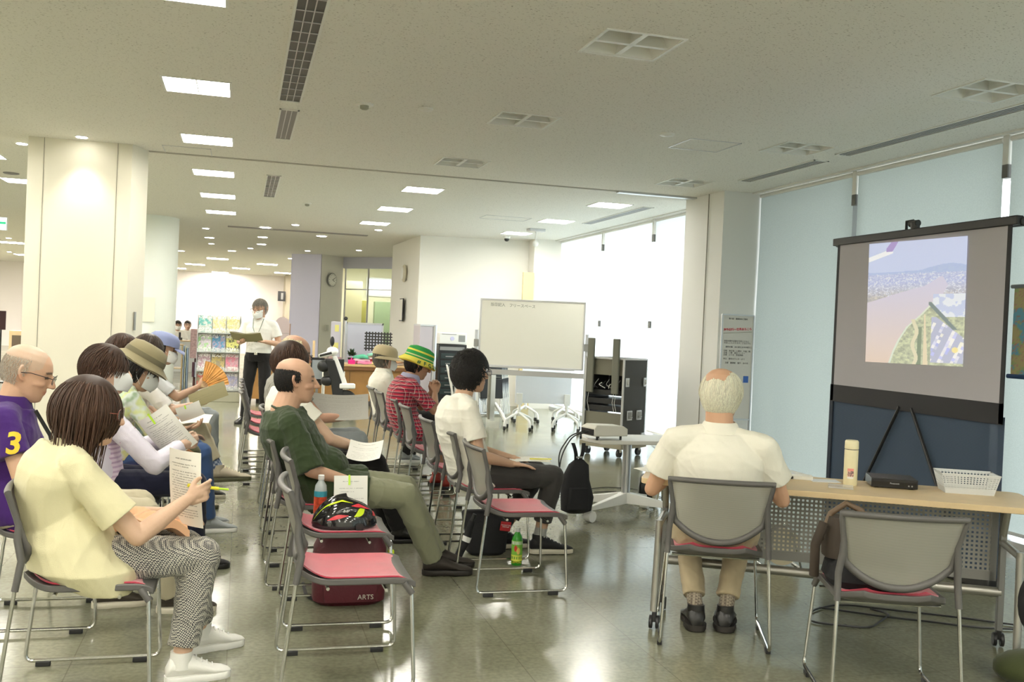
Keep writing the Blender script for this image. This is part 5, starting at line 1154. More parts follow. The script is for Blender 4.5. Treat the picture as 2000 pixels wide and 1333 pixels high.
    if collar:
        d = _u(A('neck')-A('chest')*.5-A('neck')*.5); d = _u(np.array(d)+[0, 0, .8]); a, b = np.cross([0, 1., 0], d), np.array([0, 1., 0]); a = _u(a); c0 = A('neck'); t = np.linspace(0, 2*PI, 28, endpoint=False)
        ring = lambda r, h, k=1.: c0+np.outer(np.cos(t)*r, a)+np.outer(np.sin(t)*r*k, b)+d*h
        MB().rings([ring(.098, -.040, 1.12), ring(.094, -.018, 1.08), ring(.078, .030), ring(.070, .036), ring(.066, .028), ring(.080, -.035)]).build('collar', collar, root, angle=80)
    root['_h'] = 0; del root['_h']
    return root, hc, Rh, hs
def shoe(root, an, ft, m, sole_m, L=.265, pitch=0, lace=None, w=.047, ank=.060, name='shoe', side='L'):
    an = np.array(an, float); f = np.array(ft, float); f[2] = 0; f = _u(f); up = np.array([0, 0, 1.]); lat = np.cross(up, f)
    if pitch: f2 = f*math.cos(pitch)-up*math.sin(pitch); up = f*math.sin(pitch)+up*math.cos(pitch); f = f2
    o = an-up*.085-f*.055
    T = lambda x, y, z: o+f*x*L/.265+lat*y+up*z
    prof = [(.0, .024, .065), (.02, .036, .105), (.06, .040, .116), (.10, .043, .103), (.14, .046, .080), (.19, .048, .054), (.23, .043, .046), (.255, .028, .036), (.265, .012, .028)]
    t = np.linspace(0, 2*PI, 18, endpoint=False); R = []
    for x, ww, h in prof:
        R.append(np.array([T(x, ww*w/.047*math.sin(q)*(1-.30*max(0, -math.cos(q))), .018+(h-.018)*(.5-.5*math.cos(q))**.8) for q in t]))
    sh = MB().rings(R).cyl(an-up*.03, an+up*.034, .043, .041, 16).build(name, m, root, angle=70)
    R = []
    for z, k in ((0, .94), (.008, 1.03), (.022, 1.04), (.028, .98)):
        O = [(-.006+.27*(.5-.5*math.cos(a)), (.034+.012*math.sin((.5-.5*math.cos(a))*PI)-.008*(abs((.5-.5*math.cos(a))-.45) < .12))*w/.047*1.05*(1 if 0 < a < PI else -1)*min(1, (abs(math.sin(a))*1.7)**.7)*k) for a in np.linspace(.02, 2*PI-.02, 36)]
        R.append(np.array([T(x, y, z) for x, y in O]))
    MB().rings(R).build('sole', sole_m, sh, angle=60)
    if lace:
        mb = MB()
        for k in range(5): x = .095+.022*k; h = np.interp(x, [p[0] for p in prof], [p[2] for p in prof]); mb.tube([T(x, -.022, h-.008), T(x+.004, 0, h+.003), T(x, .022, h-.008)], .0028, 6)
        mb.build('laces', lace, sh)
    return sh
def hair(root, hc, Rh, hs, m, region, L=.06, n=1400, K=7, comb=(-.6, 0, -1), crown=(-.45, 0, .85), vol=.08, rad=.0016, seed=0, rough=.12, grav=.35, shell=1.03, C0=(-.010, 0, .010), R0=(.104, .083, .107), part=0, name='hair'):
    r = np.random.default_rng(seed); C0 = np.array(C0); R0 = np.array(R0); i = np.arange(n*3)+.5; ph = np.arccos(1-2*i/(n*3)); th = PI*(1+5**.5)*i
    D = np.stack([np.cos(th)*np.sin(ph), np.sin(th)*np.sin(ph), np.cos(ph)], 1); D = D[region(D[:, 0], D[:, 1], D[:, 2])]
    if len(D) > n: D = D[r.permutation(len(D))[:n]]
    N = len(D); p = C0+D*R0; P = [p.copy()]; Ls = L*(.75+.5*r.random(N)) if not callable(L) else L(D)*(.9+.2*r.random(N)); jit = r.normal(size=(N, 3))*rough; cr = _u(crown)
    for k in range(1, K):
        q = (p-C0)/R0; rr = np.linalg.norm(q, axis=1, keepdims=True); nn = q/rr; away = nn-cr; away /= np.linalg.norm(away, axis=1, keepdims=True)+1e-6
        w = away*(1-grav)+np.array([0, 0, -1.])*grav+np.array(comb)*.35+jit
        if part: w[:, 1] += np.sign(p[:, 1])*part
        w -= (w*nn).sum(1, keepdims=True)*nn*np.where(rr < 1+vol*2, 1, .3); w /= np.linalg.norm(w, axis=1, keepdims=True)+1e-6
        p = p+w*(Ls/(K-1))[:, None]; q = (p-C0)/R0; rr = np.linalg.norm(q, axis=1, keepdims=True); tgt = 1+vol*(k/K)**.6*(.7+.6*r.random((N, 1)) if k == 1 else 1)
        p = C0+R0*q/rr*np.maximum(rr, tgt); P.append(p.copy())
    P = np.stack(P, 1); T = np.gradient(P, axis=1); T /= np.linalg.norm(T, axis=2, keepdims=True)+1e-9; B = np.cross(T, (P-C0)/R0); B /= np.linalg.norm(B, axis=2, keepdims=True)+1e-9; Nn = np.cross(B, T)
    rad_k = rad*np.sqrt(np.clip(1-np.linspace(0, 1, K)**2.5*.85, .05, 1))[None, :, None]; V = np.stack([P+(B*math.cos(a)*1.5+Nn*math.sin(a))*rad_k for a in (.3, 2.4, 4.5)], 2)
    V = V.reshape(-1, 3); idx = np.arange(N*K*3).reshape(N, K, 3); F = []
    for j in range(3): a, b = idx[:, :-1, j], idx[:, :-1, (j+1) % 3]; c, d = idx[:, 1:, (j+1) % 3], idx[:, 1:, j]; F.append(np.stack([a, b, c, d], -1).reshape(-1, 4))
    mb = MB(); mb.add(hc+(V @ Rh.T)*hs, np.concatenate(F).tolist()); hcol, hv = HC[m.name]; sc_r = 1+hv*2.2*(r.random(N)-.45); CC = np.repeat(sc_r, K*3)[:, None]*np.array(hcol)
    if shell:
        U, Vv = np.meshgrid(np.linspace(0, 2*PI, 49), np.linspace(.02, PI-.02, 33), indexing='ij'); d = np.stack([np.cos(U)*np.sin(Vv), np.sin(U)*np.sin(Vv), np.cos(Vv)], -1); ok = region(d[..., 0], d[..., 1], d[..., 2])
        pts = C0+d.reshape(-1, 3)*R0*shell; fs = [(a*33+b, (a+1)*33+b, (a+1)*33+b+1, a*33+b+1) for a in range(48) for b in range(32) if ok[a, b] and ok[a+1, b] and ok[a, b+1] and ok[a+1, b+1]]
        mb.add(hc+(pts @ Rh.T)*hs, fs)
    ob = mb.build(name, m, root, angle=180); nv = len(ob.data.vertices)-len(CC); setcol(ob.data, np.clip(np.concatenate([CC, np.tile(np.array(hcol)*.6, (nv, 1))]), 0, 1)); return ob
def reg_full(front=.45, side=.28, nape=-.62, side_low=-.25): return lambda x, y, z: ((z > front) | ((x < side) & (z > side_low)) | ((x < -.12) & (z > nape)))
def reg_band(top=.35, nape=-.60, side=.12, side_low=-.2): return lambda x, y, z: (z < top) & (((x < side) & (z > side_low)) | ((x < -.15) & (z > nape)))
HC = {}
def hair_mat(name, col, var=.25, rough=.42): HC[name] = (col, var); return mat(name, col, rough, spec=.45, attr=True)
def hp_(h, p): return h[1]+h[2] @ (np.array(p, float)*h[3])
def glasses(h, m, lens=True, r=.023, name='glasses'):
    root = h[0]; mb = MB(); T = lambda *p: hp_(h, p)
    for y in (-1, 1):
        mb.tube([T(.112-.004*abs(math.cos(a)), y*(.034+r*1.15*math.cos(a)), .0+r*.85*math.sin(a)) for a in np.linspace(0, 2*PI, 16, endpoint=False)], .0016, 6, closed=True)
        mb.tube([T(.108, y*.060, .006), T(.085, y*.075, .008), T(.02, y*.083, .008), T(-.02, y*.086, -.002)], .0018, 6)
    mb.tube([T(.112, -.011, .003), T(.116, 0, .006), T(.112, .011, .003)], .0016, 6); o = mb.build(name, m, root)
    if lens:
        for y in (-1, 1): MB().rings([[T(.110+d, y*(.034+r*1.1*math.cos(a)), r*.82*math.sin(a)) for a in np.linspace(0, 2*PI, 16, endpoint=False)] for d in (0, .001)]).build('lens', mat('lens_glass', (.9, .92, .9), .03, alpha=.25), o)
M_MASK = mat('mask_white', (.80, .82, .80), .8, bump=.1, bscale=120)
def mask(h):
    T = lambda *p: hp_(h, p)
    def f(u, v):
        a = (u-.5)*2*1.12; z = -.012-.092*v+.010*abs(a); bul = math.sin(PI*min(1, v*1.05))*.020*math.cos(a)**2; x = (.098+bul)*math.cos(a)+.010*(1-v)*math.cos(a)**6; y = .080*math.sin(a)*(1-.22*v)
        return T(x+.002+.010*v*math.cos(a), y, z)
    mb = MB(); th = h[2] @ np.array([-.003, 0, 0]); o = mb.slab(f, 1, 17, 12, th).build('face_mask', M_MASK, h[0], angle=80)
    mb = MB()
    for y in (-1, 1): mb.tube([T(.030, y*.080, -.022), T(.0, y*.084, .004), T(-.022, y*.090, .006)], .0014, 5).tube([T(.032, y*.070, -.080), T(.0, y*.080, -.050), T(-.014, y*.086, -.026)], .0014, 5)
    mb.build('ear_loop', M_WHITE, o)
def lathe_hat(h, prof, m, tilt=0, kx=1.12, ky=.95, z0=0, x0=-.008, name='hat', wav=0):
    t = np.linspace(0, 2*PI, 40, endpoint=False); Rt = Ry(tilt); R = []
    for r, z in prof: R.append(np.array([hp_(h, Rt @ np.array([x0+r*kx*math.cos(q), r*ky*math.sin(q), z+z0+(wav*math.sin(5*q) if r > .12 else 0)])) for q in t]))
    return MB().rings(R).build(name, m, h[0], angle=50)
def paper(label, c, ux, uy, w, hgt, bend=.0, m=None, rows=14, group=None, name='handout', clip=False, title=True, seed=0, ink=True, ink_m=None, twoside=False):
    """printed sheet: c corner, ux/uy edge directions"""
    c = np.array(c, float); ux = _u(ux); uy = np.array(uy, float); n = _u(np.cross(ux, uy)); uy = np.cross(n, ux)
    f = lambda u, v: (ux*(u-.5)*w+uy*(v-.5)*hgt+n*bend*(math.sin(PI*u)-.6)+n*bend*.5*math.sin(PI*v))
    t = thing(name, label, 'paper', tuple(c), 0, group)
    MB().slab(f, 1, 14, 14, -n*.0006).build('sheet', m or M_PAPER, t, angle=60)
    if ink:
        r = random.Random(seed); mb = MB()
        for k in range(rows):
            v = .88-.80*k/rows; 
            if k in (1, 4): continue
            u = .12+(.0 if k % 3 else .06); end = .88-.3*r.random()*(k % 4 == 3)
            if k == 0 and title: u, end = .25, .75
            while u < end:
                du = .016+.012*r.random(); hh = (.011 if k else .014)
                if r.random() > .14:
                    for a, b in ((0, .25), (.45, .7), (.85, 1.)):
                        if r.random() > .2: P4 = [f(u, v+hh*a), f(u+du*.8, v+hh*a), f(u+du*.8, v+hh*(a+.18)), f(u, v+hh*(a+.18))]; mb.add([x+n*.0007 for x in P4], [(0, 1, 2, 3)])
                    P4 = [f(u+du*.3, v), f(u+du*.45, v), f(u+du*.45, v+hh), f(u+du*.3, v+hh)]; mb.add([x+n*.0007 for x in P4], [(0, 1, 2, 3)])
                u += du
        tag(mb.build('print', ink_m or M_INK, t, smooth=False), kind='stuff')
    if clip: MB().slab(lambda u, v: f(.42+.06*u, .80+.24*v)+n*.003, 1, 2, 4, n*.001).build('highlighter_strip', mat('lime_plastic', (.55, .85, .05), .4), t)
    return t

# ---------------------------------------------------------------- clothes materials
def cloth(name, col, bump=.25, var=.04, rough=.85): return mat(name, col, rough, bump=bump, bscale=420, var=var, vscale=5, sheen=.15, spec=.25)
def checker_cloth(name, a, b, sc):
    m = cloth(name, a); nt = m.node_tree; tc = nd(nt, 'ShaderNodeTexCoord'); c = nd(nt, 'ShaderNodeTexChecker'); c.inputs['Scale'].default_value = sc; c.inputs['Color1'].default_value = (*a, 1); c.inputs['Color2'].default_value = (*b, 1)
    mp = nd(nt, 'ShaderNodeMapping'); mp.inputs['Rotation'].default_value = (.2, .15, .3); nt.links.new(tc.outputs['Object'], mp.inputs[0]); nt.links.new(mp.outputs[0], c.inputs['Vector']); nt.links.new(c.outputs[0], bsdf(m).inputs['Base Color']); return m
def stripe_cloth(name, a, b, sc, axes='Z', th=.5, c3=None, sc2=None):
    """stripes by object-space axis; with c3 a second crossing set (checked cloth)"""
    m = cloth(name, a); nt = m.node_tree; tc = nd(nt, 'ShaderNodeTexCoord'); sp = nd(nt, 'ShaderNodeSeparateXYZ'); nt.links.new(tc.outputs['Object'], sp.inputs[0])
    def band(ax, s, t):
        if ax == 'D': ad = nd(nt, 'ShaderNodeMath', operation='ADD'); nt.links.new(sp.outputs['X'], ad.inputs[0]); nt.links.new(sp.outputs['Y'], ad.inputs[1]); src = ad.outputs[0]
        else: src = sp.outputs[ax]
        mu = nd(nt, 'ShaderNodeMath', operation='MULTIPLY'); nt.links.new(src, mu.inputs[0]); mu.inputs[1].default_value = s
        f = nd(nt, 'ShaderNodeMath', operation='FRACT'); nt.links.new(mu.outputs[0], f.inputs[0]); g = nd(nt, 'ShaderNodeMath', operation='GREATER_THAN'); nt.links.new(f.outputs[0], g.inputs[0]); g.inputs[1].default_value = t; return g.outputs[0]
    mx = nd(nt, 'ShaderNodeMix', data_type='RGBA'); nt.links.new(band(axes[0], sc, th), mx.inputs['Factor']); mx.inputs['A'].default_value = (*a, 1); mx.inputs['B'].default_value = (*b, 1); out = mx.outputs['Result']
    if c3:
        for ax, t, col in ((axes[1], th, b), (axes[0], .90, c3), (axes[1], .90, c3)):
            m2 = nd(nt, 'ShaderNodeMix', data_type='RGBA'); k = nd(nt, 'ShaderNodeMath', operation='MULTIPLY'); nt.links.new(band(ax, sc2 or sc, t), k.inputs[0]); k.inputs[1].default_value = .55 if col is b else .5
            nt.links.new(k.outputs[0], m2.inputs['Factor']); nt.links.new(out, m2.inputs['A']); m2.inputs['B'].default_value = (*col, 1); out = m2.outputs['Result']
    nt.links.new(out, bsdf(m).inputs['Base Color']); return m
def blot_cloth(name, cols, sc):
    m = cloth(name, cols[0]); nt = m.node_tree; tc = nd(nt, 'ShaderNodeTexCoord'); n = nd(nt, 'ShaderNodeTexNoise'); n.inputs['Scale'].default_value = sc; nt.links.new(tc.outputs['Object'], n.inputs['Vector'])
    r = nd(nt, 'ShaderNodeValToRGB'); r.color_ramp.interpolation = 'EASE'
    for i, c in enumerate(cols):
        e = r.color_ramp.elements[i] if i < 2 else r.color_ramp.elements.new(.5); e.color = (*c, 1)
    for i, e in enumerate(r.color_ramp.elements): pass
    for i, e in enumerate(sorted(r.color_ramp.elements, key=lambda e: e.position)): e.position = .32+.36*i/(len(cols)-1)
    nt.links.new(n.outputs[0], r.inputs[0]); nt.links.new(r.outputs[0], bsdf(m).inputs['Base Color']); return m
M_YEL = cloth('pale_yellow_jersey', (.70, .65, .415)); M_PUR = cloth('purple_pique', (.060, .018, .16)); M_LIL = cloth('pale_lilac_cotton', (.74, .70, .80))
M_GRN = cloth('dark_green_jersey', (.030, .048, .018)); M_WT = cloth('white_jersey', (.84, .82, .72)); M_CREAM = cloth('cream_pique', (.86, .83, .72)); M_NVY = cloth('navy_cotton', (.014, .016, .038)); M_BLK = cloth('black_cotton', (.014, .013, .014))
M_KHA = cloth('khaki_cotton', (.44, .36, .23)); M_BGE = cloth('beige_cotton', (.50, .45, .32)); M_OLV = cloth('sage_trousers', (.235, .24, .155)); M_JEAN = cloth('blue_denim', (.05, .10, .24)); M_GJEAN = cloth('grey_blue_denim', (.30, .33, .34)); M_CHAR = cloth('charcoal_cotton', (.045, .042, .040))
M_WSHOE = mat('white_leather', (.82, .81, .76), .45); M_WSOLE = mat('white_rubber', (.85, .84, .80), .6); M_BSHOE = mat('black_leather', (.015, .014, .013), .3); M_CSOLE = mat('cream_rubber', (.72, .67, .55), .6); M_GSOCK = cloth('grey_sock', (.42, .42, .40))
H_BRN = hair_mat('dark_brown_hair', (.058, .027, .015), .25, .55); H_BLK = hair_mat('black_hair', (.014, .012, .011), .4); H_WHT = hair_mat('white_hair', (.86, .82, .66), .22, .55); H_GRY = hair_mat('grey_hair', (.16, .145, .12)); H_LT = hair_mat('light_hair', (.72, .62, .42), .12)
FRM = mat('dark_frame', (.02, .015, .02), .3); FRMB = mat('brown_frame', (.22, .07, .05), .3)
def socks(root, J, m, r=.037, h=.09, name='sock'):
    for s_ in 'LR':
        an, kn = np.array(J['an'+s_], float), np.array(J['kn'+s_], float); d = _u(kn-an); MB().caps(an+d*.0, r*1.02, an+d*h, r, 16, True, False).build(name, m, root)
def shoes(root, J, m, sm, lace=None, L=.265, w=.047, pitch=(0, 0), name='shoe'):
    for k, s_ in enumerate('LR'): shoe(root, J['an'+s_], J['ft'+s_], m, sm, L, pitch[k], lace, w, name=name)
def wpt(loc, yaw, p): return np.array([loc[0], loc[1], 0])+Rz(yaw) @ np.array(p, float)

# ---- 1 woman in the pale yellow T-shirt
loc, yaw = (-.50, 3.96), .28
J = seated(pelvis=(-.07, 0, .53), waist=(-.12, 0, .65), chest=(-.14, 0, .79), neck=(-.10, 0, .915), head=(-.035, 0, 1.040), shL=(-.10, .155, .855), shR=(-.10, -.155, .855),
           elR=(.115, -.215, .600), wrR=(.295, -.165, .715), elL=(.05, .21, .60), wrL=(.27, .10, .62), knR=(.375, -.10, .485), anR=(.315, -.10, .085), knL=(.37, .10, .47), anL=(.47, .22, .085), ftR=(1, -.05, 0), ftL=(1, .1, 0))
def dr(mb):
    c = lambda x, y, z, a, b: np.array([(x+a*math.cos(q), y+b*math.sin(q), z) for q in np.linspace(0, 2*PI, 28, endpoint=False)])
    mb.rings([c(-.10, 0, .70, .13, .17), c(-.08, -.01, .56, .17, .21), c(-.03, -.02, .47, .20, .235), c(.03, -.10, .385, .10, .13)])
r1 = person('woman in a pale yellow T-shirt with shoulder-length brown hair reading a handout', loc, yaw, J, .0045, (.60, .40, .28), hyaw=-.34, hpitch=.08, top='t_shirt', top_m=M_YEL, sleeve=.72, sleeve_r=1.25, hem=.1, trousers_m=checker_cloth('houndstooth_check', (.58, .56, .48), (.05, .05, .06), 185), leg_end=.86, leg_r=1.10, drape=dr, wrk=.0065, build=1.04,
            hand={'R': dict(d=(.9, .25, .30), n=(.0, 1, -.1), curl=.75, curls=(.45, .85, 1.0, 1.1)), 'L': dict(d=(.9, -.2, 0), n=(0, 0, -1), curl=.4)})
hair(*r1, H_BRN, reg_full(.50, -.02, -.75, -.3), L=lambda D: .225+.13*np.clip(D[:, 2]+.3, 0, 1), n=3800, K=14, comb=(.05, 0, -1.3), crown=(.42, 0, .9), vol=.17, rad=.0022, seed=1, rough=.07, grav=.8, shell=1.12, R0=(.104, .085, .108))
glasses(r1, FRMB); shoes(r1[0], J, M_WSHOE, M_WSOLE, M_WHITE, .245, .044, name='sneaker'); socks(r1[0], J, mat('blue_grey_sock', (.40, .45, .56), .8), .038, .0)
bpt = wpt(loc, yaw, (.10, .03, .585))
tag(MB().slab(lambda u, v: (-.16+.40*u, -.10+.20*v, .05*math.sin(PI*u)**.7+.012*math.sin(u*17+v*5)+.008*math.sin(v*19+u*8)), .035, 30, 16).build('folded_garment', cloth('peach_cloth', (.78, .47, .28)), loc=tuple(bpt), rz=.2), 'peach orange cloth bundle lying on the lap of the yellow-shirted woman', 'cloth')
paper('printed handout held upright by the woman in the yellow T-shirt', (-.185, 4.045, .735), (.60, -.80, 0), (-.10, 0, 1), .21, .297, .01, rows=24, seed=3)
h_ = wpt(loc, yaw, (.385, -.11, .755))
t = thing('highlighter_pen', 'yellow highlighter pen in the right hand of the yellow-shirted woman', 'pen', tuple(h_), .35)
MB().cyl((-.06, 0, .005), (.045, 0, -.012), .0065, n=12).build('barrel', mat('highlighter_yellow', (.85, .80, .05), .4), t); MB().cyl((.045, 0, -.012), (.085, 0, -.018), .004, n=10).build('cap', mat('lime_plastic', (.55, .85, .05), .4), t); MB().cyl((-.06, 0, .005), (-.075, 0, .008), .007, n=12).build('end_cap', MATS['highlighter_yellow'], t)

# ---- 2 man in the purple polo shirt
loc, yaw = (-.80, 4.85), .08
J = seated(pelvis=(-.13, 0, .53), waist=(-.18, 0, .67), chest=(-.20, 0, .83), neck=(-.18, 0, .985), head=(-.115, 0, 1.125), shL=(-.18, .175, .925), shR=(-.18, -.175, .925), elR=(-.10, -.245, .68), wrR=(.13, -.15, .60), elL=(-.08, .23, .68), wrL=(.14, .12, .60),
           knR=(.40, -.11, .50), anR=(.53, .0, .085), knL=(.38, .12, .50), anL=(.24, .14, .085))
r2 = person('bald man in glasses and a purple polo shirt with a yellow number 3', loc, yaw, J, .0055, (.64, .40, .27), hpitch=.30, hyaw=-.02, top='polo_shirt', top_m=M_PUR, sleeve=.62, sleeve_r=1.15, trousers_m=M_BGE, leg_end=.99, collar=M_PUR, build=1.1, wrk=.005, neck_r=.058,
            scalp=(lambda q: ((q[:, 2] > -.05) & (q[:, 0] < .055) & (q[:, 2] > .02-.6*(-q[:, 0]+.03)))*.45, (.55, .47, .38)), lap=.15)
hair(*r2, hair_mat('grey_stubble', (.50, .45, .38)), reg_band(.62, -.62, .12, -.2), L=.012, n=1500, K=3, vol=.01, rad=.0009, seed=2, rough=.5, shell=0, name='stubble_hair')
glasses(r2, FRM); shoes(r2[0], J, mat('brown_black_shoe', (.05, .04, .03), .5), M_CSOLE, None, .27, .048)
def decal(txt, size, org, xd, yd, dirn, target, m, name, bold=0):
    o = text_mb(txt, size, basis(org, xd, yd), 0, name, m, target, bold=bold); inv = None
    from mathutils.bvhtree import BVHTree
    bv = BVHTree.FromPolygons([v.co for v in target.data.vertices], [p.vertices for p in target.data.polygons]); d = Vector(dirn).normalized()
    import bmesh
    b = bmesh.new(); b.from_mesh(o.data); bmesh.ops.triangulate(b, faces=b.faces); bmesh.ops.subdivide_edges(b, edges=[e for e in b.edges if e.calc_length() > size*.12], cuts=2, use_grid_fill=True)
    for v in b.verts:
        h = bv.ray_cast(v.co-d*.25, d)
        if h[0] is not None: v.co = h[0]-d*.0025
    b.to_mesh(o.data); b.free(); return o
ps = [c for c in r2[0].children if c.name.startswith('polo_shirt')][0]
pw = at(27, 868, Y=4.58); lp = Rz(-yaw) @ (pw-np.array([loc[0], loc[1], 0]))
decal('3', .125, tuple(lp), (1, .05, -.06), (.10, 0, 1), (0, 1, 0), ps, mat('yellow_print', (.82, .58, .04), .7), 'yellow_number', .0035)
MB().tube([(-.06, -.19, .97), (.0, -.17, .86), (.03, -.16, .74), (.02, -.18, .62)], .009, 6).build('bag_strap', M_DARK, r2[0])

# ---- 3 woman in lavender with a mask
loc, yaw = (-.62, 5.62), .22
J = seated(pelvis=(-.08, 0, .53), waist=(-.10, 0, .67), chest=(-.11, 0, .83), neck=(-.10, 0, .965), head=(-.065, 0, 1.105), shL=(-.09, .155, .895), shR=(-.09, -.155, .895), elR=(.17, -.24, .625), wrR=(.31, -.16, .715), elL=(.14, .18, .66), wrL=(.32, .03, .73),
           knR=(.41, -.07, .49), anR=(.43, -.02, .085), knL=(.40, .12, .49), anL=(.40, .16, .085))
r3 = person('woman in a pale lavender cardigan over pink stripes wearing a white mask', loc, yaw, J, .006, (.62, .42, .31), hyaw=-.15, hpitch=.05, hs=1.10, top='striped_top', top_m=stripe_cloth('pink_lilac_stripes', (.58, .42, .60), (.78, .66, .78), 42, 'Z', .45), sleeve=.5, trousers_m=M_NVY, wrk=.006,
            hand={'R': dict(d=(.8, .3, .1), n=(0, 1, 0), curl=.8), 'L': dict(d=(.8, -.3, 0), n=(0, -1, .2), curl=.8)})
mb = MB(); A = lambda k: np.array(J[k], float)
R_ = spine_rings(J, BODYW, np.linspace(-.55, 2.3, 10), .032, 28); 
for s_ in 'LR': mb.caps(A('chest')*.4+A('neck')*.6, .078, A('sh'+s_), .068, 16); mb.caps(A('sh'+s_), .068, A('el'+s_), .056, 16); mb.caps(A('el'+s_), .056, A('wr'+s_), .036, 16, True, False)
R2 = [r-np.array([.028, 0, 0]) for r in R_]; mb.rings(R2)
me = remesh(mb, .006, 3); folds(me, .006, 1.1, 33); finish(me, 'cardigan', M_LIL, r3[0])
hair(*r3, H_BRN, reg_full(.42, .30, -.75, -.15), L=.09, n=1500, K=8, vol=.14, rad=.0024, seed=3, crown=(.45, 0, .88), shell=1.10, rough=.12)
mask(r3); shoes(r3[0], J, M_BLK, M_BSHOE, mat('cream_lace', (.75, .70, .45), .7), .25, .045, name='sneaker')
paper('large two-page handout held by the woman in lavender', (-.355, 5.55, .775), (.70, -.30, .50), (-.62, -.1, .62), .19, .27, .025, rows=20, seed=5, clip=True)
paper('small white slip between the yellow-shirted woman and the lavender cardigan', (-.60, 4.60, .845), (.8, -.3, .45), (-.3, 0, .7), .12, .06, .01, rows=3, seed=9, ink=False)
t = thing('handbag', 'green brown handbag on the lap between lavender and hat women', 'bag', (-.33, 5.98, .56), .2); MB().ell((0, 0, .05), (.14, .08, .08)).build('body', cloth('green_brown_bag', (.10, .10, .05)), t); MB().tube([(-.1, -.05, .07), (-.02, -.09, .12), (.10, -.06, .04)], .012, 8).build('handle', mat('tan_leather', (.35, .15, .06), .5), t)

# ---- 4 woman in the olive bucket hat
loc, yaw = (-.62, 6.60), .25
J = seated(head=(.02, 0, 1.065), neck=(-.05, 0, .945), chest=(-.11, 0, .81), waist=(-.13, 0, .66), shL=(-.05, .155, .875), shR=(-.05, -.155, .875), elR=(.10, -.22, .64), wrR=(.30, -.10, .64), elL=(.08, .2, .64), wrL=(.30, .10, .66), knR=(.40, -.10, .53), anR=(.46, -.06, .085), knL=(.40, .1, .53), anL=(.46, .14, .085))
r4 = person('woman in an olive bucket hat and mask, green patterned shirt and jeans', loc, yaw, J, .007, (.50, .32, .22), hyaw=-.1, hpitch=.42, hs=1.14, top='patterned_shirt', top_m=blot_cloth('green_floral', [(.30, .40, .26), (.52, .62, .48), (.62, .68, .62), (.60, .66, .30)], 11), sleeve=1.25, trousers_m=M_JEAN, wrk=.006, hand={'L': dict(d=(.9, -.1, .1), n=(0, 0, 1), curl=.5)})
hair(*r4, H_BLK, reg_full(.6, .25, -.8, -.3), L=.10, n=700, K=7, vol=.10, rad=.003, seed=4, shell=1.09, grav=.7)
M_HAT = cloth('olive_canvas', (.30, .26, .15)); o_ = lathe_hat(r4, [(.150, .018), (.108, .050), (.104, .060), (.100, .095), (.088, .128), (.05, .142), (.004, .144), (.004, .138), (.05, .136), (.082, .122), (.096, .06), (.146, .012)], M_HAT, .10, wav=.003, name='bucket_hat'); lathe_hat((o_,)+tuple(r4[1:]), [(.107, .056), (.1075, .060), (.104, .084), (.102, .084)], cloth('hat_band', (.17, .15, .09)), .10, name='hat_band')
mask(r4); shoes(r4[0], J, mat('grey_sneaker', (.30, .32, .32), .7), M_WSOLE, None, .25, .045, name='sneaker')
paper('folded white programme held by the bucket hat woman', (-.30, 6.78, .775), (.85, -.3, .35), (-.4, 0, .35), .17, .10, .02, rows=6, seed=12, clip=True, ink=False)

# ---- 5 dark-haired woman in lime
loc, yaw = (-.72, 7.20), .2
J = seated(head=(-.05, 0, 1.135), neck=(-.11, 0, 1.0), chest=(-.14, 0, .85), shL=(-.11, .16, .93), shR=(-.11, -.16, .93), elR=(.13, -.20, .70), wrR=(.30, -.04, .68), elL=(.1, .2, .66), wrL=(.3, .1, .66), knR=(.46, -.06, .61), anR=(.60, -.12, .33), knL=(.40, .12, .5), anL=(.44, .14, .085), ftR=(1, -.2, 0))
r5 = person('dark-haired woman in a lime yellow vest with one leg crossed', loc, yaw, J, .008, (.52, .33, .22), hyaw=0, hpitch=.2, top='vest', top_m=cloth('lime_cotton', (.66, .68, .26)), sleeve=.45, trousers_m=M_BGE, leg_end=.78, wrk=.006)
hair(*r5, H_BRN, reg_full(.42, .30, -.7, -.2), L=.09, n=700, K=7, vol=.13, rad=.0034, seed=5, shell=1.10)
shoes(r5[0], J, mat('beige_suede', (.50, .44, .33), .8), mat('olive_sole', (.10, .10, .05), .6), mat('cream_lace', (.75, .70, .45), .7), .28, .050, (0, -.05), name='sneaker'); socks(r5[0], J, checker_cloth('blue_plaid_sock', (.10, .14, .25), (.35, .40, .50), 60), .039, .10)
paper('open white booklet on the knee of the woman in lime yellow', (-.28, 7.15, .690), (.95, -.2, .1), (.1, .8, .25), .22, .15, .012, rows=8, seed=14, clip=True, ink=False)

# ---- 6 woman with glasses in white, 7 woman in blue cap
loc, yaw = (-.64, 7.95), .2
J = seated(head=(-.03, 0, 1.125), neck=(-.08, 0, .99), chest=(-.12, 0, .84), elR=(.12, -.2, .68), wrR=(.32, -.06, .72), knR=(.38, -.1, .54), knL=(.38, .12, .54))
r6 = person('woman with glasses in a white lace blouse reading a brown brochure', loc, yaw, J, .008, (.60, .40, .29), hyaw=-.1, hpitch=.25, top='blouse', top_m=cloth('white_lace', (.80, .78, .76), var=.12), sleeve=.9, trousers_m=M_KHA, wrk=.006, hand={'R': dict(d=(.9, .1, .1), n=(0, 0, 1), curl=.6)})
hair(*r6, hair_mat('brown_black_hair', (.055, .035, .025)), reg_full(.42, .30, -.7, -.2), L=.08, n=700, K=7, vol=.12, rad=.0034, seed=6, shell=1.09)
glasses(r6, FRM, False); shoes(r6[0], J, M_BSHOE, M_CSOLE, None)
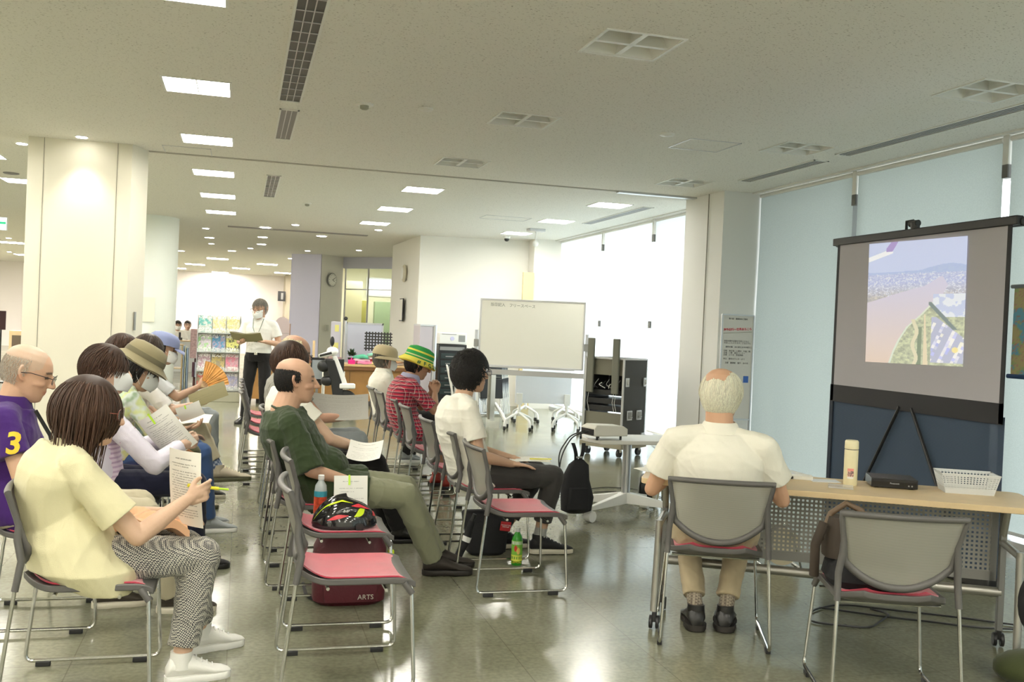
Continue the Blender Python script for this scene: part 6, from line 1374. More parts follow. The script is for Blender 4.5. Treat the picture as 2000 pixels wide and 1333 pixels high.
paper('brown olive brochure with dark lettering held by the woman with glasses', (-.22, 7.90, .80), (.90, -.25, .42), (-.25, .2, .45), .30, .12, .01, m=mat('brochure_olive', (.28, .25, .13), .6), rows=5, seed=16)
loc, yaw = (-.64, 8.75), .2
J = seated(head=(.02, 0, 1.115), neck=(-.05, 0, .985), chest=(-.11, 0, .84), elR=(.12, -.2, .72), wrR=(.30, -.08, .80), knR=(.42, -.1, .55), knL=(.42, .12, .55), anR=(.44, -.1, .085))
r7 = person('woman in a faded blue cap and white mask holding an orange fan', loc, yaw, J, .008, (.50, .32, .22), hyaw=-.1, hpitch=.2, top='shirt', top_m=cloth('pale_blue_white', (.66, .68, .70)), sleeve=.8, trousers_m=M_GJEAN, wrk=.006, hand={'R': dict(d=(.8, .1, .4), n=(0, 1, 0), curl=.9)})
hair(*r7, H_BLK, reg_band(.3, -.7, .2, -.3), L=.06, n=400, K=5, vol=.08, rad=.003, seed=7, shell=1.05)
mask(r7); M_CAP = cloth('faded_blue_cap', (.26, .30, .50))
o_ = lathe_hat(r7, [(.112, .035), (.111, .06), (.104, .095), (.082, .122), (.04, .136), (.003, .138), (.003, .130), (.07, .12), (.10, .09), (.105, .035)], M_CAP, .05, name='cap')
MB().slab(lambda u, v: hp_(r7, (.085+.085*u, (v-.5)*.15*(1-.35*u*u), .040-.030*u-.02*(2*v-1)**2)), 1, 8, 10, -r7[2] @ np.array([0, 0, .006])).build('peak', M_CAP, o_)
shoes(r7[0], J, M_BSHOE, M_WSOLE, None)
t = thing('folding_fan', 'orange paper fan held by the woman in the blue cap', 'fan', (-.30, 8.68, .80), 0)
MB().slab(lambda u, v: ((.06+.17*v)*math.cos(.15+1.3*u), -.02*u+.004*(int(u*24) % 2), (.06+.17*v)*math.sin(.15+1.3*u)), .002, 25, 5, (0, -1, 0)).build('leaf', mat('orange_fan', (.85, .42, .12), .6, var=.25, vscale=18), t, smooth=False)
for k in range(8): a = .15+1.3*k/7; MB().tube([(0, 0, 0), (.08*math.cos(a), 0, .08*math.sin(a))], .002, 5).build('rib', M_WOODL, t)

# ---- middle block: bald man in dark green
loc, yaw = (.44, 5.46), 0.02
J = seated(pelvis=(.03, 0, .52), waist=(-.06, 0, .645), chest=(-.165, 0, .79), neck=(-.195, 0, .935), head=(-.135, 0, 1.085), shL=(-.17, .175, .865), shR=(-.17, -.175, .865), elR=(-.06, -.245, .625), wrR=(.14, -.16, .565), elL=(-.05, .23, .62), wrL=(.16, .12, .57),
           hipL=(.06, .09, .50), hipR=(.06, -.09, .50), knR=(.47, -.12, .47), anR=(.665, -.03, .09), knL=(.50, .10, .48), anL=(.72, .12, .09), ftR=(1, -.10, 0), ftL=(1, .0, 0))
g1 = person('bald man with dark side hair in a dark green shirt leaning back', loc, yaw, J, .0048, (.62, .38, .26), hyaw=.02, hpitch=.02, top='long_t_shirt', top_m=M_GRN, sleeve=1.0, sleeve_r=1.35, drape=(lambda mb: mb.ell((.06, 0, .635), (.12, .16, .09), 20, 12, Ry(.5))), trousers_m=M_OLV, leg_end=.99, leg_r=1.12, lap=.50, hem=-.6, wrk=.0075, build=1.15, neck_r=.066,
            scalp=(lambda q: np.exp(-(((q-np.array([-.06, 0, .02]))/[.06, .10, .055])**2).sum(1))*.9, (.12, .09, .07)), hs=1.04, nose=1.02)
hair(*g1, H_BLK, lambda x, y, z: (z < .40-.25*x) & (z > -.52) & (x < .22) & ~((np.abs(y) > .75) & (z < -.05) & (x > -.12)), L=.022, n=2600, K=4, comb=(-.4, 0, -1), vol=.02, rad=.0011, seed=10, rough=.3, shell=0, name='side_hair')
shoes(g1[0], J, mat('dark_brown_shoe', (.028, .022, .017), .65), mat('dark_sole', (.02, .016, .013), .6), None, .285, .052)
tt_ = np.linspace(0, 2*PI, 24, endpoint=False); nk = np.array(J['neck'])
MB().tube([nk+np.array([.072*math.cos(q)+.01, .080*math.sin(q), -.022-.028*math.cos(q)]) for q in tt_], .007, 6, closed=True).build('neckband', M_GRN, g1[0])
# ---- brown-haired woman in white, with handout
loc, yaw = (.44, 6.32), .05
J = seated(pelvis=(-.05, 0, .53), waist=(-.10, 0, .68), chest=(-.14, 0, .85), neck=(-.14, 0, 1.0), head=(-.125, 0, 1.145), shL=(-.12, .16, .93), shR=(-.12, -.16, .93), elR=(.12, -.19, .68), wrR=(.27, -.07, .62), elL=(.08, .2, .66), wrL=(.26, .1, .63), knR=(.42, -.11, .53), anR=(.60, -.08, .085), knL=(.42, .1, .53), anL=(.55, .12, .085))
g2 = person('brown-haired woman in a white T-shirt with a handout on her lap', loc, yaw, J, .006, (.62, .42, .30), hyaw=.3, hpitch=.1, top='t_shirt', top_m=M_WT, sleeve=.55, sleeve_r=1.15, trousers_m=M_BLK, wrk=.006, hand={'R': dict(d=(1, .1, -.05), n=(0, 0, -1), curl=.25)})
hair(*g2, H_BRN, reg_full(.42, .30, -.75, -.2), L=.11, n=1500, K=8, vol=.16, rad=.0026, seed=11, shell=1.13, grav=.45); shoes(g2[0], J, M_BSHOE, M_BSHOE, None)
paper('white handout lying on the lap of the brown-haired woman', (.78, 6.12, .615), (.95, -.25, .02), (.25, .85, .40), .21, .22, -.025, rows=10, seed=21)
# ---- light-haired man with newspaper
loc, yaw = (.44, 7.25), .05
J = seated(pelvis=(-.05, 0, .53), waist=(-.09, 0, .69), chest=(-.12, 0, .88), neck=(-.10, 0, 1.03), head=(-.045, 0, 1.175), shL=(-.10, .18, .965), shR=(-.10, -.18, .965), elR=(.12, -.21, .72), wrR=(.32, -.12, .72), elL=(.12, .2, .74), wrL=(.34, .14, .76), knR=(.42, -.12, .56), knL=(.42, .13, .56), anR=(.46, -.1, .085))
g3 = person('light-haired man in a grey striped shirt reading a newspaper', loc, yaw, J, .007, (.58, .34, .24), hyaw=0, hpitch=.3, top='striped_shirt', top_m=stripe_cloth('grey_stripes', (.33, .32, .28), (.22, .21, .18), 60, 'D'), sleeve=.6, trousers_m=M_GJEAN, wrk=.006, build=1.05, hand={'R': dict(d=(.8, .1, .35), n=(0, 1, 0), curl=.7, s=1.1), 'L': dict(d=(.8, -.1, .3), n=(0, -1, 0), curl=.7)})
hair(*g3, H_LT, reg_band(.75, -.6, .15, -.2), L=.05, n=1300, K=6, vol=.07, rad=.0024, seed=12, shell=1.03, rough=.15); glasses(g3, FRM, False); shoes(g3[0], J, M_BSHOE, M_BSHOE, None)
paper('grey newspaper page held open by the light-haired man', (.715, 7.10, .80), (1, -.05, .0), (.0, .35, .6), .40, .20, -.035, m=mat('newsprint', (.40, .39, .35), .85), rows=16, seed=23, ink_m=mat('news_ink', (.24, .235, .21), .8), title=False)

# ---- right block: black-haired man in the white T-shirt
loc, yaw = (1.51, 5.93), .05
J = seated(pelvis=(-.09, 0, .53), waist=(-.15, 0, .68), chest=(-.19, 0, .84), neck=(-.17, 0, .985), head=(-.12, 0, 1.135), shL=(-.17, .175, .915), shR=(-.17, -.175, .915), elR=(-.11, -.235, .645), wrR=(.12, -.15, .585), elL=(-.08, .22, .65), wrL=(.16, .07, .60),
           knR=(.43, -.07, .495), anR=(.36, -.05, .09), knL=(.40, .14, .49), anL=(.16, .12, .09))
w1 = person('black-haired man with glasses in a white T-shirt, dark trousers and sneakers', loc, yaw, J, .0048, (.58, .37, .25), hyaw=.28, hpitch=.0, top='t_shirt', top_m=M_WT, sleeve=.66, sleeve_r=1.18, trousers_m=M_CHAR, leg_end=.72, hem=-.75, wrk=.006, build=1.06, leg_r=1.08,
            hand={'R': dict(d=(1, .08, -.10), n=(.1, 0, -1), curl=.16), 'L': dict(d=(.95, -.15, -.12), n=(0, 0, -1), curl=.3)})
hair(*w1, H_BLK, reg_full(.45, .22, -.62, -.2), L=.055, n=3000, K=6, comb=(-.2, 0, -.6), vol=.20, rad=.0024, seed=13, rough=.55, shell=1.13, crown=(-.3, 0, .9), grav=.2, R0=(.106, .085, .116))
glasses(w1, mat('blue_frame', (.02, .03, .10), .3)); socks(w1[0], J, M_GSOCK, .038, .15); shoes(w1[0], J, mat('black_knit', (.014, .014, .016), .8), M_CSOLE, M_WHITE, .285, .050, name='sneaker')
nb_ = wpt(loc, yaw, (.30, .02, .590))
paper('white note pad on the thigh of the black-haired man', tuple(nb_), (1, -.05, 0), (.05, 1, .12), .26, .12, .006, rows=8, seed=25, ink=True, clip=False)
tag(MB().box((0, 0, 0), (.14, .012, .006)).build('highlighter_pen', MATS['highlighter_yellow'], loc=tuple(nb_+[.06, -.045, .008]), rz=-.1), 'lime yellow highlighter lying on the note pad on the thigh', 'pen')
# ---- woman in the red checked shirt and striped hat
loc, yaw = (1.53, 8.33), .1
J = seated(pelvis=(-.10, 0, .53), waist=(-.17, 0, .66), chest=(-.17, 0, .81), neck=(-.11, 0, .955), head=(-.045, 0, 1.075), shL=(-.13, .16, .89), shR=(-.13, -.16, .89), elR=(.06, -.20, .69), wrR=(.10, -.06, .83), elL=(.06, .2, .69), wrL=(.10, .05, .83), knR=(.30, -.11, .50), anR=(.24, -.08, .085), knL=(.32, .1, .50), anL=(.20, .12, .085))
w2 = person('woman in a green and yellow striped hat and red checked shirt with clasped hands', loc, yaw, J, .006, (.42, .24, .15), hyaw=.0, hpitch=.28, top='checked_shirt', top_m=stripe_cloth('red_check', (.46, .03, .06), (.14, .01, .03), 32, 'ZD', .5, (.80, .72, .64), 32), sleeve=.85, trousers_m=M_BLK, leg_end=.02, wrk=.006, collar=cloth('blue_grey_collar', (.36, .36, .50)),
            hand={'R': dict(d=(.25, .35, .9), n=(0, 1, -.3), curl=.7, s=1.0), 'L': dict(d=(.25, -.35, .9), n=(0, -1, -.3), curl=.7, s=1.0)}, hem=-.6, lap=.2)
hair(*w2, H_BLK, reg_full(.6, .3, -.7, -.25), L=.05, n=800, K=5, vol=.07, rad=.0026, seed=14, shell=1.05)
M_SH = mat('green_yellow_knit', (.05, .40, .08), .9, bump=.3, bscale=200); nt = M_SH.node_tree; tc = nd(nt, 'ShaderNodeTexCoord')
Rl = (w2[2] @ Ry(.05)); sp = nd(nt, 'ShaderNodeVectorMath', operation='DOT_PRODUCT'); nt.links.new(tc.outputs['Object'], sp.inputs[0]); sp.inputs[1].default_value = tuple(Rl[:, 2])
of = nd(nt, 'ShaderNodeMath', operation='SUBTRACT'); nt.links.new(sp.outputs['Value'], of.inputs[0]); of.inputs[1].default_value = float(w2[1] @ Rl[:, 2])
rp = nd(nt, 'ShaderNodeValToRGB'); rp.color_ramp.interpolation = 'CONSTANT'; mr = nd(nt, 'ShaderNodeMapRange'); mr.inputs[1].default_value = 0; mr.inputs[2].default_value = .15; nt.links.new(of.outputs[0], mr.inputs[0]); nt.links.new(mr.outputs[0], rp.inputs[0])
G_, Y_ = (.03, .32, .07, 1), (.78, .68, .10, 1); B_ = (.62, .62, .30, 1)
els = [(0, Y_), (.28, G_), (.36, B_), (.43, G_), (.62, Y_), (.72, G_)]
rp.color_ramp.elements[0].color = els[0][1]; rp.color_ramp.elements[1].position = .28; rp.color_ramp.elements[1].color = G_
for p_, c_ in els[2:]: e = rp.color_ramp.elements.new(p_); e.color = c_
nt.links.new(rp.outputs[0], bsdf(M_SH).inputs['Base Color'])
o_ = lathe_hat(w2, [(.150, .000), (.128, .022), (.112, .045), (.110, .055), (.106, .095), (.094, .125), (.055, .143), (.004, .146), (.004, .14), (.05, .137), (.10, .09), (.104, .045), (.145, -.006)], M_SH, .05, wav=.004, name='striped_hat')
for k, ch in enumerate('#FGDN'):
    a = -1.75+.33*k; Rt = Ry(.05); c = np.array([-.008+.141*1.10*math.cos(a), .141*.96*math.sin(a), .013]); xd = np.array([-math.sin(a), math.cos(a), 0]); up_ = np.array([-.5*math.cos(a), -.5*math.sin(a), .75])
    text_mb(ch, .050, basis(hp_(w2, Rt @ (c*[1.02, 1.02, 1])), w2[2] @ Rt @ xd, w2[2] @ Rt @ up_), .001, 'hat_letter', mat('hat_letter_green', (.02, .12, .05), .8), o_, bold=.001)
shoes(w2[0], J, mat('red_sandal', (.30, .03, .02), .5), M_DARK, None, .24, .042, name='sandal')
# ---- woman in the beige hat
loc, yaw = (1.53, 9.75), .1
J = seated(pelvis=(-.09, 0, .53), waist=(-.13, 0, .66), chest=(-.15, 0, .80), neck=(-.14, 0, .93), head=(-.13, 0, 1.055), shL=(-.14, .155, .865), shR=(-.14, -.155, .865), elR=(.0, -.2, .65), wrR=(.2, -.08, .62), elL=(0, .2, .65), wrL=(.2, .08, .62), anR=(.08, -.1, .12), anL=(.2, .1, .085))
w3 = person('woman in a beige brimmed hat and white mask in a white shirt', loc, yaw, J, .007, (.56, .38, .28), hyaw=.05, hpitch=.1, top='shirt', top_m=M_WT, sleeve=1.6, trousers_m=M_BLK, wrk=.005, collar=M_WT)
hair(*w3, H_GRY, reg_full(.6, .25, -.8, -.3), L=.07, n=500, K=5, vol=.08, rad=.003, seed=15, shell=1.06, grav=.6); mask(w3); glasses(w3, FRMB, False)
o_ = lathe_hat(w3, [(.112, .030), (.110, .055), (.103, .092), (.082, .120), (.04, .134), (.003, .136), (.003, .130), (.07, .118), (.10, .09), (.106, .030)], cloth('beige_canvas', (.50, .42, .26)), .1, name='hat')
MB().slab(lambda u, v: hp_(w3, ((.07+.135*u)*math.cos((v-.5)*4.6), (.085+.060*u)*math.sin((v-.5)*4.6), .030-.010*u-.045*u*u*.4)), 1, 8, 28, -w3[2] @ np.array([0, 0, .005])).build('brim', MATS['beige_canvas'], o_)
shoes(w3[0], J, mat('grey_sneaker', (.30, .32, .32), .7), M_WSOLE, None, .24, .044)

# ---- elderly man at the table
loc, yaw = (2.215, 4.215), math.radians(64)
J = seated(pelvis=(-.02, 0, .53), waist=(-.045, 0, .68), chest=(-.06, 0, .84), neck=(-.07, 0, .99), head=(-.045, 0, 1.15), shL=(-.11, .205, .925), shR=(-.11, -.205, .915), elL=(.0, .305, .675), elR=(.0, -.305, .665), wrL=(.20, .20, .745), wrR=(.20, -.20, .745),
           hipL=(-.05, .10, .50), hipR=(-.05, -.10, .50), knL=(.34, .14, .48), knR=(.34, -.14, .48), anL=(.06, .07, .09), anR=(.09, -.07, .09), ftL=(1, .12, 0), ftR=(1, -.05, 0))
e1 = person('white-haired elderly man in a cream polo shirt seen from behind', loc, yaw, J, .0048, (.62, .37, .24), hyaw=-.28, hpitch=.10, top='polo_shirt', top_m=M_CREAM, sleeve=.60, sleeve_r=1.3, trousers_m=M_KHA, leg_end=.84, collar=M_CREAM, build=1.22, wrk=.0065, hem=.12, hs=1.07, neck_r=.062,
            hand={'L': dict(d=(1, -.3, 0), n=(0, 0, -1), curl=.2), 'R': dict(d=(1, .3, 0), n=(0, 0, -1), curl=.2)})
hair(*e1, H_WHT, lambda x, y, z: (z < .86) & (((x < .30) & (z > -.35)) | ((x < -.1) & (z > -.72))) & ~((x < .30) & (x > -.80) & (np.abs(y-.10) < .50) & (z > .40)), L=.085, n=4200, K=8, comb=(-.35, 0, -1.0), crown=(.15, .0, .98), vol=.10, rad=.0015, seed=20, rough=.16, grav=.5, shell=1.0)
socks(e1[0], J, checker_cloth('brown_check_sock', (.16, .13, .10), (.34, .29, .22), 90), .037, .13); shoes(e1[0], J, M_BSHOE, mat('dark_sole', (.02, .016, .013), .6), None, .275, .056)
MB().tube([(-.27, y, .70) for y in (-.001, .001)], .001).build('seam', M_CREAM, e1[0]) if False else None

# ---- standing man with a book
loc, yaw = (.25, 13.43), math.radians(-108)
J = dict(pelvis=(0, 0, .90), waist=(0, 0, 1.05), chest=(-.01, 0, 1.22), neck=(-.01, 0, 1.38), head=(.03, 0, 1.53), shL=(-.01, .185, 1.32), shR=(-.01, -.185, 1.32), elL=(-.02, .27, 1.07), elR=(.02, -.26, 1.08), wrL=(.20, .13, 1.10), wrR=(.24, -.16, 1.08), hipL=(0, .09, .88), hipR=(0, -.09, .88),
         knL=(.03, .10, .48), knR=(.04, -.12, .48), anL=(-.02, .10, .085), anR=(.0, -.16, .085), ftL=(1, .2, 0), ftR=(1, -.25, 0))
s1 = person('standing man in a white short-sleeved shirt, mask and lanyard reading a book', loc, yaw, J, .0065, (.56, .34, .23), hyaw=-.25, hpitch=.22, hs=1.12, top='short_sleeve_shirt', top_m=cloth('white_shirt', (.86, .86, .82)), sleeve=.62, sleeve_r=1.2, trousers_m=M_BLK, leg_end=.99, leg_r=1.08, wrk=.005, hem=.30, collar=MATS['white_shirt'], build=1.0,
            hand={'L': dict(d=(.7, -.5, 0), n=(0, 0, 1), curl=.6), 'R': dict(d=(.7, .3, .0), n=(0, 0, 1), curl=.5)})
hair(*s1, H_GRY, reg_full(.5, .28, -.6, -.15), L=.04, n=1400, K=5, vol=.06, rad=.002, seed=21, shell=1.04); mask(s1); glasses(s1, FRM, False); shoes(s1[0], J, M_BSHOE, M_BSHOE, None)
MB().tube([(.06, -.07, 1.40), (.13, -.05, 1.28), (.145, 0, 1.14), (.13, .05, 1.28), (.06, .07, 1.40)], .004, 6).build('lanyard', mat('green_cord', (.05, .10, .04), .7), s1[0]); MB().box((.15, .0, 1.12), (.008, .05, .06)).build('name_badge', M_DARK, s1[0], bev=.002)
MB().box((.120, 0, .935), (.02, .045, .035)).build('belt_buckle', M_CHROME, s1[0], bev=.003)
q_ = wpt(loc, yaw, (.34, -.06, 1.12))
t = thing('open_book', 'open brochure with an olive brown cover in the hands of the standing man', 'book', tuple(q_), yaw)
MB().slab(lambda u, v: (-.05+.13*v, -.20+.40*u, .10*v-.025*math.sin(PI*u)), .006, 14, 5, (1, 0, -.6)).build('cover', mat('brochure_olive', (.28, .25, .13), .6), t)
MB().slab(lambda u, v: (-.055+.12*v, -.19+.38*u, .012+.095*v-.025*math.sin(PI*u)+.01*abs(math.sin(2*PI*u))), .006, 14, 5, (1, 0, -.6)).build('pages', M_PAPER, t)
# ---- two people at the far desk
for k, (x, lab) in enumerate(((-1.52, 'person with a white mask sitting at the far desk, left one'), (-1.35, 'person sitting at the far desk half hidden, right one'))):
    J = seated(); w = person(lab, (x+.02, 26+1.3*k), -PI/2+.2, J, .012, (.5, .33, .25), hpitch=.1, top='shirt', top_m=MATS['white_shirt'], sleeve=.7, trousers_m=M_BLK); hair(*w, H_BLK, reg_full(), L=.04, n=250, K=4, vol=.06, rad=.004, seed=30+k, shell=1.05)
    if not k: mask(w)
t = thing('reception_desk', 'pale desk far off between round column and brochure rack', 'desk', (-1.3, 25.2, 0)); MB().bb((-.8, 0, 0), (.8, .03, .74)).build('front', mat('desk_pale', (.6, .62, .62), .5), t); MB().bb((-.85, -.02, .74), (.85, .45, .77)).build('top', M_WOODL, t)
t = thing('desk_phone', 'black telephone on the far desk', 'telephone', (-1.42, 25.35, .77)); MB().box((0, 0, .03), (.12, .1, .06)).build('base', M_DARK, t); MB().box((0, 0, .12), (.05, .03, .14)).build('display', M_DARK, t)
for k, (x, y) in enumerate(((-1.32, 26.0), (-1.35, 26.5))):
    t = thing('desk_chair', 'dark chair under the %s person at the far desk' % ('left', 'right')[k], 'chair', (-1.5+.17*k, 26+1.3*k, 0)); MB().bb((-.22, -.2, .38), (.22, .2, .42)).build('seat', M_DARK, t); MB().cyl((0, 0, .05), (0, 0, .38), .03).build('stem', M_STEEL, t); MB().lathe([(.25, 0), (.25, .05)]).build('base', M_DARK, t)

# ---------------------------------------------------------------- light of the far hall (added unseen ceiling strips and a wall washer)
for k, (x, y) in enumerate(((-6, 21), (-10, 21), (-6, 27), (-10, 27), (-6, 33), (-10, 33), (-14, 24), (-14, 30))):
    t = thing('ceiling_light', 'lit ceiling strip of the far hall hidden behind the big left pillar', 'ceiling light', (x, y, CE), 0, 'hidden hall strip lights'); MB().bb((-.75, -.3, -.012), (.75, .3, 0)).build('frame', M_WHITE, t, smooth=False); MB().bb((-.7, -.26, -.016), (.7, .26, -.011)).build('diffuser', MATS['far_strip'], t, smooth=False)
l = bpy.data.lights.new('wall_washer', 'SPOT'); l.energy = 45; l.spot_size = 1.5; l.spot_blend = 1; l.color = (1, .95, .85)
o = bpy.data.objects.new('wall_washer', l); COL.objects.link(o); o.location = (-.9, 37.6, CE-.05); o.rotation_euler = (math.radians(18), 0, 0)

# ================================================================ THINGS ON AND UNDER THE CHAIRS
def hseat(px, py, z=.43): return at(px, py, z=z)
# bicycle helmet
hl = hseat(678, 1036, .435); t = thing('bicycle_helmet', 'black bicycle helmet with red and lime stripes lying on a chair seat', 'helmet', (hl[0]+.005, hl[1]+.10, .433), .12)
HR = (.150, .105, .145)
def hp2(a, e, k=1.): return np.array([HR[0]*k*math.cos(e)*math.cos(a)*(1.0+.12*(math.cos(a) < 0)), HR[1]*k*math.cos(e)*math.sin(a), HR[2]*k*math.sin(e)*(1-.10*math.cos(a))])
def hel(u, v):
    a = 2*PI*u; e = .12+1.42*v; vent = .0
    for c0 in (-1.05, -.62, -.2, .2, .62, 1.05):
        yy = HR[1]*math.cos(e)*math.sin(a)/HR[1]
        vent += math.exp(-((yy-c0*.75)/.055)**2)*(1 if .25 < v < .93 else 0)
    return tuple(hp2(a, e, 1-.06*min(vent, 1)))
M_HEL = mat('helmet_gloss', (.010, .010, .011), .12, coat=.6)
body = MB().grid(hel, 97, 30).build('shell', M_HEL, t, angle=180)
MB().grid(lambda u, v: tuple(hp2(2*PI*u, .05+.35*v, .97)), 49, 8).build('lower_shell', M_DARK, t, angle=180)
MB().grid(lambda u, v: tuple(hp2(2*PI*u, .1+1.45*v, .86)), 33, 10).build('liner', mat('foam', (.03, .03, .03), .9), t)
def hstripe(pts, w, m, nm):
    mb = MB(); n = len(pts)
    mb.grid(lambda u, v: tuple(hp2(np.interp(u, np.linspace(0, 1, n), [p[0] for p in pts]), np.interp(u, np.linspace(0, 1, n), [p[1] for p in pts])+(v-.5)*w*math.sin(PI*min(max(u, .06), .94)), 1.012)), 24, 4); mb.build(nm, m, t, angle=180)
M_LIME = mat('lime_paint', (.62, .80, .02), .3); M_RP = mat('red_paint', (.72, .05, .07), .3)
hstripe([(-2.95, .25), (-2.6, .75), (-2.0, 1.05), (-1.4, 1.0)], .10, M_LIME, 'lime_stripe'); hstripe([(-1.45, .45), (-1.15, .62), (-.9, .72)], .26, M_LIME, 'lime_stripe'); hstripe([(-1.5, .85), (-1.0, .90), (-.5, .70)], .18, M_RP, 'red_stripe'); hstripe([(-2.3, .30), (-2.0, .42), (-1.65, .48)], .14, M_RP, 'red_stripe'); hstripe([(-.55, .45), (-.3, .5), (0, .5)], .2, M_RP, 'red_stripe')
MB().cyl(hp2(-1.3, .10, 1.0)+[0, .01, 0], hp2(-1.3, .10, 1.0)+[0, -.015, .0], .02, n=16).build('dial', M_DARK, t)
text_mb('dhb', .018, basis(hp2(-1.75, .62, 1.03), (1, 0, 0), (0, .5, 1)), .0008, 'brand_lettering', M_WHITE, t)
# tea bottle on the green-shirted man's side
b0 = hseat(628, 1000, .43); t = thing('drink_bottle', 'plastic bottle with a blue and red label on the seat beside the helmet', 'bottle', (b0[0]-.02, 4.97, .435))
MB().lathe([(.028, 0), (.032, .006), (.032, .05), (.031, .13), (.028, .155), (.014, .178), (.013, .186)], n=28).build('body', mat('bottle_clear', (.75, .85, .85), .05, alpha=.55), t)
MB().lathe([(.0325, .015), (.0325, .10)], n=28, cap=False).build('label_band', mat('red_label', (.60, .08, .03), .4, var=.5, vscale=45), t); MB().lathe([(.0325, .10), (.032, .128)], n=28, cap=False).build('label_band', mat('blue_label', (.04, .32, .42), .4), t)
MB().lathe([(.0155, .184), (.0155, .205), (.013, .207)], n=24).build('cap', M_WHITE, t)
t = paper('upright notebook with a lime strip standing behind the bicycle helmet', (.56, 4.86, .545), (1, .05, 0), (0, .25, 1), .16, .21, .0, rows=10, seed=41, clip=True, name='notebook')
MB().box((0, .012, 0), (.165, .012, .215), rot=Rx(-.24)).build('cover', M_PAPER, t)
# dark red backpack under the helmet chair
b0 = at(735, 1150, z=.0); t = thing('backpack', 'dark red backpack on the floor under the helmet chair', 'backpack', (.58, 4.98, 0))
tt = np.linspace(0, 2*PI, 32, endpoint=False); M_WINE = mat('wine_nylon', (.085, .006, .014), .5, bump=.3, bscale=60)
sq = lambda w, d, z: np.stack([np.sign(np.cos(tt))*np.abs(np.cos(tt))**.55*w, np.sign(np.sin(tt))*np.abs(np.sin(tt))**.55*d, np.full(32, z)], 1)
MB().rings([sq(.15, .09, .0), sq(.18, .11, .02), sq(.185, .115, .15), sq(.18, .11, .28), sq(.15, .09, .345), sq(.08, .05, .365)]).build('body', M_WINE, t)
MB().rings([sq(.13, .02, .03)+[0, -.115, 0], sq(.135, .025, .12)+[0, -.118, 0], sq(.125, .02, .19)+[0, -.113, 0]]).build('front_pocket', M_WINE, t)
text_mb('ARTS', .034, basis((.07, -.145, .055), (1, 0, 0), (0, 0, 1)), .001, 'lettering', mat('pale_print', (.55, .5, .42), .6), t)
MB().tube([(.185, -.04, .30), (.205, -.05, .25), (.20, -.06, .19)], .006).build('strap', M_WINE, t); MB().bb((.185, -.075, .20), (.215, -.055, .27)).build('reflector_tag', M_LIME, t, bev=.004)
cable([tuple(at(*q, z=.012)) for q in ((592, 1140), (598, 1165), (625, 1176), (660, 1150))], .009, 'loose black bag strap lying on the floor beside the red backpack', nm='bag_strap', m=M_BLK)
# black shoulder bag with the red label, folding umbrella, green bottle
b0 = at(955, 1088, z=0); t = thing('shoulder_bag', 'black shoulder bag with a small red label standing on the floor', 'bag', (b0[0], b0[1]+.10, 0), -.05)
MB().rings([sq(.10, .07, 0), sq(.125, .09, .02), sq(.13, .095, .12), sq(.15, .08, .20), sq(.16, .05, .255), sq(.15, .03, .27)]).build('body', M_BLKF, t)
lb = MB().box((.105, -.085, .185), (.072, .008, .058), rot=Rz(.25) @ Ry(.15)).build('red_label', mat('label_red', (.55, .03, .04), .6), t, bev=.003)
text_mb('MANHATTAN\nPORTAGE', .0105, basis((.106, -.0905, .187), (1, .25, -.15), (0, 0, 1)), .0005, 'label_lettering', M_WHITE, lb)
MB().ell((.13, .0, .22), (.05, .05, .06)).build('side_flap', M_BLKF, t)
p0, p1 = at(868, 1065, z=.05), None
t = thing('umbrella', 'black folding umbrella with a white band leaning beside the shoulder bag', 'umbrella', (1.31, 5.72, 0), 0); MB().tube([(.0, .0, .03), (.05, 0, .14), (.08, 0, .25)], [.024, .026, .018], 12).build('canopy', M_BLKF, t); MB().cyl((.045, 0, .125), (.056, 0, .155), .0275, n=16).build('band', M_WHITE, t); MB().cyl((.08, 0, .25), (.095, 0, .29), .012).build('handle', M_DARK, t)
b0 = at(1011, 1106, z=0); t = thing('drink_bottle', 'lime green drink bottle with a fruit label standing on the floor', 'bottle', (b0[0], b0[1]+.03, 0))
MB().lathe([(.028, 0), (.033, .006), (.033, .06), (.031, .10), (.033, .145), (.028, .172), (.014, .196), (.0135, .202)], n=28).build('body', mat('green_drink', (.03, .32, .02), .08, coat=.5), t)
ga = math.atan2(-b0[1], -b0[0])
def gfn(U, V):
    C = np.tile([.22, .55, .06], (len(U), 1)); C = np.where((V < .30)[:, None], [[.75, .78, .10]], C); C = np.where(((np.abs(V-.16) < .07) & (np.sin(U*40) > -.2))[:, None], [[.15, .38, .05]], C)
    C = np.where(((U-.42)**2+(V-.62)**2*.5 < .012)[:, None], [[.72, .06, .04]], C); C = np.where(((U-.6)**2+(V-.50)**2*.5 < .014)[:, None], [[.85, .60, .15]], C); C = np.where(((V > .82) & (np.sin(U*55) > 0) & (V < .95))[:, None], [[.9, .92, .88]], C); return C
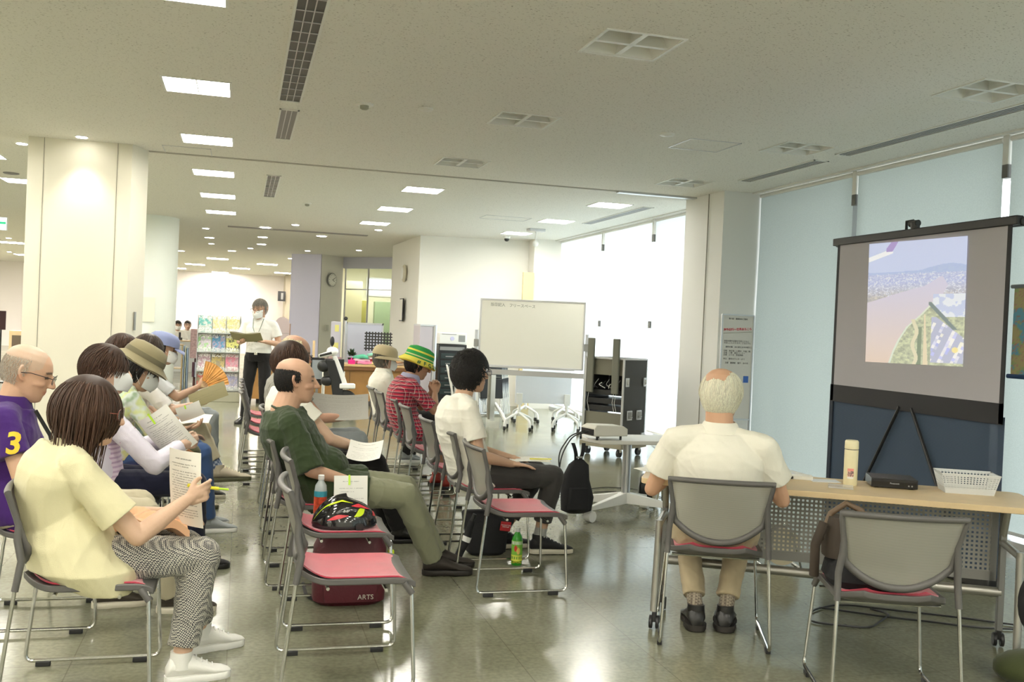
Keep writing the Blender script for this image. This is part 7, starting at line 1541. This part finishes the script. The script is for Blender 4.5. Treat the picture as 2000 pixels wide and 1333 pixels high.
stick(gfn, 'printed_label', .0338, .028, .150, ga-1.4, ga+1.4, t, 40, 40); MB().lathe([(.0155, .200), (.0155, .222), (.013, .224)], n=24).build('cap', M_WHITE, t)
text_mb('LEMON', .017, basis((b0[0]*0+.0345*math.cos(ga), .0345*math.sin(ga), .022), (-math.sin(ga), math.cos(ga), 0), (0, 0, 1)), .0005, 'lettering', mat('yellow_print', (.82, .58, .04), .7), t)
# black bag on the lower right chair
cy = math.radians(69); t = thing('shoulder_bag', 'dark bag with brown handles lying on the lower right chair seat', 'bag', (2.545-.03, 3.40+.06, .436), cy)
MB().rings([sq(.13, .15, 0)*[1, 1, 1], sq(.15, .17, .03), sq(.14, .16, .08), sq(.09, .12, .11)]).build('body', M_BLKF, t)
MB().rings([sq(.09, .11, .10)+[.04, .06, 0], sq(.085, .10, .19)+[.05, .07, 0], sq(.05, .07, .26)+[.05, .08, 0]]).build('upright_pouch', mat('dark_brown_fabric', (.045, .032, .022), .8), t)
MB().tube([(.03, -.02, .22), (.05, .02, .29), (.06, .08, .315), (.06, .14, .27), (.05, .18, .16)], .013, 10).build('handle', mat('brown_leather', (.12, .075, .04), .5), t)
MB().tube([(.0, .18, .24), (-.02, .215, .15), (.0, .21, .02)], .02, 10).build('strap', mat('dark_brown_fabric', (.045, .032, .022), .8), t)
MB().bb((-.05, -.14, .02), (.07, -.05, .05)).build('wallet_pocket', M_GREY, t, bev=.004)
# things cut by the lower right corner
b0 = at(1985, 1333, z=.0); t = thing('olive_bag', 'olive green cloth bag just inside the lower right picture corner', 'bag', (b0[0]+.08, b0[1]+.02, 0)); MB().ell((0, 0, .05), (.16, .12, .075)).build('body', cloth('olive_bag_cloth', (.05, .06, .02)), t); MB().tube([(-.06, -.05, .12), (0, -.06, .14), (.06, -.04, .12)], .008).build('handle', M_BLK, t)
b0 = at(2003, 1180, Y=3.1); t = thing('coat', 'black coat sleeve hanging at the right picture edge', 'coat', (b0[0]+.03, 3.1, b0[2])); MB().ell((0, 0, 0), (.05, .05, .11)).build('sleeve', M_BLKF, t); MB().ell((.03, 0, .08), (.05, .05, .06)).build('cuff', M_BLKF, t)
